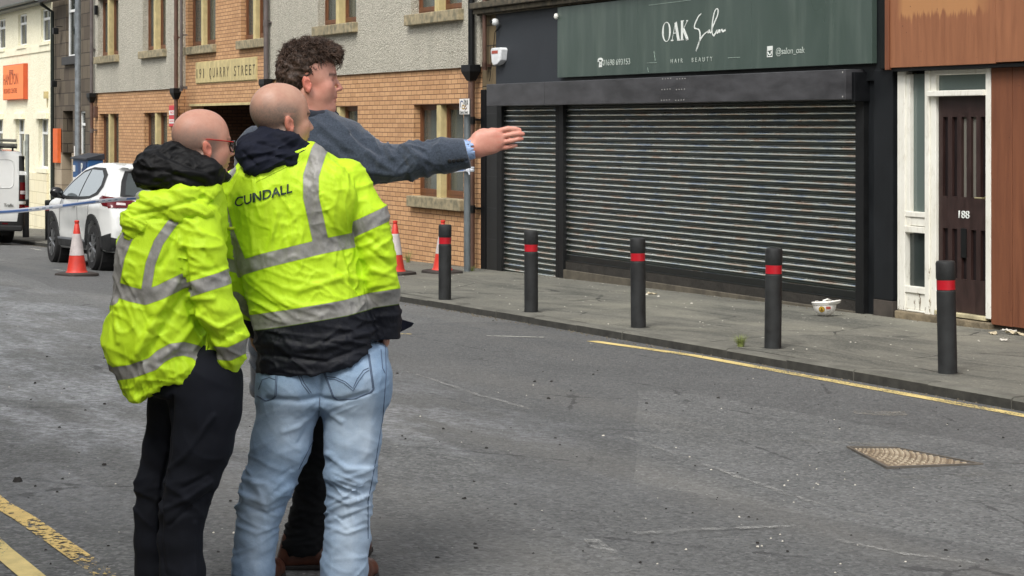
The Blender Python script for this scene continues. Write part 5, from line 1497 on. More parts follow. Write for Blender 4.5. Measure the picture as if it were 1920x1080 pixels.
def head_paint(V, M, s, stub=1.0, ruddy=1.0, beard=.25, brow=1.0):
    """tint fields in head coordinates: shaved scalp, flushed skin, brows, lashes and iris"""
    q = np.array(M.inverted()); L = V @ q[:3, :3].T + q[:3, 3]
    x, y, z = L[:, 0], np.abs(L[:, 1]), L[:, 2]
    near = np.linalg.norm(L, axis=1) < .2
    sm = lambda v, a, b: np.clip((v - a) / (b - a), 0, 1) ** 2 * (3 - 2 * np.clip((v - a) / (b - a), 0, 1))
    nz = pnoise(L * 30)
    # hair remains at the sides and back, bare crown
    side = sm(.085 + .012 * nz - z, 0, .075) * sm(.045 - x, -.01, .03) * sm(z + .085 - .3 * np.maximum(x, 0), -.01, .03)
    crown = sm(.12 - np.hypot(x + .02, y), .0, .05)
    stubble = np.clip(side + .22 * sm(z, .03, .1) * (x < .05), 0, 1) * stub
    bz = sm(-.028 - z, 0, .02) * sm(x + .01, 0, .03) * sm(.07 - np.abs(z + .08), -.01, .03)
    stubble = np.maximum(stubble, beard * bz * (1 + .3 * nz))
    ear = sm(y - .073, 0, .008) * (np.abs(x + .004) < .028) * (np.abs(z + .021) < .042)
    stubble = stubble * (1 - ear)
    red = .6 * ear + .26 * ruddy * np.exp(-(((x - .055) / .04) ** 2 + ((z + .03) / .03) ** 2 + ((y - .05) / .03) ** 2)) + .35 * ruddy * np.exp(-(((x - .112) / .02) ** 2 + ((z + .03) / .016) ** 2 + (y / .02) ** 2))
    lips = .6 * np.exp(-(((x - .1) / .014) ** 2 + ((z + .0645) / .0085) ** 2 + (y / .02) ** 4))
    red = np.clip(red + lips + .12 * ruddy * sm(-z, .03, .1), 0, .8)
    eye = np.exp(-(((x - .0860) / .013) ** 2 + ((y - .034) / .0125) ** 2 + ((z - .001) / .0040) ** 2)) * .9
    br = brow * np.exp(-(((z - .0225 + .10 * (y - .03)) / .0060) ** 2)) * ((y > .008) & (y < .055)) * (x > .050) * .85
    nost = np.exp(-(((x - .108) / .006) ** 2 + ((z + .040) / .004) ** 2 + ((y - .0075) / .004) ** 2)) * .8
    dark = np.clip(np.maximum(np.maximum(eye, br), nost), 0, 1)
    off = ~near
    for a in (stubble, red, dark): a[off] = 0
    return dict(stubble=stubble, red=red, dark=dark)

def hand_shapes(wrist, dirv, up, side, s=1.0, curl=.3, k=.006):
    """relaxed hand: wrist point, pointing direction, thumb-side direction, palm-out direction"""
    w_ = Vector(wrist); d = Vector(dirv).normalized(); u = Vector(up).normalized(); n = Vector(side).normalized()
    pr = [Capsule(tuple(w_), tuple(w_ + d * .03 * s), .027 * s, .029 * s, k=.01)]
    for i, (o, L) in enumerate(((.030, .072), (.010, .080), (-.011, .074), (-.031, .058))):
        b = w_ + d * .085 * s + u * o * s; pr.append(Capsule(tuple(w_ + d * .02 * s + u * o * .6 * s), tuple(b), .016 * s, .0125 * s, k=.012))
        p = b; ang = curl * (.6 + .15 * i)
        for j, f in enumerate((.45, .32, .23)):
            a = ang * (j + 1); q = p + (d * math.cos(a) + n * math.sin(a)) * L * f * s
            pr.append(Capsule(tuple(p), tuple(q), (.0102 - .0009 * j) * s, (.0096 - .0011 * j) * s, k=.003)); p = q
    b = w_ + d * .025 * s + u * .028 * s; m = b + (d * .7 + u * .55 + n * .35).normalized() * .045 * s; e = m + (d * .9 + u * .1 + n * .3).normalized() * .032 * s
    pr += [Capsule(tuple(b), tuple(m), .0155 * s, .0125 * s, k=.008), Capsule(tuple(m), tuple(e), .0115 * s, .0095 * s, k=.003)]
    return pr
def shoe(name, P_, heel, toe, root, org, mats=None, h=.1, w=.05):
    """lace-up shoe from heel point to toe point on the ground (world coordinates)"""
    a, b = Vector(heel), Vector(toe); d = b - a; L = d.length; d.normalize(); n = Vector((-d.y, d.x, 0)); g = a.z
    f = lambda t, z, s=0.0: tuple(a + d * L * t + n * s + Vector((0, 0, z)))
    pr = [Capsule(f(.13, .045), f(.18, h + .03), w * .86, w * .9), Capsule(f(.13, .035), f(.5, .045), w * .72, w * .86), Capsule(f(.25, .08), f(.62, .048), w * .8, w * .62), Capsule(f(.5, .036), f(.82, .034), w * .86, w * .74), Capsule(f(.82, .032), f(.93, .028), w * .74, w * .48)]
    V, Q = solid(pr, .005, .02, [(Half(lambda x, y, z: z - (g + .018)), .004)], smooth=1)
    o = make(name, V, Q, mats or LEATH, root, org)
    pr = [Capsule(f(.1, .012), f(.5, .012), w * .86, w * .92), Capsule(f(.5, .012), f(.8, .012), w * .95, w * .86), Capsule(f(.8, .012), f(.95, .012), w * .86, w * .55)]
    V, Q = solid(pr, .006, .01, [(Half(lambda x, y, z: z - g), .002), (Half(lambda x, y, z: g + .022 - z), .003)], smooth=0)
    s_ = make('sole', V, Q, SOLE, root, org)
    return o
# ================================================================== man with the yellow and navy jacket and pale jeans
def band(P_, V, mask, bands, cur):
    """signed distance (m) to reflective bands; bands: (points, half width px)"""
    px, py = P_.pix(V)
    for pts, hw in bands:
        d = (seg_dist(px, py, pts) - hw) / P_.k
        cur = np.where(mask, np.minimum(cur, d), cur)
    return cur
def ground_z(x, y):
    q = FINV @ Vector((x, y, 0)); return gz(q.x, -q.y)
def pants_fade(P_, V, spots):
    px, py = P_.pix(V); f = np.zeros(len(V))
    for x, y, rx, ry, a in spots: f += a * np.exp(-((px - x) / rx) ** 2 - ((py - y) / ry) ** 2)
    return np.clip(f, 0, 1)

def man_b():
    Pn = Person(6.75); P = Pn.P
    gx, gy = P(580, 1109)[0], 6.75; g = ground_z(gx, gy); org = (gx, gy, g)
    gpy = HOR + (CAMZ - g) * Pn.k
    # body
    hc = P(527, 223, 0)
    pr, cuts, M = head_shapes(hc, 31, 1.0, 2)
    neck = [Capsule(P(519, 255, 0), P(515, 300, 0), .058, .062), Capsule(P(515, 300, 0), P(540, 345, .0), .062, .08)]
    tor = Pn.loft([(340, 450, 640, 0, .09), (420, 455, 645, 0, .10), (520, 475, 650, 0, .11), (620, 500, 680, 0, .10), (720, 505, 700, 0, .10)])
    arms = Pn.chain([(645, 345, 0, 24), (690, 430, -.01, 24), (706, 500, -.02, 20), (722, 590, .03, 16)]) + Pn.chain([(455, 355, 0, 24), (436, 440, .0, 24), (445, 520, .04, 20), (470, 590, .12, 15)])
    legs = Pn.chain([(545, 725, 0, 44), (510, 880, 0, 32), (485, 1000, 0, 22), (478, gpy - 28, 0, 18)]) + Pn.chain([(665, 725, 0, 44), (660, 880, 0, 32), (650, 1000, 0, 22), (645, gpy - 28, 0, 18)])
    hands = hand_shapes(P(723, 598, .04), (-.1, .35, -.9), (-.3, .9, .1), (-.9, -.3, 0), 1.0, .35) + hand_shapes(P(474, 600, .14), (.15, .3, -.9), (.2, .9, .1), (.9, -.2, 0), 1.0, .4)
    V, Q = solid(pr + neck + [tor] + arms + legs + hands, .0042, .025, cuts, smooth=1)
    at = head_paint(V, M, 1, stub=.85, ruddy=.7, beard=.3)
    px_, py_ = Pn.pix(V); at['red'] = np.clip(at['red'] + .18 * np.exp(-((px_ - 500) / 20) ** 2 - ((py_ - 258) / 16) ** 2), 0, .8)
    body = make('person', V, Q, SKIN_B, None, org, at)
    tag(body, 'bald man in navy-hemmed hi-vis jacket and pale blue jeans, seen from behind', 'person')
    # jacket
    ts = Pn.loft([(268, 540, 590, -.01, .05), (280, 500, 606, -.01, .075), (300, 452, 640, 0, .10), (325, 428, 664, 0, .12), (360, 420, 680, 0, .135), (410, 424, 668, 0, .142), (450, 434, 668, 0, .146), (500, 447, 680, 0, .150), (560, 462, 696, 0, .155), (600, 469, 704, 0, .158), (650, 480, 714, 0, .155), (705, 484, 722, 0, .152)], 2.25, rd=.015)
    back = [Ell(P(500, 370, -.09), (.10, .06, .13)), Ell(P(610, 375, -.09), (.10, .06, .13))]
    slr = Pn.chain([(650, 334, 0, 37), (690, 405, -.02, 37), (706, 470, -.03, 33), (716, 530, -.02, 31), (722, 590, .02, 29), (726, 640, .03, 26)], k=.014)
    sll = Pn.chain([(442, 352, 0, 35), (432, 430, 0, 36), (441, 510, .04, 31), (466, 575, .1, 30), (480, 612, .13, 26)], k=.014)
    hem = [(470, 690), (486, 695), (530, 701), (600, 694), (642, 686), (690, 664), (722, 648), (760, 640)]
    hx = np.array([h[0] for h in hem]); hy = np.array([h[1] for h in hem])
    tz = lambda py: CAMZ + (HOR - py) / Pn.k
    def hemcut(x, y, z):
        px = 960 + x * FPX / 6.75; return z - tz(np.interp(px, hx, hy)).astype(F32) * 1.0
    sl_end = Half(lambda x, y, z: np.maximum(z - tz(638), -(x - P(696, 0)[0])))     # right cuff
    coll = [Capsule(P(585, 283, -.02), P(600, 300, -.08), .022, .02), Capsule(P(500, 290, -.09), P(592, 285, -.06), .02, .02)]
    tor_prims = [ts] + back + coll
    V, Q = solid(tor_prims + slr + sll, .0055, .035, [(Half(hemcut), .008), (sl_end, .004)], smooth=2)
    N = vnormals(V, Q); px, py = Pn.pix(V)
    def dmin(prims): return np.min([p(V[:, 0].astype(F32), V[:, 1].astype(F32), V[:, 2].astype(F32)) for p in prims], axis=0)
    dt, dr, dl = dmin(tor_prims), dmin(slr), dmin(sll)
    isr = (dr < dt) & (dr < dl); isl = (dl < dt) & ~isr; ist = ~(isr | isl)
    # drape and creases
    W1 = folds(V, (.045, .2, .20), (0, 8, 0), 1, .7, 1.7); W2 = folds(V, (.20, .2, .055), (0, -20, 0), 2, .7, 1.8); W3 = folds(V, (.08, .1, .07), (0, 34, 0), 3, .8, 1.8); W4 = folds(V, (.02, .05, .05), (0, 15, 0), 5, .6)
    low = np.clip((py - 470) / 100, 0, 1); upb = 1 - low
    amp = ist * (W1 * .0056 * upb + W2 * .0075 * (.15 + low) + W3 * .0042 + W4 * .0014) + (~ist) * (folds(V, (.17, .15, .055), (0, 22, 0), 4, .5) * .0065 + W3 * .002 + W4 * .0015)
    amp += np.clip((py - 600) / 20, 0, 1) * ist * folds(V, (.22, .2, .030), (0, -8, 0), 6, .4) * .0045
    amp = amp * np.clip((py - 285) / 30, .2, 1)
    V = V + N * amp[:, None]
    cl = [(((612, 400), (640, 455), (668, 540), (690, 590)), 4, -.005), (((600, 300), (640, 330), (652, 400)), 4, -.004),
          (((470, 520), (530, 570), (600, 592)), 5, .006), (((560, 545), (640, 520), (688, 525)), 6, .007), (((480, 560), (560, 588)), 5, -.005), (((630, 500), (680, 555)), 4, -.006),
          (((520, 400), (505, 460), (500, 500)), 4, .005), (((470, 400), (475, 480)), 4, .005), (((545, 390), (548, 455)), 4, .004), (((690, 470), (735, 500)), 5, -.007), (((695, 505), (740, 520)), 5, .006), (((685, 440), (725, 470)), 5, -.005), (((700, 545), (742, 535)), 4, -.005),
          (((495, 640), (600, 655), (700, 620)), 5, .006), (((490, 665), (610, 678), (710, 640)), 3.5, -.007), (((490, 622), (560, 640)), 4, -.004), (((610, 640), (700, 605)), 4, -.005)]
    N = vnormals(V, Q); V = Pn.creases(V, N, cl)
    strip = np.full(len(V), .5)
    hw = 13.5
    strip = band(Pn, V, ist, [(((612, 262), (598, 283), (583, 330), (583, 370), (592, 410), (600, 447)), 14.5), (((430, 318), (408, 350), (414, 390), (424, 430), (448, 492)), 12.5),
                              (((430, 520), (450, 503), (495, 489), (540, 478), (600, 463), (680, 447)), hw)], strip)
    strip = band(Pn, V, ist, [(((455, 607), (475, 605), (540, 596), (600, 586), (650, 577), (712, 559)), 14.5)], strip)
    strip = band(Pn, V, isr, [(((630, 446), (655, 434), (718, 405), (745, 390)), hw), (((680, 565), (697, 563), (765, 553)), 14)], strip)
    strip = band(Pn, V, isl, [(((380, 478), (405, 490), (442, 500), (470, 505)), 11), (((440, 560), (480, 590), (500, 610)), 13)], strip)
    navy = np.where(ist, py - np.interp(px, [455, 475, 540, 600, 650, 712], [608, 606, 597, 587, 578, 560]), -50)
    navy = np.where(isr, py - np.interp(px, [697, 750], [563, 553]), navy); navy = np.where(isl, py - 597 - (px - 450) * .3, navy) / Pn.k
    jk = make('jacket', V, Q, HIVIS, body, org, dict(strip=strip, navy=navy, rib=np.zeros(len(V))))
    bv = rayY(V, Q)
    drape_text('CUNDALL', Pn, bv, 441, 389, 548, 361, 18, 'lettering', LETD, body, org, .022)
    mb = MB()
    for a in (((560, 302), (520, 322), (480, 342)),): drape_line(mb, bv, Pn, a, .0009, 4, .0003)
    v_ = mb; o = v_.build('seam_stitching', STITCHY, body, frame=False)
    h_ = hit_px(bv, Pn, 436, 428, .006); mb = MB(); mb.tube([h_ + Vector((-.014, 0, 0)), h_ + Vector((.014, -.002, .001))], .0055, 8); mb.build('cord_toggle', mk('yellow_toggle', srgb(206, 224, 40), .4), body, smooth=True, frame=False)
    # navy front flap showing past the hip, zip toggle on the other shoulder
    fp = [P(738, 592, .1), P(752, 599, .13), P(776, 606, .16), P(772, 612, .16), P(752, 622, .13), P(738, 632, .1)]
    mb = MB(); v1 = [Vector(p) for p in fp]; off = Vector((0, .012, 0)); mb.add([v for v in v1] + [v + off for v in v1], [(0, 1, 4, 5), (1, 2, 3, 4), (11, 10, 7, 6), (10, 9, 8, 7)] + [(i, (i + 1) % 6, (i + 1) % 6 + 6, i + 6) for i in range(6)])
    mb.build('jacket_flap', NAVYC, body, smooth=True, autosm=60, frame=False)
    # navy hood
    M20 = Matrix.Rotation(R(28), 4, 'Y')
    hp = [Capsule(P(500, 250, -.055), P(545, 262, -.075), .024, .026), Capsule(P(545, 262, -.075), P(578, 280, -.055), .026, .020), Capsule(P(496, 250, -.04), P(486, 268, .02), .026, .03), Capsule(P(486, 268, .02), P(520, 280, .07), .03, .03), Capsule(P(578, 282, -.05), P(585, 288, .03), .02, .02),
          Ell(P(512, 284, -.075), (.105, .060, .044), M20), Ell(P(478, 290, -.10), (.068, .052, .052), Matrix.Rotation(R(35), 4, 'Y')), Ell(P(488, 308, -.115), (.050, .040, .040)), Capsule(P(462, 272, -.09), P(492, 256, -.07), .030, .026), Capsule(P(452, 292, -.09), P(470, 312, -.12), .020, .024), Capsule(P(470, 318, -.13), P(520, 302, -.12), .020, .018), Capsule(P(520, 300, -.12), P(572, 284, -.075), .018, .014)]
    V, Q = solid(hp, .0045, .016, [(Capsule(P(522, 215, 0), P(515, 330, 0), .058, .055), .008)], smooth=2)
    N = vnormals(V, Q); V = V + N * (folds(V, (.16, .10, .035), (0, 28, 0), 11, .6) * .0050 + folds(V, (.05, .05, .03), (0, 40, 0), 12, .6) * .0015)[:, None]
    N = vnormals(V, Q); V = Pn.creases(V, N, [(((470, 265), (510, 275), (560, 285)), 4, -.006), (((465, 300), (500, 290), (545, 300)), 4, -.007), (((455, 285), (480, 310)), 3, -.005)])
    make('hood', V, Q, NAVYC, body, org)
    # jeans
    pel = [Ell(P(548, 722, -.015), (.112, .125, .11)), Ell(P(662, 715, -.015), (.125, .125, .115)), Pn.loft([(640, 486, 726, .02, .10), (700, 483, 732, .01, .125), (760, 486, 728, .01, .12)], 2.4)]
    lg = Pn.chain([(545, 740, 0, 60), (526, 835, 0, 53), (501, 910, -.01, 46), (489, 950, .0, 41.5), (479, 1010, .0, 38), (475, 1060, 0, 37), (473, gpy - 16, 0, 38.5)], k=.03)
    rg = Pn.chain([(664, 735, 0, 63), (661, 830, 0, 50.5), (658, 890, -.01, 45), (654, 950, 0, 40), (651, 1010, 0, 40.5), (646, 1060, 0, 41), (643, gpy - 14, 0, 42)], k=.03)
    V, Q = solid(pel + lg + rg, .0055, .03, [(Half(lambda x, y, z: z - (g + .018)), .004), (Half(lambda x, y, z: tz(640) - z), .004), (Capsule(P(598, 790, -.14), P(600, 700, -.145), .012, .004), .02)], smooth=2)
    px, py = Pn.pix(V); N = vnormals(V, Q)
    knee = np.exp(-((py - 925) / 60) ** 2); ank = np.clip((py - 960) / 80, 0, 1)
    amp = folds(V, (.20, .16, .060), (0, 24, 0), 21, .8) * (.0022 + .0075 * knee + .0020 * ank) + folds(V, (.17, .14, .052), (0, -26, 0), 22, .8) * (.0012 + .0065 * knee + .0016 * ank) + folds(V, (.07, .08, .2), (0, 6, 0), 23) * .0020
    V = V + N * amp[:, None]; N = vnormals(V, Q)
    cl = [(((598, 745), (560, 752), (500, 748)), 5, -.009), (((604, 748), (640, 752), (690, 738)), 5, -.008), (((600, 700), (598, 780)), 5, -.008), (((596, 765), (560, 800), (530, 810)), 5, .007), (((606, 765), (640, 790)), 5, .006), (((585, 790), (560, 830)), 4, -.005), (((614, 850), (650, 880), (690, 880)), 5, .008), (((612, 905), (650, 925), (695, 905)), 5, -.008), (((615, 925), (655, 945), (692, 930)), 4, .007),
          (((448, 925), (500, 945), (540, 915)), 5, .008), (((450, 945), (500, 965), (535, 950)), 4, -.008), (((460, 890), (510, 905), (548, 880)), 5, -.006), (((445, 985), (480, 1000), (520, 985)), 4, .006), (((610, 985), (650, 1000), (690, 985)), 4, .006), (((612, 960), (640, 975), (690, 955)), 4, -.006)]
    V = Pn.creases(V, N, cl)
    fade = pants_fade(Pn, V, [(540, 800, 45, 70, .7), (660, 800, 45, 75, .75), (485, 950, 30, 60, .7), (655, 960, 32, 70, .8), (480, 1050, 30, 60, .5), (650, 1050, 35, 60, .6), (690, 850, 14, 200, .5)]) + .10 * np.clip(folds(V, (.12, .1, .03), (0, 24, 0), 21, .6), 0, 1)
    je = make('jeans', V, Q, DENIM, body, org, dict(fade=np.clip(fade, 0, 1)))
    bv = rayY(V, Q)
    mb = MB()
    def off(l, dx, dy): return tuple((x + dx, y + dy) for x, y in l)
    pk = ((604, 688), (612, 712), (624, 744), (632, 750), (664, 748), (694, 736), (699, 729), (690, 664))
    for q in (pk, off(pk, 2.2, 0)): drape_line(mb, bv, Pn, q, .0016, 4, .0008)
    for q in (((612, 706), (630, 708), (648, 716), (662, 728), (670, 710), (682, 694), (691, 690)), ((613, 710), (630, 712), (646, 719), (662, 733), (673, 714), (684, 699), (692, 694))): drape_line(mb, bv, Pn, q, .0014, 4, .0008)
    pk2 = ((483, 742), (500, 752), (513, 748), (518, 742), (520, 698))
    drape_line(mb, bv, Pn, pk2, .0016, 4, .0008); drape_line(mb, bv, Pn, off(pk2, -2.5, 0), .0014, 4, .0008)
    for q in (((485, 730), (492, 712), (505, 708), (516, 712)), ((557, 698), (566, 720), (580, 738)), ((561, 697), (570, 718), (584, 737)), ((600, 745), (597, 790), (585, 830), (560, 880)), ((714, 655), (717, 690), (722, 700)), ((722, 650), (724, 700), (718, 780), (705, 860), (690, 940), (690, 1010))): drape_line(mb, bv, Pn, q, .0016, 5, .0008)
    mb.build('stitching', STITCH, body, frame=False)
    # shoes
    zf = g
    shoe('shoe', Pn, P(478, 0, -.03)[:2] + (zf,), (P(478, 0)[0] + .05, 6.75 + .24, zf), body, org)
    shoe('shoe', Pn, P(645, 0, -.03)[:2] + (zf,), (P(645, 0)[0] + .08, 6.75 + .23, zf), body, org)
    return body
def finish(mb_obj, body, org): pass

# ================================================================== tall man in the blue-grey jacket, arm stretched out
def man_a():
    Pn = Person(7.12); P = Pn.P
    gx, gy = P(600, 1070)[0], 7.12; g = ground_z(gx, gy); org = (gx, gy, g); gpy = HOR + (CAMZ - g) * Pn.k
    hs = 1.0; hc = P(580, 149, 0)
    pr, cuts, M = head_shapes(hc, 4, hs, 3, 1.06)
    neck = [Capsule(P(574, 185, 0), P(572, 222, 0), .060, .066), Capsule(P(600, 205, 0), P(590, 235, 0), .045, .05)]
    tor = Pn.loft([(230, 520, 640, 0, .08), (262, 470, 660, 0, .09), (400, 480, 665, 0, .10), (560, 490, 668, 0, .10), (720, 490, 670, 0, .10)])
    arm = Pn.chain([(650, 262, 0, 28), (745, 307, -.02, 22), (830, 294, -.03, 17), (888, 276, -.03, 15)]) + Pn.chain([(480, 275, 0, 26), (470, 420, .02, 22), (500, 560, .06, 16)])
    legs = Pn.chain([(612, 730, 0, 42), (596, 880, 0, 30), (572, 1010, 0, 20), (568, gpy - 25, 0, 18)]) + Pn.chain([(660, 730, .04, 40), (652, 880, .04, 28), (648, 1010, .05, 20), (645, gpy - 25, .05, 18)])
    # outstretched right hand: back of the hand to the viewer, thumb uppermost behind the index
    d0 = -.03
    hd = [Capsule(P(884, 277, d0), P(900, 271, d0), Pn.r(15.5), Pn.r(17), .62, .012),
          Capsule(P(898, 258, d0), P(932, 250, d0), Pn.r(13), Pn.r(9.5), .75, .014), Capsule(P(899, 268, d0), P(936, 260, d0), Pn.r(13), Pn.r(9.5), .75, .014), Capsule(P(899, 277, d0), P(936, 269, d0), Pn.r(12.5), Pn.r(8.6), .75, .014), Capsule(P(898, 284, d0 + .004), P(932, 276, d0 + .006), Pn.r(10.5), Pn.r(7.6), .75, .014),
          Ell(P(912, 252, d0 + .012), (.032, .018, .020), Matrix.Rotation(R(20), 4, 'Y'), .012), Ell(P(917, 281, d0 + .008), (.032, .015, .013), None, .012)]
    def finger(pts): return [Capsule(P(*a[:3]), P(*b[:3]), Pn.r(a[3]), Pn.r(b[3]), 1.0, .0025) for a, b in zip(pts[:-1], pts[1:])]
    hd += finger([(932, 246.5, d0 + .002, 5.4), (952, 241.5, d0, 5.3), (966, 242, d0 + .004, 4.9), (974, 243.8, d0 + .010, 4.2)])
    hd += finger([(936, 257, d0, 5.2), (960, 252.0, d0 - .002, 5.0), (974, 250.8, d0 + .001, 4.7), (980.5, 251.3, d0 + .006, 4.1)])
    hd += finger([(936, 268, d0, 5.0), (958, 264.0, d0 - .001, 4.8), (972, 261, d0 + .003, 4.5), (978.5, 260, d0 + .008, 3.9)])
    hd += finger([(931, 278.5, d0 + .005, 4.9), (948, 276.5, d0 + .006, 4.5), (960, 274.5, d0 + .010, 4.2), (967.5, 273, d0 + .015, 3.6)])
    hd += finger([(902, 253, d0 + .03, 7.5), (922, 246, d0 + .055, 6.6), (940, 246, d0 + .075, 5.6), (950, 248, d0 + .085, 4.8)])
    hl = hand_shapes(P(504, 570, .07), (.1, .1, -1), (.1, .9, .1), (.9, 0, 0), 1.0, .3)
    V, Q = solid(pr + neck + [tor] + arm + legs + hd + hl, .0042, .025, cuts, smooth=0)
    px, py = Pn.pix(V); hm = (px > 885) & (py > 225)
    V2 = relax(V, Q); V = np.where(hm[:, None], .65 * V + .35 * V2, V2)
    at = head_paint(V, M, hs, stub=.0, ruddy=1.0, beard=.05, brow=1.0)
    at['red'] = np.where(hm, .16 + .25 * np.exp(-(((px - 936) / 6) ** 2)) * (np.sin(py * .62) > .2) + .2 * (px > 972), at['red'])
    body = make('person', V, Q, SKIN_R, None, org, at)
    tag(body, 'tall man with curly dark hair and grey wool jacket pointing with outstretched arm', 'person')
    # jacket
    ts = Pn.loft([(205, 566, 622, 0, .055), (220, 545, 640, 0, .075), (236, 480, 664, 0, .10), (262, 452, 686, 0, .118), (310, 447, 694, 0, .125), (380, 456, 690, 0, .125), (470, 466, 680, 0, .12), (600, 466, 684, 0, .13), (745, 470, 690, 0, .13)], 2.2, rd=.015)
    sl = Pn.chain([(646, 268, 0, 43), (690, 301, -.01, 39), (735, 306, -.02, 33.5), (775, 301, -.03, 33), (833, 292, -.03, 30.5), (884, 287, -.03, 28.5)], k=.03)
    sl2 = Pn.chain([(480, 275, 0, 36), (470, 400, .02, 32), (478, 480, .03, 28), (500, 565, .06, 26)], k=.02)
    xc = P(871, 0)[0]; zc = P(0, 260)[2]; sl_x = (P(885, 0)[0] - xc) / (zc - P(0, 316)[2])
    cutf = Half(lambda x, y, z: -(x - (xc + (zc - z) * sl_x)))
    V, Q = solid([ts] + sl + sl2, .0055, .04, [(cutf, .004)], smooth=2)
    px, py = Pn.pix(V); N = vnormals(V, Q)
    arm_m = np.clip((px - 650) / 60, 0, 1)
    amp = arm_m * (folds(V, (.05, .1, .14), (0, 24, 0), 31, .7, 1.6) * .0085 + folds(V, (.06, .1, .08), (0, -30, 0), 32, .7, 1.6) * .005) * np.clip((860 - px) / 60, .15, 1) + (1 - arm_m) * folds(V, (.12, .15, .05), (0, -30, 0), 33, .5) * .006
    V = V + N * amp[:, None]; N = vnormals(V, Q)
    V = Pn.creases(V, N, [(((735, 275), (752, 290), (760, 310)), 5, -.010), (((722, 274), (735, 295)), 4, .008), (((760, 272), (778, 290), (800, 300)), 5, .008), (((775, 275), (795, 285)), 4, -.007), (((690, 285), (720, 310), (750, 325)), 6, .008), (((660, 250), (690, 275), (715, 290)), 6, -.008), (((640, 300), (690, 320), (740, 330)), 6, .006), (((600, 250), (640, 280), (680, 330)), 7, -.007), (((840, 305), (876, 301)), 1.8, -.004)])
    make('jacket', V, Q, TWEED, body, org)
    bv = rayY(V, Q); mb = MB(); 
    for x in (843, 851, 859, 867):
        h = hit_px(bv, Pn, x, 302 - (x - 843) * .1, .001)
        if h: mb.lathe([(.0075, -.002), (.0075, .002), (.004, .003), (.001, .003)], tuple(h), 12, m=Matrix.Rotation(R(90), 4, 'X'))
    mb.build('cuff_button', IRON, body, frame=False)
    # shirt cuff and collar
    cf = Pn.chain([(866, 283, -.03, 20), (889, 278.5, -.03, 19)], k=.0)
    V, Q = solid(cf, .004, .0, [(Half(lambda x, y, z: -(x - (P(891, 0)[0] + (P(0, 278)[2] - z) * .12))), .002), (Capsule(P(880, 279, -.03), P(920, 272, -.03), Pn.r(17.2), Pn.r(17.5)), .002)], smooth=1)
    make('shirt_cuff', V, Q, SHIRT, body, org)
    cc = Pn.chain([(545, 206, -.03, 10), (575, 216, -.06, 10), (606, 216, -.04, 9), (628, 216, .03, 8)], k=.012)
    V, Q = solid(cc, .0045, .012, smooth=1)
    make('shirt_collar', V, Q, cloth('dark_collar', srgb(34, 38, 48), srgb(48, 54, 66)), body, org)
    # hair: solid base under tousled locks
    Mi = M; R3 = M.to_3x3().normalized()
    hq = lambda *p: tuple(Mi @ Vector(p))
    hb = [Ell(hq(-.022, 0, .048), (.094, .083, .087), R3.to_4x4()), Ell(hq(.022, 0, .094), (.072, .068, .042), R3.to_4x4()), Ell(hq(-.056, 0, .005), (.058, .076, .068), R3.to_4x4())]
    face = [(Ell(hq(.088, 0, .012), (.082, .12, .092), R3.to_4x4()), .01), (Half(lambda x, y, z: z - (hc[2] - .062 + .0 * x)), .01), (Ell(hq(.002, -.085, -.026), (.026, .03, .034), R3.to_4x4()), .006), (Ell(hq(.002, .085, -.026), (.026, .03, .034), R3.to_4x4()), .006), (Ell(hq(.105, 0, .03), (.030, .12, .06), R3.to_4x4()), .01)]
    V, Q = solid(hb, .0045, .03, face, smooth=1)
    N = vnormals(V, Q); V = V + N * (pnoise(V * 26) * .008 + folds(V, (.03, .03, .03), (0, 35, 0), 91, .9) * .007 + pnoise(V * 85 + 5) * .003)[:, None]
    HAIR = NT('dark_brown_hair'); 
    hn = HAIR.noise(HAIR.coord('Object', scale=(1, 1, 1)), 70, 4, .7); hr = HAIR.new('ShaderNodeObjectInfo')
    HAIR.out(HAIR.mix(HAIR.ramp(hn, .35, .7), srgb(40, 30, 24), srgb(84, 63, 50)), .62, 0, HAIR.bump(hn, .6, .004))
    hair = make('hair', V, Q, HAIR.m, body, org)
    HAIRL = mk('brown_curls', srgb(78, 58, 46), .6, var=.6, vscale=40, bstr=0)
    N = vnormals(V, Q); L = np.array([list(Mi.inverted() @ Vector(v)) for v in V])
    rs = np.random.RandomState(9)
    ok = np.where((L[:, 2] > -.045))[0]
    mbh = MB(); top_w = np.clip((L[ok, 2] - .02) / .10, 0, 1) + np.clip(L[ok, 0] / .08, 0, 1) * .8 + .25
    pick = rs.choice(ok, 3000, p=top_w / top_w.sum())
    R3i = R3
    for i in pick:
        p = Vector(V[i]); n = Vector(N[i]); l = L[i]
        up = max(0, min(1, (l[2] - .02) / .09)); front = max(0, min(1, (l[0] + .02) / .09))
        ln = .011 + .016 * up * rs.uniform(.4, 1.3) + .016 * front * up
        flow = R3i @ Vector((.85 * front + .15 * up - .30 * (1 - up), rs.normal() * .45, .25 * up - .85 * (1 - up)))
        n = (n * (rs.uniform(.05, .55) * (.15 + up)) + flow * .8 + Vector(rs.normal(size=3)) * .30).normalized()
        a = n.orthogonal().normalized(); b = n.cross(a); ph = rs.uniform(0, 6.28); cr = rs.uniform(.002, .0075) * (.25 + up); tw = rs.uniform(4, 10) * (1 if rs.rand() < .5 else -1)
        pts = []; K = 7
        for k in range(K):
            t = k / (K - 1); g_ = Vector((0, 0, -.010)) * t * t * (.3 + front)
            pts.append(p - n * .003 + n * ln * t + g_ + (a * math.cos(ph + tw * t) + b * math.sin(ph + tw * t)) * cr * (.2 + t))
        w_ = rs.uniform(.0008, .0019)
        mbh.tube(pts, [w_, w_, w_ * .95, w_ * .85, w_ * .7, w_ * .5, w_ * .25], 3, caps=False)
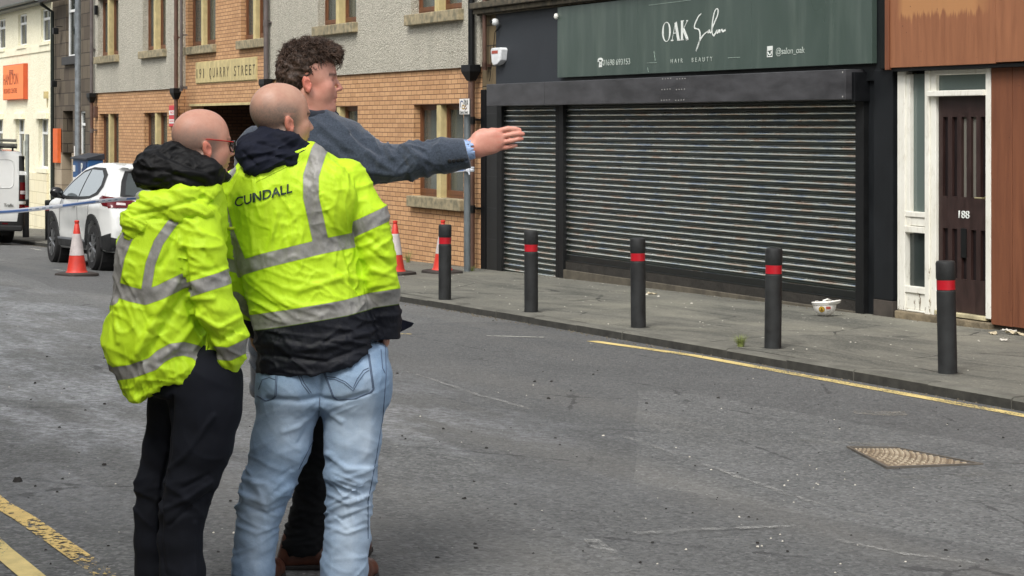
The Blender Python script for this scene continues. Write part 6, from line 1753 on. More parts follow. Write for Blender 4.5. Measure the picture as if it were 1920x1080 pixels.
    # fringe curls falling over the forehead
    for k in range(150):
        yy = -.068 + .11 * rs.rand() if k % 3 else -.066
        p = Vector(hq(.050 + .030 * rs.rand(), yy, .088 + .03 * rs.rand())); pts = []; ln = rs.uniform(.015, .060); ph = rs.uniform(0, 6.28)
        for j in range(9):
            t = j / 8; q = Vector((.034 * math.sin(t * 2.2) + .008 * math.cos(ph + t * 9), .008 * math.sin(ph + t * 9), .020 * t - ln * t * t * 1.3))
            pts.append(p + R3i @ q)
        w_ = rs.uniform(.0014, .0026); mbh.tube(pts, [w_ * (1 - .09 * j) for j in range(9)], 4, caps=False)
    mbh.build('hair_locks', HAIRL, hair, smooth=True, frame=False, )
    # trousers
    lg = Pn.chain([(610, 735, 0, 48), (600, 840, 0, 42), (590, 900, 0, 37), (582, 960, 0, 34), (570, 1010, 0, 36), (566, gpy - 30, 0, 37)], k=.03)
    rg = Pn.chain([(658, 735, .04, 46), (655, 840, .04, 38), (652, 950, .04, 33), (648, gpy - 38, .05, 34)], k=.03)
    V, Q = solid([Pn.loft([(690, 545, 700, .02, .12), (745, 550, 700, .02, .12)])] + lg + rg, .0065, .02, [(Half(lambda x, y, z: z - (g + .055)), .004)], smooth=2)
    N = vnormals(V, Q); px, py = Pn.pix(V)
    V = V + N * ((folds(V, (.1, .1, .028), (0, 18, 0), 41, .6) * .0065 + folds(V, (.1, .1, .03), (0, -24, 0), 42, .6) * .005) * np.clip((py - 780) / 100, .3, 1))[:, None]
    make('trousers', V, Q, DENIMK, body, org)
    shoe('shoe', Pn, (P(522, 0)[0], 7.11, g), (P(522, 0)[0] + .315, 7.14, g), body, org, h=.075, w=.050)
    shoe('shoe', Pn, (P(612, 0)[0], 7.14, g), (P(612, 0)[0] + .13, 7.40, g), body, org, h=.075, w=.050)
    return body

# ================================================================== man in spectacles and all-yellow jacket, hands in pockets
def man_c():
    Pn = Person(6.45); P = Pn.P
    gx, gy = P(330, 1140)[0], 6.45; g = ground_z(gx, gy); org = (gx, gy, g); gpy = HOR + (CAMZ - g) * Pn.k
    s = .92; hc = P(379, 270, 0)
    pr, cuts, M = head_shapes(hc, 26, s, 4)
    neck = [Capsule(P(368, 300, 0), P(352, 345, 0), .054, .06)]
    tor = Pn.loft([(350, 300, 410, 0, .08), (400, 265, 395, .02, .08), (520, 250, 365, .03, .09), (640, 285, 365, .03, .08), (720, 310, 430, .02, .09)])
    arm = Pn.chain([(370, 420, -.09, 26), (384, 520, -.11, 24), (408, 585, -.11, 18), (426, 640, -.07, 14)]) + Pn.chain([(300, 420, .10, 26), (330, 540, .14, 22), (394, 635, .12, 15)])
    legs = Pn.chain([(385, 730, -.04, 44), (372, 860, -.05, 34), (338, 1020, -.05, 22), (335, gpy - 25, -.05, 18)]) + Pn.chain([(335, 740, .08, 42), (310, 880, .10, 32), (285, 1020, .1, 22), (280, gpy - 25, .1, 18)])
    hd = hand_shapes(P(424, 648, -.06), (-.15, .45, -.9), (.9, .2, .1), (-.2, .9, 0), .85, .5) + hand_shapes(P(396, 645, .12), (.1, .1, -1), (.9, .2, .1), (0, -.9, 0), .95, .3)
    V, Q = solid(pr + neck + [tor] + arm + legs + hd, .0042, .025, cuts, smooth=1)
    at = head_paint(V, M, s, stub=.75, ruddy=.7, beard=.15, brow=.5)
    body = make('person', V, Q, SKIN_C, None, org, at)
    tag(body, 'bald man in red-armed spectacles, all-yellow hi-vis jacket and black padded hood, hands pocketed', 'person')
    # jacket
    ts = Pn.loft([(338, 345, 405, -.01, .06), (352, 300, 416, -.01, .10), (372, 262, 424, 0, .125), (400, 241, 428, 0, .15), (440, 226, 424, 0, .165), (480, 216, 414, 0, .175), (530, 216, 402, 0, .18), (590, 209, 394, 0, .18), (640, 207, 390, 0, .175), (690, 213, 392, 0, .165), (725, 230, 395, 0, .15), (765, 240, 400, 0, .14)], 2.2, rd=.02)
    bulge = [Ell(P(300, 470, -.10), (.13, .08, .16)), Ell(P(250, 640, -.06), (.10, .09, .11)), Ell(P(345, 690, -.07), (.09, .09, .05))]
    slr = Pn.chain([(368, 412, -.08, 46), (378, 470, -.12, 44), (388, 530, -.13, 41), (408, 585, -.13, 37), (428, 630, -.11, 36), (431, 665, -.08, 30), (433, 700, -.05, 14)], k=.012)
    sll = Pn.chain([(310, 410, .08, 42), (330, 520, .12, 36), (380, 610, .12, 30), (405, 655, .1, 24)], k=.012)
    flap = [Capsule(P(394, 630, -.08), P(393, 700, -.09), Pn.r(10), Pn.r(9), .5, .006), Capsule(P(393, 700, -.09), P(389, 735, -.09), Pn.r(9), Pn.r(5), .5, .006)]
    hem = [(190, 700), (205, 712), (235, 734), (257, 746), (270, 744), (290, 735), (312, 719), (330, 712), (352, 711), (378, 717), (384, 722), (386, 740), (402, 744), (404, 640), (470, 640)]
    hx = np.array([h[0] for h in hem]); hy = np.array([h[1] for h in hem]); tz = lambda py: CAMZ + (HOR - py) / Pn.k
    def hemcut(x, y, z):
        px = 960 + x * FPX / 6.45; keep_arm = px > 396
        return np.where(keep_arm & (y < 6.48), 1.0, z - tz(np.interp(px, hx, hy)) + 0 * y).astype(F32)
    V, Q = solid([ts] + bulge + slr + sll + flap, .0055, .03, [(Half(hemcut), .006)], smooth=2)
    N = vnormals(V, Q); px, py = Pn.pix(V); vf = V.astype(F32)
    dm = lambda prims: np.min([p(vf[:, 0], vf[:, 1], vf[:, 2]) for p in prims], axis=0)
    dt, dr, dl = dm([ts] + bulge + flap), dm(slr), dm(sll); isr = (dr < dt) & (dr < dl); isl = (dl < dt) & ~isr; ist = ~(isr | isl)
    W1 = folds(V, (.075, .2, .26), (0, 26, 0), 51, .7, 1.6); W2 = folds(V, (.22, .2, .08), (0, -22, 0), 52, .7, 1.6); W3 = folds(V, (.09, .1, .09), (0, 30, 0), 53, .8, 1.8); W4 = folds(V, (.022, .06, .05), (0, 15, 0), 54, .6)
    hemb = np.clip((py - 640) / 50, 0, 1)
    amp = ist * (W1 * .0065 + W2 * .0050 + W3 * .0042 + W4 * .0010 + hemb * folds(V, (.028, .2, .16), (0, 12, 0), 55, .5) * .006) + (~ist) * (folds(V, (.15, .15, .05), (0, -20, 0), 56, .5) * .0065 + W3 * .002 + W4 * .0012)
    V = V + N * (amp * np.clip((py - 350) / 30, .2, 1))[:, None]; N = vnormals(V, Q)
    cl = [(((342, 470), (350, 560), (372, 612), (396, 660), (402, 700)), 6, -.016), (((330, 530), (290, 600), (252, 672)), 7, .013), (((350, 545), (310, 610), (268, 678)), 7, -.012), (((380, 585), (330, 650), (300, 672)), 7, .010), (((215, 560), (222, 640)), 6, .008), (((255, 560), (275, 600), (310, 590)), 8, -.009), (((300, 500), (318, 470), (330, 430)), 6, -.009),
          (((360, 600), (410, 640), (460, 612)), 6, -.010), (((365, 585), (410, 615), (458, 590)), 5, .008), (((395, 650), (430, 690)), 5, -.007), (((350, 560), (400, 560)), 5, .006), (((345, 520), (420, 500)), 5, -.004), (((240, 470), (232, 530)), 6, .008), (((380, 470), (420, 520)), 5, -.006), (((300, 380), (360, 420), (380, 440)), 5, .006)]
    V = Pn.creases(V, N, cl)
    # gathered elastic hem
    gath = np.clip(1 - np.abs(py - np.interp(px, hx, hy) + 12) / 14, 0, 1) * ist * (px > 232) * (px < 384)
    N = vnormals(V, Q); V = V + N * (gath * (.0035 * np.sin(px * .95) - .003))[:, None]
    strip = np.full(len(V), .5)
    strip = band(Pn, V, ist, [(((372, 360), (350, 385), (318, 425), (297, 455), (282, 495), (272, 556)), 9), (((248, 430), (236, 446), (222, 480), (214, 520), (210, 560)), 12), (((195, 535), (213, 541), (245, 552), (272, 558), (300, 548), (345, 526)), 13.5),
                              (((190, 690), (208, 702), (245, 697), (285, 683), (302, 668), (322, 657), (345, 654), (368, 660), (380, 672)), 12.5)], strip)
    strip = band(Pn, V, isr, [(((325, 554), (345, 546), (416, 524), (435, 516)), 13.5), (((380, 658), (400, 662), (430, 664), (480, 640)), 12)], strip)
    jk = make('jacket', V, Q, HIVIS, body, org, dict(strip=strip, navy=np.full(len(V), -.1), rib=np.zeros(len(V))))
    # yellow fold-away hood over the back
    hp = [Ell(P(330, 385, -.13), (.125, .050, .040), Matrix.Rotation(R(-14), 4, 'Y').inverted() @ Matrix.Identity(4)), Capsule(P(404, 356, -.085), P(340, 368, -.14), .020, .034), Capsule(P(340, 368, -.14), P(262, 402, -.13), .034, .036), Ell(P(262, 418, -.125), (.060, .050, .060)), Capsule(P(240, 408, -.11), P(250, 442, -.12), .022, .020), Capsule(P(250, 442, -.12), P(330, 405, -.15), .022, .018), Capsule(P(330, 405, -.15), P(400, 365, -.10), .018, .012)]
    V, Q = solid(hp, .005, .02, [(Ell(P(300, 372, -.06), (.12, .06, .035)), .015)], smooth=2); N = vnormals(V, Q)
    V = V + N * (folds(V, (.16, .1, .03), (0, -22, 0), 61, .6) * .007 + folds(V, (.05, .05, .03), (0, -30, 0), 62, .6) * .003)[:, None]
    N = vnormals(V, Q); V = Pn.creases(V, N, [(((245, 405), (300, 395), (380, 370)), 4, -.007), (((262, 440), (320, 415)), 4, -.006), (((250, 415), (275, 445)), 4, .006)])
    make('folded_hood', V, Q, HIVIS, body, org, dict(strip=np.full(len(V), .5), navy=np.full(len(V), -.1), rib=np.zeros(len(V))))
    lin = [Ell(P(290, 378, -.125), (.065, .035, .032), Matrix.Rotation(R(20), 4, 'Y'))]
    V, Q = solid(lin, .006, .01, smooth=1); make('hood_lining', V, Q, cloth('grey_lining', srgb(150, 152, 140), srgb(176, 178, 168), rough=.7), body, org)
    # black padded hood round the neck
    MM = lambda a: Matrix.Rotation(R(a), 4, 'Y')
    hp = [Capsule(P(330, 284, -.06), P(395, 318, -.085), .030, .032), Capsule(P(395, 318, -.085), P(422, 332, -.02), .030, .018), Capsule(P(318, 284, -.05), P(296, 300, -.03), .034, .045), Ell(P(300, 318, -.05), (.085, .085, .072), MM(10)), Ell(P(345, 322, -.085), (.11, .065, .052), MM(12)), Capsule(P(278, 330, -.07), P(350, 340, -.12), .042, .030), Capsule(P(350, 340, -.12), P(408, 340, -.075), .026, .018), Capsule(P(270, 306, -.03), P(268, 335, -.04), .028, .030), Capsule(P(296, 300, .02), P(350, 310, .09), .05, .04), Capsule(P(350, 310, .09), P(418, 330, .04), .04, .02)]
    V, Q = solid(hp, .0048, .018, [(Capsule(P(379, 262, 0), P(366, 345, 0), .062, .056), .008), (Ell(P(385, 268, 0), (.088, .075, .068)), .01)], smooth=2); N = vnormals(V, Q)
    V = V + N * (folds(V, (.030, .06, .12), (0, 62, 0), 71, .7) * .0060 * np.clip((360 - Pn.pix(V)[0]) / 60, .25, 1) + folds(V, (.14, .1, .034), (0, 18, 0), 72, .6) * .0050 + folds(V, (.03, .03, .03), (0, 0, 0), 73, .6) * .0022)[:, None]
    N = vnormals(V, Q); V = Pn.creases(V, N, [(((262, 318), (310, 322), (380, 345)), 5, -.008), (((300, 285), (340, 305), (400, 330)), 4, -.006), (((330, 278), (310, 300), (285, 310)), 4, -.005), (((275, 345), (330, 352)), 4, .005), (((325, 320), (390, 325)), 5, .006)])
    make('hood', V, Q, BLACKC, body, org)
    # spectacles
    q = lambda *p: Vector(M @ Vector(p))
    red = mk('red_spectacle_arm', srgb(176, 42, 34), .35); blk = mk('black_spectacle_frame', srgb(22, 22, 26), .3)
    mb = MB()
    for sg in (1, -1): mb.tube([q(-.012, .083 * sg, .016), q(-.004, .083 * sg, .017), q(.04, .078 * sg, .016), q(.092, .070 * sg, .014)], .0022, 6)
    sp = mb.build('spectacle_arm', red, body, frame=False)
    mb = MB()
    for sg in (1, -1):
        ring = [q(.106 - .006 * abs(math.cos(a)), (.036 + .027 * math.cos(a)) * sg, -.002 + .020 * math.sin(a)) for a in [k * math.pi / 10 for k in range(21)]]
        mb.tube(ring, .0024, 6, caps=False); mb.tube([q(.092, .070 * sg, .013), q(.102, .063 * sg, .010)], .003, 6)
    mb.tube([q(.106, -.010, .004), q(.109, 0, .007), q(.106, .010, .004)], .002, 6)
    mb.build('spectacle_frame', blk, body, frame=False)
    mb = MB()
    for sg in (1, -1):
        ring = [q(.105 - .006 * abs(math.cos(a)), (.036 + .026 * math.cos(a)) * sg, -.002 + .019 * math.sin(a)) for a in [k * math.pi / 10 for k in range(20)]]
        mb.add(ring, [tuple(range(20))])
    mb.build('lens', glass('spectacle_lens', srgb(150, 160, 165), .75), body, frame=False)
    # trousers
    near = Pn.chain([(385, 715, -.04, 66), (386, 765, -.04, 64), (378, 830, -.05, 55), (358, 900, -.05, 46), (341, 960, -.05, 40), (337, 1015, -.05, 38.5), (342, 1070, -.05, 39), (346, gpy - 20, -.05, 41)], k=.03)
    far = Pn.chain([(335, 720, .05, 54), (326, 765, .07, 46), (312, 840, .09, 42), (300, 905, .10, 42.5), (293, 960, .10, 40), (291, 1015, .1, 38), (292, 1070, .1, 37), (292, gpy - 20, .1, 38)], k=.03)
    V, Q = solid([Pn.loft([(690, 288, 452, .0, .14), (740, 284, 453, .0, .15)], 2.4)] + near + far, .006, .02, [(Half(lambda x, y, z: z - (g + .02)), .004)], smooth=2)
    N = vnormals(V, Q); px, py = Pn.pix(V); kn = np.exp(-((py - 925) / 55) ** 2)
    V = V + N * (folds(V, (.24, .2, .085), (0, -28, 0), 81, .7) * (.002 + .0065 * kn) + folds(V, (.2, .16, .07), (0, 24, 0), 82, .7) * (.0006 + .004 * kn) + folds(V, (.08, .1, .5), (0, 5, 0), 83) * .0025)[:, None]
    N = vnormals(V, Q); V = Pn.creases(V, N, [(((400, 780), (350, 850), (318, 880)), 5, .007), (((395, 905), (350, 935), (310, 955)), 5, .008), (((395, 925), (350, 955), (318, 985)), 4, -.008), (((322, 745), (317, 850), (304, 910), (299, 1013), (308, 1080)), 3.5, -.012), (((390, 890), (345, 915)), 4, -.006), (((365, 980), (368, 1080)), 3, .005)])
    make('trousers', V, Q, TROUS, body, org)
    blks = mk('black_shoe_leather', srgb(24, 22, 22), .35)
    shoe('shoe', Pn, (P(335, 0)[0] - .03, 6.37, g), (P(335, 0)[0] + .20, 6.50, g), body, org, blks)
    shoe('shoe', Pn, (P(288, 0)[0] - .03, 6.52, g), (P(288, 0)[0] + .19, 6.68, g), body, org, blks)
    return body
# ------------------------------------------------------------------ bollards
BOLM = mk('recycled_plastic', srgb(38, 40, 41), .65, var=.55, vscale=9, bscale=60, bstr=.35, streak=.35)
REDB = mk('red_reflective_band', srgb(176, 22, 36), .35, var=.12)
def make_bollard():
    root = thing('bollard', 'x', 'bollard', (0, 0, 0), 'black plastic bollards with red bands', frame=True)
    h = .85; r = .072
    mb = MB(); mb.lathe([(r * 1.0, -.12), (r * 1.0, h * .73), (r * .955, h * .735), (r * .955, h * .745)], seg=32, caps=True); mb.build('post', BOLM, root, smooth=True, autosm=35)
    mb = MB(); mb.lathe([(r * .968, h * .745), (r * .968, h * .83)], seg=32, caps=False); mb.build('red_band', REDB, root, smooth=True)
    mb = MB(); mb.lathe([(r * .955, h * .83), (r * .955, h * .835), (r * 1.03, h * .845), (r * 1.03, h * .975), (r * .97, h * .993), (r * .85, h), (.001, h + .002)], seg=32, caps=False); mb.build('cap', BOLM, root, smooth=True, autosm=35)
    mb = MB(); rn = random.Random(8); vs = [(0, 0, .006)]; K = 22
    for k in range(K):
        a = 2 * math.pi * k / K; rr = r * rn.uniform(1.15, 1.7); vs.append((rr * math.cos(a) * 1.15, rr * math.sin(a), .0))
    mb.add(vs, [(0, k + 1, (k + 1) % K + 1) for k in range(K)]); mb.build('mortar_collar', mk('dark_mortar', srgb(72, 72, 66), .95, var=.4, bscale=30, bstr=.6), root)
    return root
protob = make_bollard()
rn = random.Random(2)
for i, (px, py, n_, lab) in enumerate([(1777, 700, None, 'bollard in front of the brown 188 door'), (1449, 653, None, 'bollard just left of the upturned hard hat'),
                                     (1197, 614, None, 'bollard in front of the left part of the wide shutter'), (996, 585, None, 'bollard in front of the narrow shutter'),
                                     (834, 562, None, 'bollard hiding a traffic cone in front of the brick wall'), (48.5, 441, 2.9, 'far bollard between the white van and the white car'), (91, 447, 2.9, 'far bollard half hidden by the bonnet of the white car')]):
    if n_ is None: L, n, z = ground_px(px, py)
    else:
        n = n_; L = LX(px, n); z = gz(L, n)
    o = protob if i == 0 else copy_tree(protob)
    o.matrix_world = FMAT @ Matrix.Translation((L, -n, z)) @ Matrix.Rotation(rn.uniform(0, 6), 4, 'Z') @ Matrix.Rotation(R(rn.uniform(-1.3, 1.3)), 4, 'X')
    o['label'] = 'black plastic ' + lab
# ------------------------------------------------------------------ traffic cones
CR = mk('cone_red_plastic', srgb(206, 58, 44), .5, var=.2, vscale=8, streak=.25)
CWm = mk('cone_white_sleeve', srgb(205, 196, 194), .45, var=.25, vscale=8, streak=.4)
CBk = mk('cone_base_rubber', srgb(58, 52, 48), .8, var=.4)
def make_cone():
    root = thing('traffic_cone', 'x', 'traffic cone', (0, 0, 0), 'red and white traffic cones')
    f = lambda z: .135 + (.030 - .135) * (z - .05) / (.70 - .05)
    mb = MB(); mb.lathe([(.155, .045), (.14, .06), (f(.08), .08), (f(.28), .28)], seg=28, caps=False); mb.build('cone_body', CR, root, smooth=True, autosm=40)
    mb = MB(); mb.lathe([(f(.28) + .003, .28), (f(.57) + .003, .57)], seg=28, caps=False); mb.build('reflective_sleeve', CWm, root, smooth=True)
    mb = MB(); mb.lathe([(f(.57), .57), (f(.70), .70), (.027, .703), (.027, .718), (.033, .722), (.033, .745), (.024, .752), (.001, .752)], seg=28, caps=False); mb.build('cone_top', CR, root, smooth=True, autosm=40)
    mb = MB(); s = .235; c = .05
    poly = [(-s + c, -s), (s - c, -s), (s, -s + c), (s, s - c), (s - c, s), (-s + c, s), (-s, s - c), (-s, -s + c)]
    mb.add([(x, y, 0) for x, y in poly] + [(x * .98, y * .98, .035) for x, y in poly] + [(x * .75, y * .75, .05) for x, y in poly], [tuple(range(8))[::-1], (16, 17, 18, 19, 20, 21, 22, 23)] + [(i, (i + 1) % 8, (i + 1) % 8 + 8, i + 8) for i in range(8)] + [(i + 8, (i + 1) % 8 + 8, (i + 1) % 8 + 16, i + 16) for i in range(8)])
    mb.build('base', CBk, root, bevel=.006)
    return root
pc = make_cone()
for i, (px, py, rot, tilt, lab) in enumerate([(144, 517, 20, 0, 'red and white traffic cone standing by the rear wheel of the white car'), (741, 515, 34, 0, 'red and white traffic cone showing beside the sleeve of the navy-hemmed jacket'), (829, 512, 10, 1.5, 'red and white traffic cone mostly hidden behind a bollard near the brick wall')]):
    L, n, z = ground_px(px, py); o = pc if i == 0 else copy_tree(pc)
    o.matrix_world = FMAT @ Matrix.Translation((L, -n, z)) @ Matrix.Rotation(R(rot), 4, 'Z') @ Matrix.Rotation(R(tilt), 4, 'Y'); o['label'] = lab
# ------------------------------------------------------------------ upturned hard hat
def hard_hat():
    L, n, z = ground_px(1543, 593); n -= .02
    root = thing('hard_hat', 'white hard hat lying upside down at the foot of the shutter', 'hard hat', (L, -n, z))
    HW = mk('hat_white_plastic', srgb(226, 224, 218), .3, var=.06)
    mb = MB(); rx, ry, rz = .118, .10, .135; seg = 40; rings = 14; vs = []; fs = []
    Rt = Matrix.Translation((L, -n, z + rz + .004)) @ Matrix.Rotation(R(-4), 4, 'Y') @ Matrix.Rotation(R(50), 4, 'Z')
    for i in range(rings + 1):
        t = i / rings; ph = math.pi / 2 * t
        for k in range(seg):
            a = 2 * math.pi * k / seg; c, s = math.cos(a), math.sin(a); q = math.sin(ph) ** .85
            ridge = .004 * math.exp(-(s * q * 4) ** 2)
            vs.append(Rt @ Vector(((rx + ridge) * c * q, (ry + ridge) * s * q, -rz * math.cos(ph) - ridge)))
    for i in range(rings):
        for k in range(seg): k2 = (k + 1) % seg; fs.append((i * seg + k, i * seg + k2, (i + 1) * seg + k2, (i + 1) * seg + k))
    mb.add(vs, fs); sh_ = mb.build('shell', HW, root, smooth=True); m = sh_.modifiers.new('t', 'SOLIDIFY'); m.thickness = .004
    # band, brim and peak (peak to the right)
    mb = MB(); vs = []; fs = []
    prof = [(1.0, -.022, 0), (1.04, -.022, 0), (1.07, .004, .010), (1.05, .012, .006), (1.0, .008, 0)]
    for k in range(seg):
        a = 2 * math.pi * k / seg; c, s = math.cos(a), math.sin(a); pk = max(0, c - .35) ** 1.3 * 1.0
        for (f, zz, e) in prof:
            out = (.062 * pk if f > 1.03 else 0); vs.append(Rt @ Vector((rx * c * f + out * c + e * c, ry * s * f + e * s, zz + .028 * pk * (f > 1.03))))
    n_ = len(prof)
    for k in range(seg):
        for j in range(n_): fs.append((k * n_ + j, k * n_ + (j + 1) % n_, ((k + 1) % seg) * n_ + (j + 1) % n_, ((k + 1) % seg) * n_ + j))
    mb.add(vs, fs); mb.build('brim', HW, root, smooth=True, autosm=50)
    mb = MB(); pts = [Rt @ Vector((rx * .85 * math.cos(a), ry * .85 * math.sin(a), .004 + .012 * math.sin(a * 3))) for a in [k * math.pi / 10 for k in range(21)]]; mb.tube(pts, .006, 6); mb.tube([Rt @ Vector((-.01, -.05, .02)), Rt @ Vector((.03, 0, .034)), Rt @ Vector((.06, .06, .02))], .010, 8)
    mb.build('harness', HW, root, smooth=True)
    def on(u, v, off):   # point on the near side of the shell, u across, v down
        x = u; zz = v; q = math.sqrt(max(0, 1 - (x / rx) ** 2 - (zz / rz) ** 2)); return Rt @ Vector((x * (1 + off / rx), -(ry + .004) * q - off, zz * (1 + off / rz)))
    def disc(cx, cz, r, off, name, m, k=20):
        mb = MB(); vs = [on(cx, cz, off)]; 
        for j in (1, 2):
            vs += [on(cx + r * j / 2 * math.cos(2 * math.pi * i / k), cz + r * j / 2 * math.sin(2 * math.pi * i / k), off) for i in range(k)]
        mb.add(vs, [(0, i + 1, (i + 1) % k + 1) for i in range(k)] + [(i + 1, i + 1 + k, (i + 1) % k + 1 + k, (i + 1) % k + 1) for i in range(k)]); mb.build(name, m, root, smooth=True)
    disc(-.022, -.062, .030, .005, 'emblem', mk('hat_emblem_ochre', srgb(176, 138, 34), .5)); disc(-.022, -.062, .024, .0065, 'emblem_field', mk('hat_emblem_yellow', srgb(196, 160, 52), .5))
    mb = MB(); 
    for a, b in (((-.034, -.076), (-.022, -.046)), ((-.010, -.076), (-.022, -.046)), ((-.032, -.070), (-.010, -.070)), ((-.022, -.05), (-.020, -.076))): mb.tube([on(*a, .008), on(*b, .008)], .0022, 5)
    mb.build('emblem_mark', mk('emblem_brown', srgb(96, 66, 20), .6), root)
    def rect(u0, u1, v0, v1, off, name, m):
        mb = MB(); K = 6; vs = [on(u0 + (u1 - u0) * i / K, v0 + (v1 - v0) * j / 3, off) for i in range(K + 1) for j in range(4)]
        mb.add(vs, [(i * 4 + j, (i + 1) * 4 + j, (i + 1) * 4 + j + 1, i * 4 + j + 1) for i in range(K) for j in range(3)]); mb.build(name, m, root)
    rect(.020, .066, -.078, -.034, .005, 'label', mk('hat_label_white', srgb(226, 222, 216), .5)); rect(.022, .064, -.062, -.036, .0065, 'label_red', mk('hat_label_red', srgb(190, 92, 80), .5))
hard_hat()

# ------------------------------------------------------------------ lamp column, plain pole, pay machine
def column():
    n = 1.1; L = LX(146, n); z = gz(L, n)
    root = thing('street_lamp', 'tall grey galvanised lamp column by the blue pay machine', 'street lamp', (L, -n, z))
    mb = MB(); mb.lathe([(.09, z - .1), (.09, z + 1.3), (.075, z + 1.34), (.068, z + 7.0)], (L, -n, 0), 20); mb.build('column', mk('lamp_column_steel', srgb(118, 124, 128), .5, .3, var=.35, vscale=8), root, smooth=True, autosm=40)
    mb = MB(); mb.tube([(L, -n, z + 6.9), (L, -n - .1, z + 7.2), (L, -n - .7, z + 7.35), (L, -n - 1.1, z + 7.35)], .03, 8); mb.build('bracket_arm', GALV, root, smooth=True)
    mb = MB(); mb.box(L - .1, L + .1, -n - 1.7, -n - 1.05, z + 7.3, z + 7.42); mb.build('lamp_head', GALV, root, bevel=.04)
    mb = MB(); zz = HZ(146, 283, n); mb.box(L - .052, L + .03, -n - .082, -n - .074, zz - .12, zz + .12); mb.build('sticker', WHITE, root)
column()
n = 2.55; L = LX(51, n); z = gz(L, n); root = thing('sign_post', 'slim pale grey pole behind the far bollard next to the white van', 'sign post', (L, -n, z))
mb = MB(); mb.lathe([(.045, z - .1), (.045, z + 2.35)], (L, -n, 0), 14); mb.build('post', mk('pale_pole_paint', srgb(150, 156, 150), .6, var=.3), root, smooth=True, autosm=40)
mb = MB(); zt = z + 2.2; mb.box(L - .10, L + .02, -n - .07, -n - .05, zt - .35, zt); mb.build('sign_plate', mk('pale_sign_back', srgb(206, 208, 196), .6), root, bevel=.004)
def pay_machine():
    n = 1.55; a, b = LX(136.5, n), LX(165.5, n); L = (a + b) / 2; z = gz(L, n); zt = HZ(150, 294, n)
    root = thing('pay_machine', 'blue hooded parking pay machine standing beyond the white car', 'parking machine', (L, -n, z))
    BLU = mk('machine_blue', srgb(40, 88, 140), .45, var=.2, vscale=5)
    w_ = (b - a) / 2
    mb = MB(); mb.box(L - w_, L + w_, -n, -n + .34, z, zt - .06); mb.build('cabinet', BLU, root, bevel=.012)
    mb = MB(); y0, y1 = -n - .05, -n + .37; zt2 = zt + .08
    mb.add([(L - w_ - .02, y0, zt - .02), (L + w_ + .02, y0, zt - .02), (L + w_ + .02, y1, zt2), (L - w_ - .02, y1, zt2), (L - w_ - .02, y0, zt - .06), (L + w_ + .02, y0, zt - .06), (L + w_ + .02, y1, zt - .059), (L - w_ - .02, y1, zt - .059)], [(0, 1, 2, 3), (4, 7, 6, 5), (0, 4, 5, 1), (1, 5, 6, 2), (2, 6, 7, 3), (3, 7, 4, 0)])
    mb.build('hood', mk('hood_dark', srgb(44, 48, 56), .5), root, bevel=.006)
    mb = MB(); mb.box(L - w_ * .3, L + w_ * .8, -n - .012, -n - .002, zt - .42, zt - .11); mb.build('sign_panel', mk('machine_dark_blue', srgb(28, 62, 110), .4), root)
    text_mesh('P', .30, 'lettering', LETW, root, L + w_ * .25, -n - .016, zt - .26, width=.15, bold=.01)
    mb = MB(); mb.box(L - w_ * .55, L + w_ * .85, -n - .011, -n - .002, zt - .62, zt - .46); mb.build('notice', WHITE, root)
    mb = MB(); mb.box(L - w_ * .55, L + w_ * .85, -n - .011, -n - .002, zt - .9, zt - .66); mb.build('display', mk('screen_green', srgb(112, 142, 112), .3), root)
    for k in range(3):
        mb = MB(); mb.box(L - w_ * .92, L - w_ * .66, -n - .011, -n - .002, zt - .35 - .28 * k, zt - .2 - .28 * k); mb.build('sticker', WHITE, root)
pay_machine()

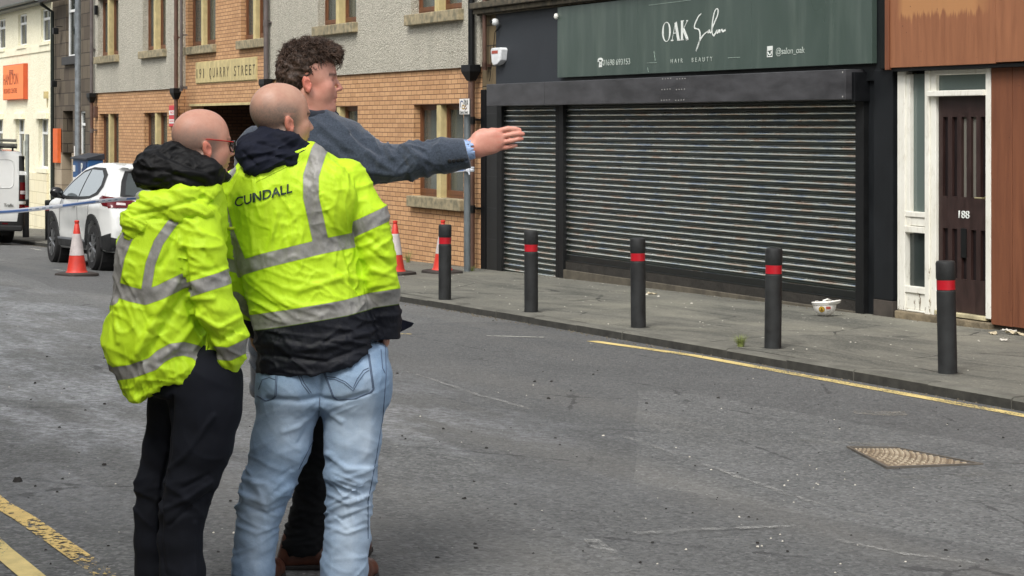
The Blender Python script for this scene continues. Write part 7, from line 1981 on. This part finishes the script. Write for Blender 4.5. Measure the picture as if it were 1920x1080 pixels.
# ------------------------------------------------------------------ barrier tape
def tape():
    n0 = .55 + .05; P1 = Vector((LX(876, n0), -n0, HZ(876, 318, n0)))
    def W(px, py, Y): return FINV @ Vector(((px - 960) * Y / FPX, Y, CAMZ + (HOR - py) * Y / FPX))
    ctl = [W(-420, 432, 20), W(-200, 414, 21.2), W(0, 398, 22.4), W(100, 387, 23.1), W(250, 372, 24.3), W(420, 357, 26), W(600, 337, 27.8), W(760, 326, 29.2), P1]
    root_z = min(p.z for p in ctl)
    mb = MB(); pts = []
    for i in range(len(ctl) - 1):
        p0 = ctl[max(i - 1, 0)]; p1 = ctl[i]; p2 = ctl[i + 1]; p3 = ctl[min(i + 2, len(ctl) - 1)]
        for j in range(40):
            t = j / 40; pts.append(.5 * ((2 * p1) + (-p0 + p2) * t + (2 * p0 - 5 * p1 + 4 * p2 - p3) * t * t + (-p0 + 3 * p1 - 3 * p2 + p3) * t ** 3))
    pts.append(ctl[-1])
    vs = []; K = len(pts); N_ = 5; dist = 0
    t = NT('barrier_tape'); at = t.attr('u').outputs['Fac']; av = t.attr('v').outputs['Fac']
    fr = t.math('FRACT', t.math('MULTIPLY', at, .9)); edge = t.math('ABSOLUTE', av)
    blue = t.math('MULTIPLY', t.math('GREATER_THAN', fr, .5), t.math('LESS_THAN', edge, .5)); let = t.math('MULTIPLY', t.math('LESS_THAN', t.math('FRACT', t.math('MULTIPLY', at, 9)), .5), t.math('LESS_THAN', fr, .36))
    col = t.mix(blue, srgb(218, 222, 230), srgb(96, 130, 190)); col = t.mix(t.math('MULTIPLY', let, t.math('LESS_THAN', edge, .25)), col, srgb(120, 140, 170))
    t.out(col, .3, 0); us = []; vv = []
    for i, p in enumerate(pts):
        d = (pts[min(i + 1, K - 1)] - pts[max(i - 1, 0)]).normalized(); 
        if i: dist += (p - pts[i - 1]).length
        side = d.cross(Vector((0, 0, 1))).normalized(); tw = .55 * math.sin(dist * 1.1 + .7) + .5 * math.sin(dist * .37)
        up = (Vector((0, 0, 1)) * math.cos(tw) + side * math.sin(tw)); w_ = .025
        for j in range(N_):
            s_ = j / (N_ - 1) * 2 - 1; vs.append(p + up * w_ * s_ + side * .006 * math.cos(s_ * 1.57) + Vector((0, 0, .006 * math.sin(dist * 3.1)))); us.append(dist); vv.append(s_)
    mb.add(vs, [(i * N_ + j, (i + 1) * N_ + j, (i + 1) * N_ + j + 1, i * N_ + j + 1) for i in range(K - 1) for j in range(N_ - 1)])
    me = bpy.data.meshes.new('barrier_tape'); o3 = Vector(ctl[2]); me.from_pydata([tuple(Vector(v) - o3) for v in mb.v], [], mb.f); me.materials.append(t.m)
    for nm, dat in (('u', us), ('v', vv)):
        a = me.attributes.new(nm, 'FLOAT', 'POINT'); a.data.foreach_set('value', dat)
    me.polygons.foreach_set('use_smooth', [True] * len(me.polygons))
    o = bpy.data.objects.new('barrier_tape', me); COL.objects.link(o); o['org'] = [float(q) for q in o3]; o.matrix_world = FMAT @ Matrix.Translation(o3)
    tag(o, 'blue and white barrier tape strung across the street past the white car', 'barrier tape')
    mb = MB(); L_, n_, z_ = P1.x, .55, P1.z
    mb.lathe([(.055, z_ - .03), (.062, z_ - .01), (.058, z_ + .012), (.064, z_ + .03), (.056, z_ + .04)], (L_, -n_, 0), 14, caps=False); mb.tube([(L_ + .05, -n_ - .05, z_ + .01), (L_ + .09, -n_ - .07, z_ - .0), (L_ + .10, -n_ - .06, z_ - .07)], [.02, .022, .01], 6)
    k = mb.build('tape_knot', mk('tape_white', srgb(216, 222, 232), .4), o if False else None, org=(L_, -n_, z_)); 
    tag(k, 'knotted end of barrier tape wound round the grey sign post', 'tape knot')
tape()

# ------------------------------------------------------------------ vehicles
class Prism2:        # side profile polygon (x,z), blended with a half-width field
    k = None
    def __init__(s, poly, wf, y0=-1.05, y1=1.05, rnd=.09):
        s.p = np.array(poly, F32); s.wf = wf; s.rnd = rnd
        s.lo = np.array([s.p[:, 0].min(), y0, s.p[:, 1].min()], F32); s.hi = np.array([s.p[:, 0].max(), y1, s.p[:, 1].max()], F32)
    def __call__(s, x, y, z):
        X, Z = np.broadcast_arrays(x, z); X = X.astype(F32); Z = Z.astype(F32)
        d = np.full(X.shape, 9.0, F32); inside = np.zeros(X.shape, bool); p = s.p; n = len(p)
        for i in range(n):
            a, b = p[i], p[(i + 1) % n]; e = b - a; t = np.clip(((X - a[0]) * e[0] + (Z - a[1]) * e[1]) / (e @ e + 1e-9), 0, 1)
            d = np.minimum(d, np.hypot(X - a[0] - t * e[0], Z - a[1] - t * e[1]))
            c = ((a[1] > Z) != (b[1] > Z)) & (X < (b[0] - a[0]) * (Z - a[1]) / (b[1] - a[1] + 1e-9) + a[0]); inside ^= c
        d = np.where(inside, -d, d)
        return smax(d, np.abs(y) - s.wf(X, Z), s.rnd)
class CylY:
    k = None
    def __init__(s, c, r, y0, y1): s.c = c; s.r = r; s.y0 = y0; s.y1 = y1; s.lo = np.array([c[0] - r, y0, c[1] - r]); s.hi = np.array([c[0] + r, y1, c[1] + r])
    def __call__(s, x, y, z): return np.maximum(np.hypot(x - s.c[0], z - s.c[1]) - s.r, np.maximum(s.y0 - y, y - s.y1))
def vmake(name, V, Q, mat, root):
    o = make(name, V, Q, mat, root, (0, 0, 0)); return o
def patch(bvh, poly, axis, sgn, off, res=.05, thick=0):
    """polygon pressed onto a body: axis 'y' = seen from the side (x,z), axis 'x' = seen from the end (y,z)"""
    bm = bmesh.new(); vs = [bm.verts.new((a, 0, b)) for a, b in poly]; bm.faces.new(vs); bmesh.ops.triangulate(bm, faces=bm.faces)
    for _ in range(6):
        es = [e for e in bm.edges if e.calc_length() > res]
        if not es: break
        bmesh.ops.subdivide_edges(bm, edges=es, cuts=1); bmesh.ops.triangulate(bm, faces=bm.faces)
    out = []
    for v in bm.verts:
        a, b = v.co.x, v.co.z
        o_, d = (Vector((a, 5 * sgn, b)), Vector((0, -sgn, 0))) if axis == 'y' else (Vector((5 * sgn, a, b)), Vector((-sgn, 0, 0)))
        h, n, i, dd = bvh.ray_cast(o_, d, 9)
        if h is None: h = Vector((a, 0, b)) if axis == 'y' else Vector((0, a, b)); n = -d
        if n.dot(d) > 0: n = -n
        v.co = h + n * off
    V = [tuple(v.co) for v in bm.verts]; idx = {v: i for i, v in enumerate(bm.verts)}; F = [tuple(idx[v] for v in f.verts) for f in bm.faces]; bm.free(); return V, F
def pobj(name, VF, mat, root):
    mb = MB(); mb.add(*VF); return mb.build(name, mat, root, smooth=True)
CARW = mk('white_car_paint', srgb(222, 224, 222), .22, var=.03, bstr=.0, bscale=5)
CARW.node_tree.nodes['Principled BSDF'].inputs['Coat Weight'].default_value = .6
CLAD = mk('black_cladding', srgb(34, 35, 36), .6, var=.2)
TYRE = mk('tyre_rubber', srgb(26, 26, 27), .85, var=.2)
ALLOY = mk('alloy_grey', srgb(150, 152, 154), .3, .8, var=.1)
CGLASS = mk('car_side_glass', srgb(150, 160, 164), .04, .55, var=.02, bstr=0)
RGLASS = mk('car_rear_glass', srgb(78, 84, 84), .06, .3, var=.1, bstr=0)
TAILR = mk('tail_lamp_red', srgb(92, 16, 24), .12, var=.2)
TAILC = mk('tail_lamp_clear', srgb(206, 196, 196), .15)
PLATE = mk('yellow_number_plate', srgb(220, 190, 60), .5)
def wheel(root, c, r, w_, sgn, spokes=5):
    """c centre of the outer face; axle along y"""
    mb = MB(); M_ = Matrix.Rotation(R(90), 4, 'X')
    y0 = 0; prof = [(r * .66, -w_ * .5), (r * .94, -w_ * .5), (r, -w_ * .38), (r, w_ * .38), (r * .94, w_ * .5), (r * .66, w_ * .46)]
    cc = (c[0], c[1] - sgn * w_ / 2, c[2])
    wh = MB(); wh.lathe(prof, cc, 36, m=M_, caps=False); t_ = wh.build('wheel', TYRE, root, smooth=True, autosm=40)
    mb = MB(); mb.lathe([(.001, -.03), (r * .63, -.03), (r * .67, 0), (r * .70, .045), (r * .66, .05), (r * .60, .01)], (c[0], c[1] - sgn * .05, c[2]), 36, m=Matrix.Rotation(R(90 if sgn < 0 else -90), 4, 'X'), caps=False); mb.build('rim', CLAD, t_, smooth=True, autosm=40)
    mb = MB()
    for k in range(spokes):
        for da in (-.16, .16):
            a = 2 * math.pi * k / spokes + da; a2 = 2 * math.pi * k / spokes + da * 1.6
            p0 = Vector((c[0] + r * .12 * math.cos(a), c[1] - sgn * .012, c[2] + r * .12 * math.sin(a))); p1 = Vector((c[0] + r * .66 * math.cos(a2), c[1] - sgn * .02, c[2] + r * .66 * math.sin(a2)))
            mb.tube([p0, p1], [r * .05, r * .06], 6)
    mb.lathe([(.001, .02), (r * .14, .02), (r * .16, 0)], (c[0], c[1] - sgn * .02, c[2]), 16, m=Matrix.Rotation(R(90 if sgn < 0 else -90), 4, 'X'), caps=False)
    mb.build('spokes', ALLOY, t_, smooth=True, autosm=40)
    # the far side of the rim, closed
    mb = MB(); mb.lathe([(.001, 0), (r * .68, 0)], (c[0], c[1] - sgn * w_ * .7, c[2]), 24, m=M_, caps=False); mb.build('hub_back', CLAD, t_)
def car():
    # car frame: x forward, y left, z up; forward is -x of the street frame
    rL, n_left = -.60, 5.36
    gzr, gzf = gz(-.6, 4.6), gz(-3.3, 4.6)
    root = bpy.data.objects.new('parked_car', None); COL.objects.link(root); root['org'] = [0., 0., 0.]
    tag(root, 'white compact hatchback with black wheel arches parked facing away, taped off', 'car')
    pit = math.atan2(gzr - gzf, 2.6)
    M_ = FMAT @ Matrix.Translation((rL + .78, -(n_left - .90), gzr)) @ Matrix.Rotation(math.pi, 4, 'Z') @ Matrix.Rotation(pit, 4, 'Y') @ Matrix.Rotation(R(3.2), 4, 'X') @ Matrix.Scale(1.0, 4)
    root.matrix_world = M_
    prof = [(.02, .42), (.0, .60), (.03, .80), (.10, .95), (.20, 1.06), (.34, 1.30), (.40, 1.47), (.34, 1.52), (.50, 1.545), (1.0, 1.585), (1.7, 1.585), (2.25, 1.53), (2.62, 1.40), (3.15, 1.08), (3.7, .98), (4.05, .86), (4.17, .66), (4.18, .40), (4.10, .24), (.12, .28)]
    def wf(x, z):
        tz = np.clip((z - .98) / .58, 0, 1); body = .885 - .04 * np.clip((.5 - z) / .3, 0, 1) + .012 * np.exp(-((z - .92) / .06) ** 2)
        w_ = body - .245 * tz ** 1.25
        hips = .03 * np.exp(-((x - .85) / .45) ** 2) * np.exp(-((z - .82) / .2) ** 2) + .025 * np.exp(-((x - 3.35) / .4) ** 2) * np.exp(-((z - .78) / .2) ** 2)
        ends = .10 * np.clip((.45 - x) / .45, 0, 1) ** 1.5 + .20 * np.clip((x - 3.5) / .68, 0, 1) ** 2
        scoop = .035 * np.exp(-((x - 2.05) / .75) ** 4) * np.exp(-((z - .55) / .14) ** 2)
        return w_ + hips - ends - scoop
    rw, fw = (.78, .335), (3.38, .335); AR = .40
    V, Q = solid([Prism2(prof, wf, rnd=.07)], .019, 0, [(CylY(rw, AR, .55, 1.2), .01), (CylY(rw, AR, -1.2, -.55), .01), (CylY(fw, AR, .55, 1.2), .01), (CylY(fw, AR, -1.2, -.55), .01)], smooth=2)
    body = vmake('body', V, Q, CARW, root); bv = rayY(V, Q)
    for sg in (1, -1):
        # glasshouse: black surround, then panes
        sur = [(.72, 1.10), (.60, 1.22), (.70, 1.40), (1.05, 1.50), (1.75, 1.515), (2.22, 1.465), (2.62, 1.31), (3.02, 1.075), (2.6, 1.015), (1.6, 1.02), (1.1, 1.04)]
        pobj('window_surround', patch(bv, sur, 'y', sg, .004), CLAD, root)
        pobj('side_window', patch(bv, [(1.83, 1.06), (1.83, 1.47), (2.18, 1.425), (2.56, 1.28), (2.90, 1.09), (2.6, 1.06)], 'y', sg, .009), CGLASS, root)
        pobj('side_window', patch(bv, [(1.77, 1.06), (1.77, 1.475), (1.12, 1.46), (.86, 1.37), (.76, 1.24), (.86, 1.13), (1.15, 1.075)], 'y', sg, .009), CGLASS, root)
        # cladding arches
        for c in (rw, fw):
            pts_o = [(c[0] + (AR + .085) * math.cos(a), c[1] + (AR + .085) * math.sin(a)) for a in [math.pi * (1.06 - k * 1.12 / 16) for k in range(17)]]
            pts_i = [(c[0] + (AR + .005) * math.cos(a), c[1] + (AR + .005) * math.sin(a)) for a in [math.pi * (1.06 - k * 1.12 / 16) for k in range(17)]]
            mb = MB(); 
            for k in range(16):
                vf = patch(bv, [pts_o[k], pts_o[k + 1], pts_i[k + 1], pts_i[k]], 'y', sg, .022, .2); mb.add(*vf)
                o1 = [patch(bv, [pts_o[k], pts_o[k + 1], ((pts_o[k][0] + pts_o[k + 1][0]) / 2 + .004, (pts_o[k][1] + pts_o[k + 1][1]) / 2 + .004)], 'y', sg, o_, 9)[0][:2] for o_ in (.022, -.01)]
                mb.add([o1[0][0], o1[0][1], o1[1][1], o1[1][0]], [(0, 1, 2, 3)])
            mb.build('wheel_arch', CLAD, root, smooth=True, autosm=50)
            mb = MB(); mb.lathe([(AR - .0, .30 * 0 - .12), (AR - .0, .12)], (c[0], sg * .70, c[1]), 24, m=Matrix.Rotation(R(90), 4, 'X'), caps=True); mb.build('wheel_well', TYRE, root)
        mb = MB(); mb.add(*patch(bv, [(1.2, .40), (1.22, .30), (2.96, .30), (2.98, .40)], 'y', sg, .02, .2)); mb.build('sill', CLAD, root)
        mb = MB(); mb.add(*patch(bv, [(1.22, .43), (1.2, .40), (2.98, .40), (2.96, .435)], 'y', sg, .026, .2)); mb.build('sill_trim', mk('sill_grey', srgb(118, 122, 128), .4), root)
        # mirror
        mx = SDFm = None
        V2, Q2 = solid([Ell((2.72, sg * 1.00, 1.11), (.075, .105, .085)), Capsule((2.70, sg * .86, 1.03), (2.72, sg * .95, 1.06), .03, .035)], .012, .03, smooth=1); vmake('wing_mirror', V2, Q2, mk('gloss_black', srgb(22, 22, 24), .2), root)
        # tail lamp: from the flank round onto the tail
        pobj('tail_lamp', patch(bv, [(.10, .93), (.16, 1.07), (.42, 1.09), (.52, 1.05), (.30, .95)], 'y', sg, .012), TAILR, root)
        pobj('tail_lamp', patch(bv, [(sg * .84, .915), (sg * .82, 1.07), (sg * .55, 1.05), (sg * .36, .985), (sg * .50, .93)], 'x', -1, .012), TAILR, root)
        pobj('reverse_lamp', patch(bv, [(sg * .74, .955), (sg * .73, .99), (sg * .60, .985), (sg * .60, .955)], 'x', -1, .018), TAILC, root)
        pobj('headlamp', patch(bv, [(sg * .80, .80), (sg * .78, .90), (sg * .45, .84), (sg * .5, .76)], 'x', 1, .01), TAILC, root)
        # door seams and handle
        mb = MB()
        def line(pts):
            run = []
            for (ax, az), (bx, bz) in zip(pts[:-1], pts[1:]):
                for i in range(12):
                    x, z_ = ax + (bx - ax) * i / 12, az + (bz - az) * i / 12; h, n_, i_, d_ = bv.ray_cast(Vector((x, 5 * sg, z_)), Vector((0, -sg, 0)), 9)
                    if h: run.append(h)
            mb.tube(run, .0045, 4)
        line([(1.80, 1.04), (1.82, .70), (1.78, .42)]); mb.build('door_seam', CLAD, root); mb = MB(); line([(2.86, 1.02), (2.92, .8), (2.90, .5)]); mb.build('door_seam', CLAD, root); mb = MB(); line([(1.05, 1.03), (1.02, .86), (1.22, .62), (1.26, .46)])
        mb.build('door_seam', CLAD, root)
        mb = MB(); h, n_, i_, d_ = bv.ray_cast(Vector((1.98, 5 * sg, .93)), Vector((0, -sg, 0)), 9); mb.box(1.9, 2.08, h.y - .0 if sg > 0 else h.y - .03, h.y + .03 if sg > 0 else h.y, .915, .945); mb.build('door_handle', CARW, root, bevel=.01)
        for c in (rw, fw): wheel(root, (c[0], sg * .885, c[1]), .335, .225, sg)
    # rear screen, bumper, plate, wiper, spoiler
    pobj('rear_window_surround', patch(bv, [(.66, 1.085), (.62, 1.30), (.56, 1.46), (-.56, 1.46), (-.62, 1.30), (-.66, 1.085), (-.3, 1.06), (.3, 1.06)], 'x', -1, .004), CLAD, root)
    pobj('rear_window', patch(bv, [(.58, 1.11), (.55, 1.30), (.51, 1.43), (-.51, 1.43), (-.55, 1.30), (-.58, 1.11), (-.3, 1.085), (.3, 1.085)], 'x', -1, .010), RGLASS, root)
    pobj('rear_bumper', patch(bv, [(.88, .52), (.60, .46), (.45, .54), (-.45, .54), (-.60, .46), (-.88, .52), (-.84, .30), (.84, .30)], 'x', -1, .012), CLAD, root)
    for sg in (1, -1): pobj('bumper_side', patch(bv, [(.05, .56), (.34, .50), (.34, .32), (.10, .30)], 'y', sg, .014), CLAD, root)
    pobj('number_plate', patch(bv, [(-.26, .66), (-.26, .77), (.26, .77), (.26, .66)], 'x', -1, .014), PLATE, root)
    V2, Q2 = solid([Capsule((.33, .50, 1.50), (.33, -.50, 1.50), .028, .028), Capsule((.42, .52, 1.53), (.42, -.52, 1.53), .03, .03)], .012, .04, smooth=1); vmake('spoiler', V2, Q2, CARW, root)
    mb = MB(); mb.tube([(.17, 0, 1.10), (.24, .2, 1.16), (.27, .38, 1.18)], .009, 5); mb.build('rear_wiper', CLAD, root)
    pobj('windscreen', patch(bv, [(.62, 1.08), (.56, 1.42), (-.56, 1.42), (-.62, 1.08)], 'x', 1, .01), RGLASS, root)
    mb = MB(); mb.box(.15, 4.0, -.7, .7, .2, .34); mb.build('underbody', TYRE, root)
    return root
car()
def van():
    # van frame like the car's; rear face towards the viewer
    nR = 3.72; L0 = LX(45.5, nR); z = gz(L0, 4.5)
    root = bpy.data.objects.new('parked_van', None); COL.objects.link(root); root['org'] = [0., 0., 0.]
    tag(root, 'white panel van with laden roof rack parked facing away at the picture edge', 'van')
    W2 = .975
    root.matrix_world = FMAT @ Matrix.Translation((L0, -(nR + W2), z)) @ Matrix.Rotation(math.pi, 4, 'Z') @ Matrix.Rotation(R(2.6), 4, 'X')
    prof = [(.02, .40), (0, .6), (.01, 1.2), (.10, 1.86), (.18, 1.93), (1.0, 1.965), (3.3, 1.95), (3.7, 1.85), (4.3, 1.25), (4.9, 1.05), (5.05, .85), (5.05, .35), (4.9, .25), (.15, .32)]
    def wf(x, z_): return W2 - .10 * np.clip((z_ - 1.1) / .85, 0, 1) ** 1.6 - .06 * np.clip((.12 - x) / .12, 0, 1) - .15 * np.clip((x - 4.3) / .7, 0, 1)
    rw, fw = (.95, .34), (4.05, .34); AR = .40
    V, Q = solid([Prism2(prof, wf, rnd=.06)], .024, 0, [(CylY(c, AR, a, b), .01) for c in (rw, fw) for a, b in ((.6, 1.2), (-1.2, -.6))], smooth=2)
    vmake('body', V, Q, CARW, root); bv = rayY(V, Q)
    for sg in (1, -1):
        mb = MB(); 
        def rr(y0, y1, z0, z1, r_=.1, k=5):
            c4 = [(y1 - r_, z1 - r_, 0), (y0 + r_, z1 - r_, 90), (y0 + r_, z0 + r_, 180), (y1 - r_, z0 + r_, 270)]
            return [(cy + r_ * math.cos(R(a0 + 90 * i / k)), cz + r_ * math.sin(R(a0 + 90 * i / k))) for cy, cz, a0 in c4 for i in range(k + 1)]
        def outl(pts, r_):
            run = []
            for i in range(len(pts)):
                a, b = pts[i], pts[(i + 1) % len(pts)]
                for j in range(4):
                    h, n_, i_, d_ = bv.ray_cast(Vector((-5, a[0] + (b[0] - a[0]) * j / 4, a[1] + (b[1] - a[1]) * j / 4)), Vector((1, 0, 0)), 9)
                    if h: run.append(h)
            run.append(run[0]); mb.tube(run, r_, 5)
        y0, y1 = (.06, .70) if sg > 0 else (-.70, -.06)
        outl(rr(y0, y1, 1.18, 1.76), .011); outl([(sg * .02, .50), (sg * .80, .50), (sg * .80, 1.2), (sg * .76, 1.86), (sg * .02, 1.86)], .005)
        mb.build('rear_door', CARW, root, smooth=True)
        def ends(poly, nm, m, off=.014): return pobj(nm, patch(bv, poly, 'x', -1, off, .06), m, root)
        ends([(sg * .955, .92), (sg * .93, 1.45), (sg * .90, 1.84), (sg * .80, 1.84), (sg * .81, 1.45), (sg * .82, .92)], 'lamp_housing', CLAD)
        ends([(sg * .95, .96), (sg * .93, 1.30), (sg * .83, 1.30), (sg * .83, .96)], 'tail_lamp', TAILR, .02)
        ends([(sg * .945, 1.06), (sg * .942, 1.13), (sg * .84, 1.13), (sg * .84, 1.06)], 'reverse_lamp', TAILC, .026)
        ends([(sg * .955, 1.45), (sg * .94, 1.53), (sg * .81, 1.53), (sg * .81, 1.45)], 'lamp_bar', CARW, .024)
        ends([(sg * .965, .86), (sg * .96, .915), (sg * .81, .915), (sg * .81, .86)], 'lamp_bar', CARW, .024)
        ends([(sg * .955, .70), (sg * .95, .85), (sg * .83, .85), (sg * .83, .70)], 'lower_lamp', TAILR, .02)
        ends([(sg * .965, .46), (sg * .955, .69), (sg * .82, .69), (sg * .80, .46)], 'corner_guard', CLAD, .016)
        for c in (rw, fw): wheel(root, (c[0], sg * .90, c[1]), .335, .23, sg)
    pobj('rear_bumper', patch(bv, [(-.97, .50), (.97, .50), (.94, .32), (-.94, .32)], 'x', -1, .03), CLAD, root)
    mb = MB(); mb.box(-.05, .05, -.92, .92, .30, .42); mb.build('bumper_step', CLAD, root, bevel=.03)
    for sg in (1, -1): pobj('reflector', patch(bv, [(sg * .62, .44), (sg * .62, .47), (sg * .5, .47), (sg * .5, .44)], 'x', -1, .036), TAILR, root)
    mb = MB(); mb.box(.2, 5.0, -.7, .7, .2, .36); mb.build('underbody', TYRE, root)
    # badge on the right-hand door (read from behind: text runs towards -y)
    cu = bpy.data.curves.new('badge', 'FONT'); cu.body = 'Trafic'; cu.size = .085; cu.align_x = 'CENTER'; cu.extrude = .003; cu.offset = .002
    to = bpy.data.objects.new('badge', cu); COL.objects.link(to); me = bpy.data.meshes.new_from_object(to.evaluated_get(bpy.context.evaluated_depsgraph_get())); bpy.data.objects.remove(to)
    for v in me.vertices: v.co = Vector((-.012, -.62 - v.co.x, .80 + v.co.y))
    me.materials.clear(); me.materials.append(mk('badge_grey', srgb(96, 98, 92), .4)); o = bpy.data.objects.new('badge', me); COL.objects.link(o); o.parent = root
    mb = MB(); mb.box(.3, .38, -.80, .80, 1.99, 2.03); mb.box(1.6, 1.68, -.8, .8, 1.99, 2.03); mb.box(2.9, 2.98, -.8, .8, 1.99, 2.03)
    for x in (.34, 1.64, 2.94):
        for y in (-.72, .72): mb.tube([(x, y, 1.90), (x, y, 2.0)], .02, 6)
    mb.build('roof_rack', CLAD, root)
    # ladders lying on the rack
    ALU = mk('ladder_aluminium', srgb(120, 120, 112), .5, .5, var=.3)
    for k, (y, zz) in enumerate(((-.52, 2.06), (-.50, 2.15), (.35, 2.06))):
        lad = bpy.data.objects.new('ladder', None); COL.objects.link(lad); lad['org'] = [0., 0., 0.]; lad.matrix_world = root.matrix_world.copy()
        tag(lad, ['aluminium ladder lying lowest on the roof rack nearest the kerb', 'aluminium ladder lying on top of another on the van roof rack', 'aluminium ladder on the street side of the van roof rack'][k], 'ladder', 'ladders on the van roof')
        mb = MB(); mb.box(-.1, 3.2, y - .20, y - .17, zz - .03, zz + .03); mb.box(-.1, 3.2, y + .17, y + .20, zz - .03, zz + .03); mb.build('rails', ALU, lad)
        mb = MB()
        for i in range(12): mb.tube([(.05 + i * .27, y - .17, zz), (.05 + i * .27, y + .17, zz)], .013, 6)
        mb.build('rungs', ALU, lad)
    tb = MB(); rn = random.Random(6)
    for k in range(6):
        y = -.30 + .09 * k; tb.tube([(-.15 + rn.uniform(-.1, .1), y, 2.22 + rn.uniform(-.02, .03)), (2.6, y + rn.uniform(-.05, .05), 2.22)], .02, 8)
    o = tb.build('pole_bundle', ALU, None, frame=False); o.matrix_world = root.matrix_world.copy(); tag(o, 'loose bundle of grey poles on top of the laden van roof', 'poles')
van()
man_a(); man_b(); man_c()
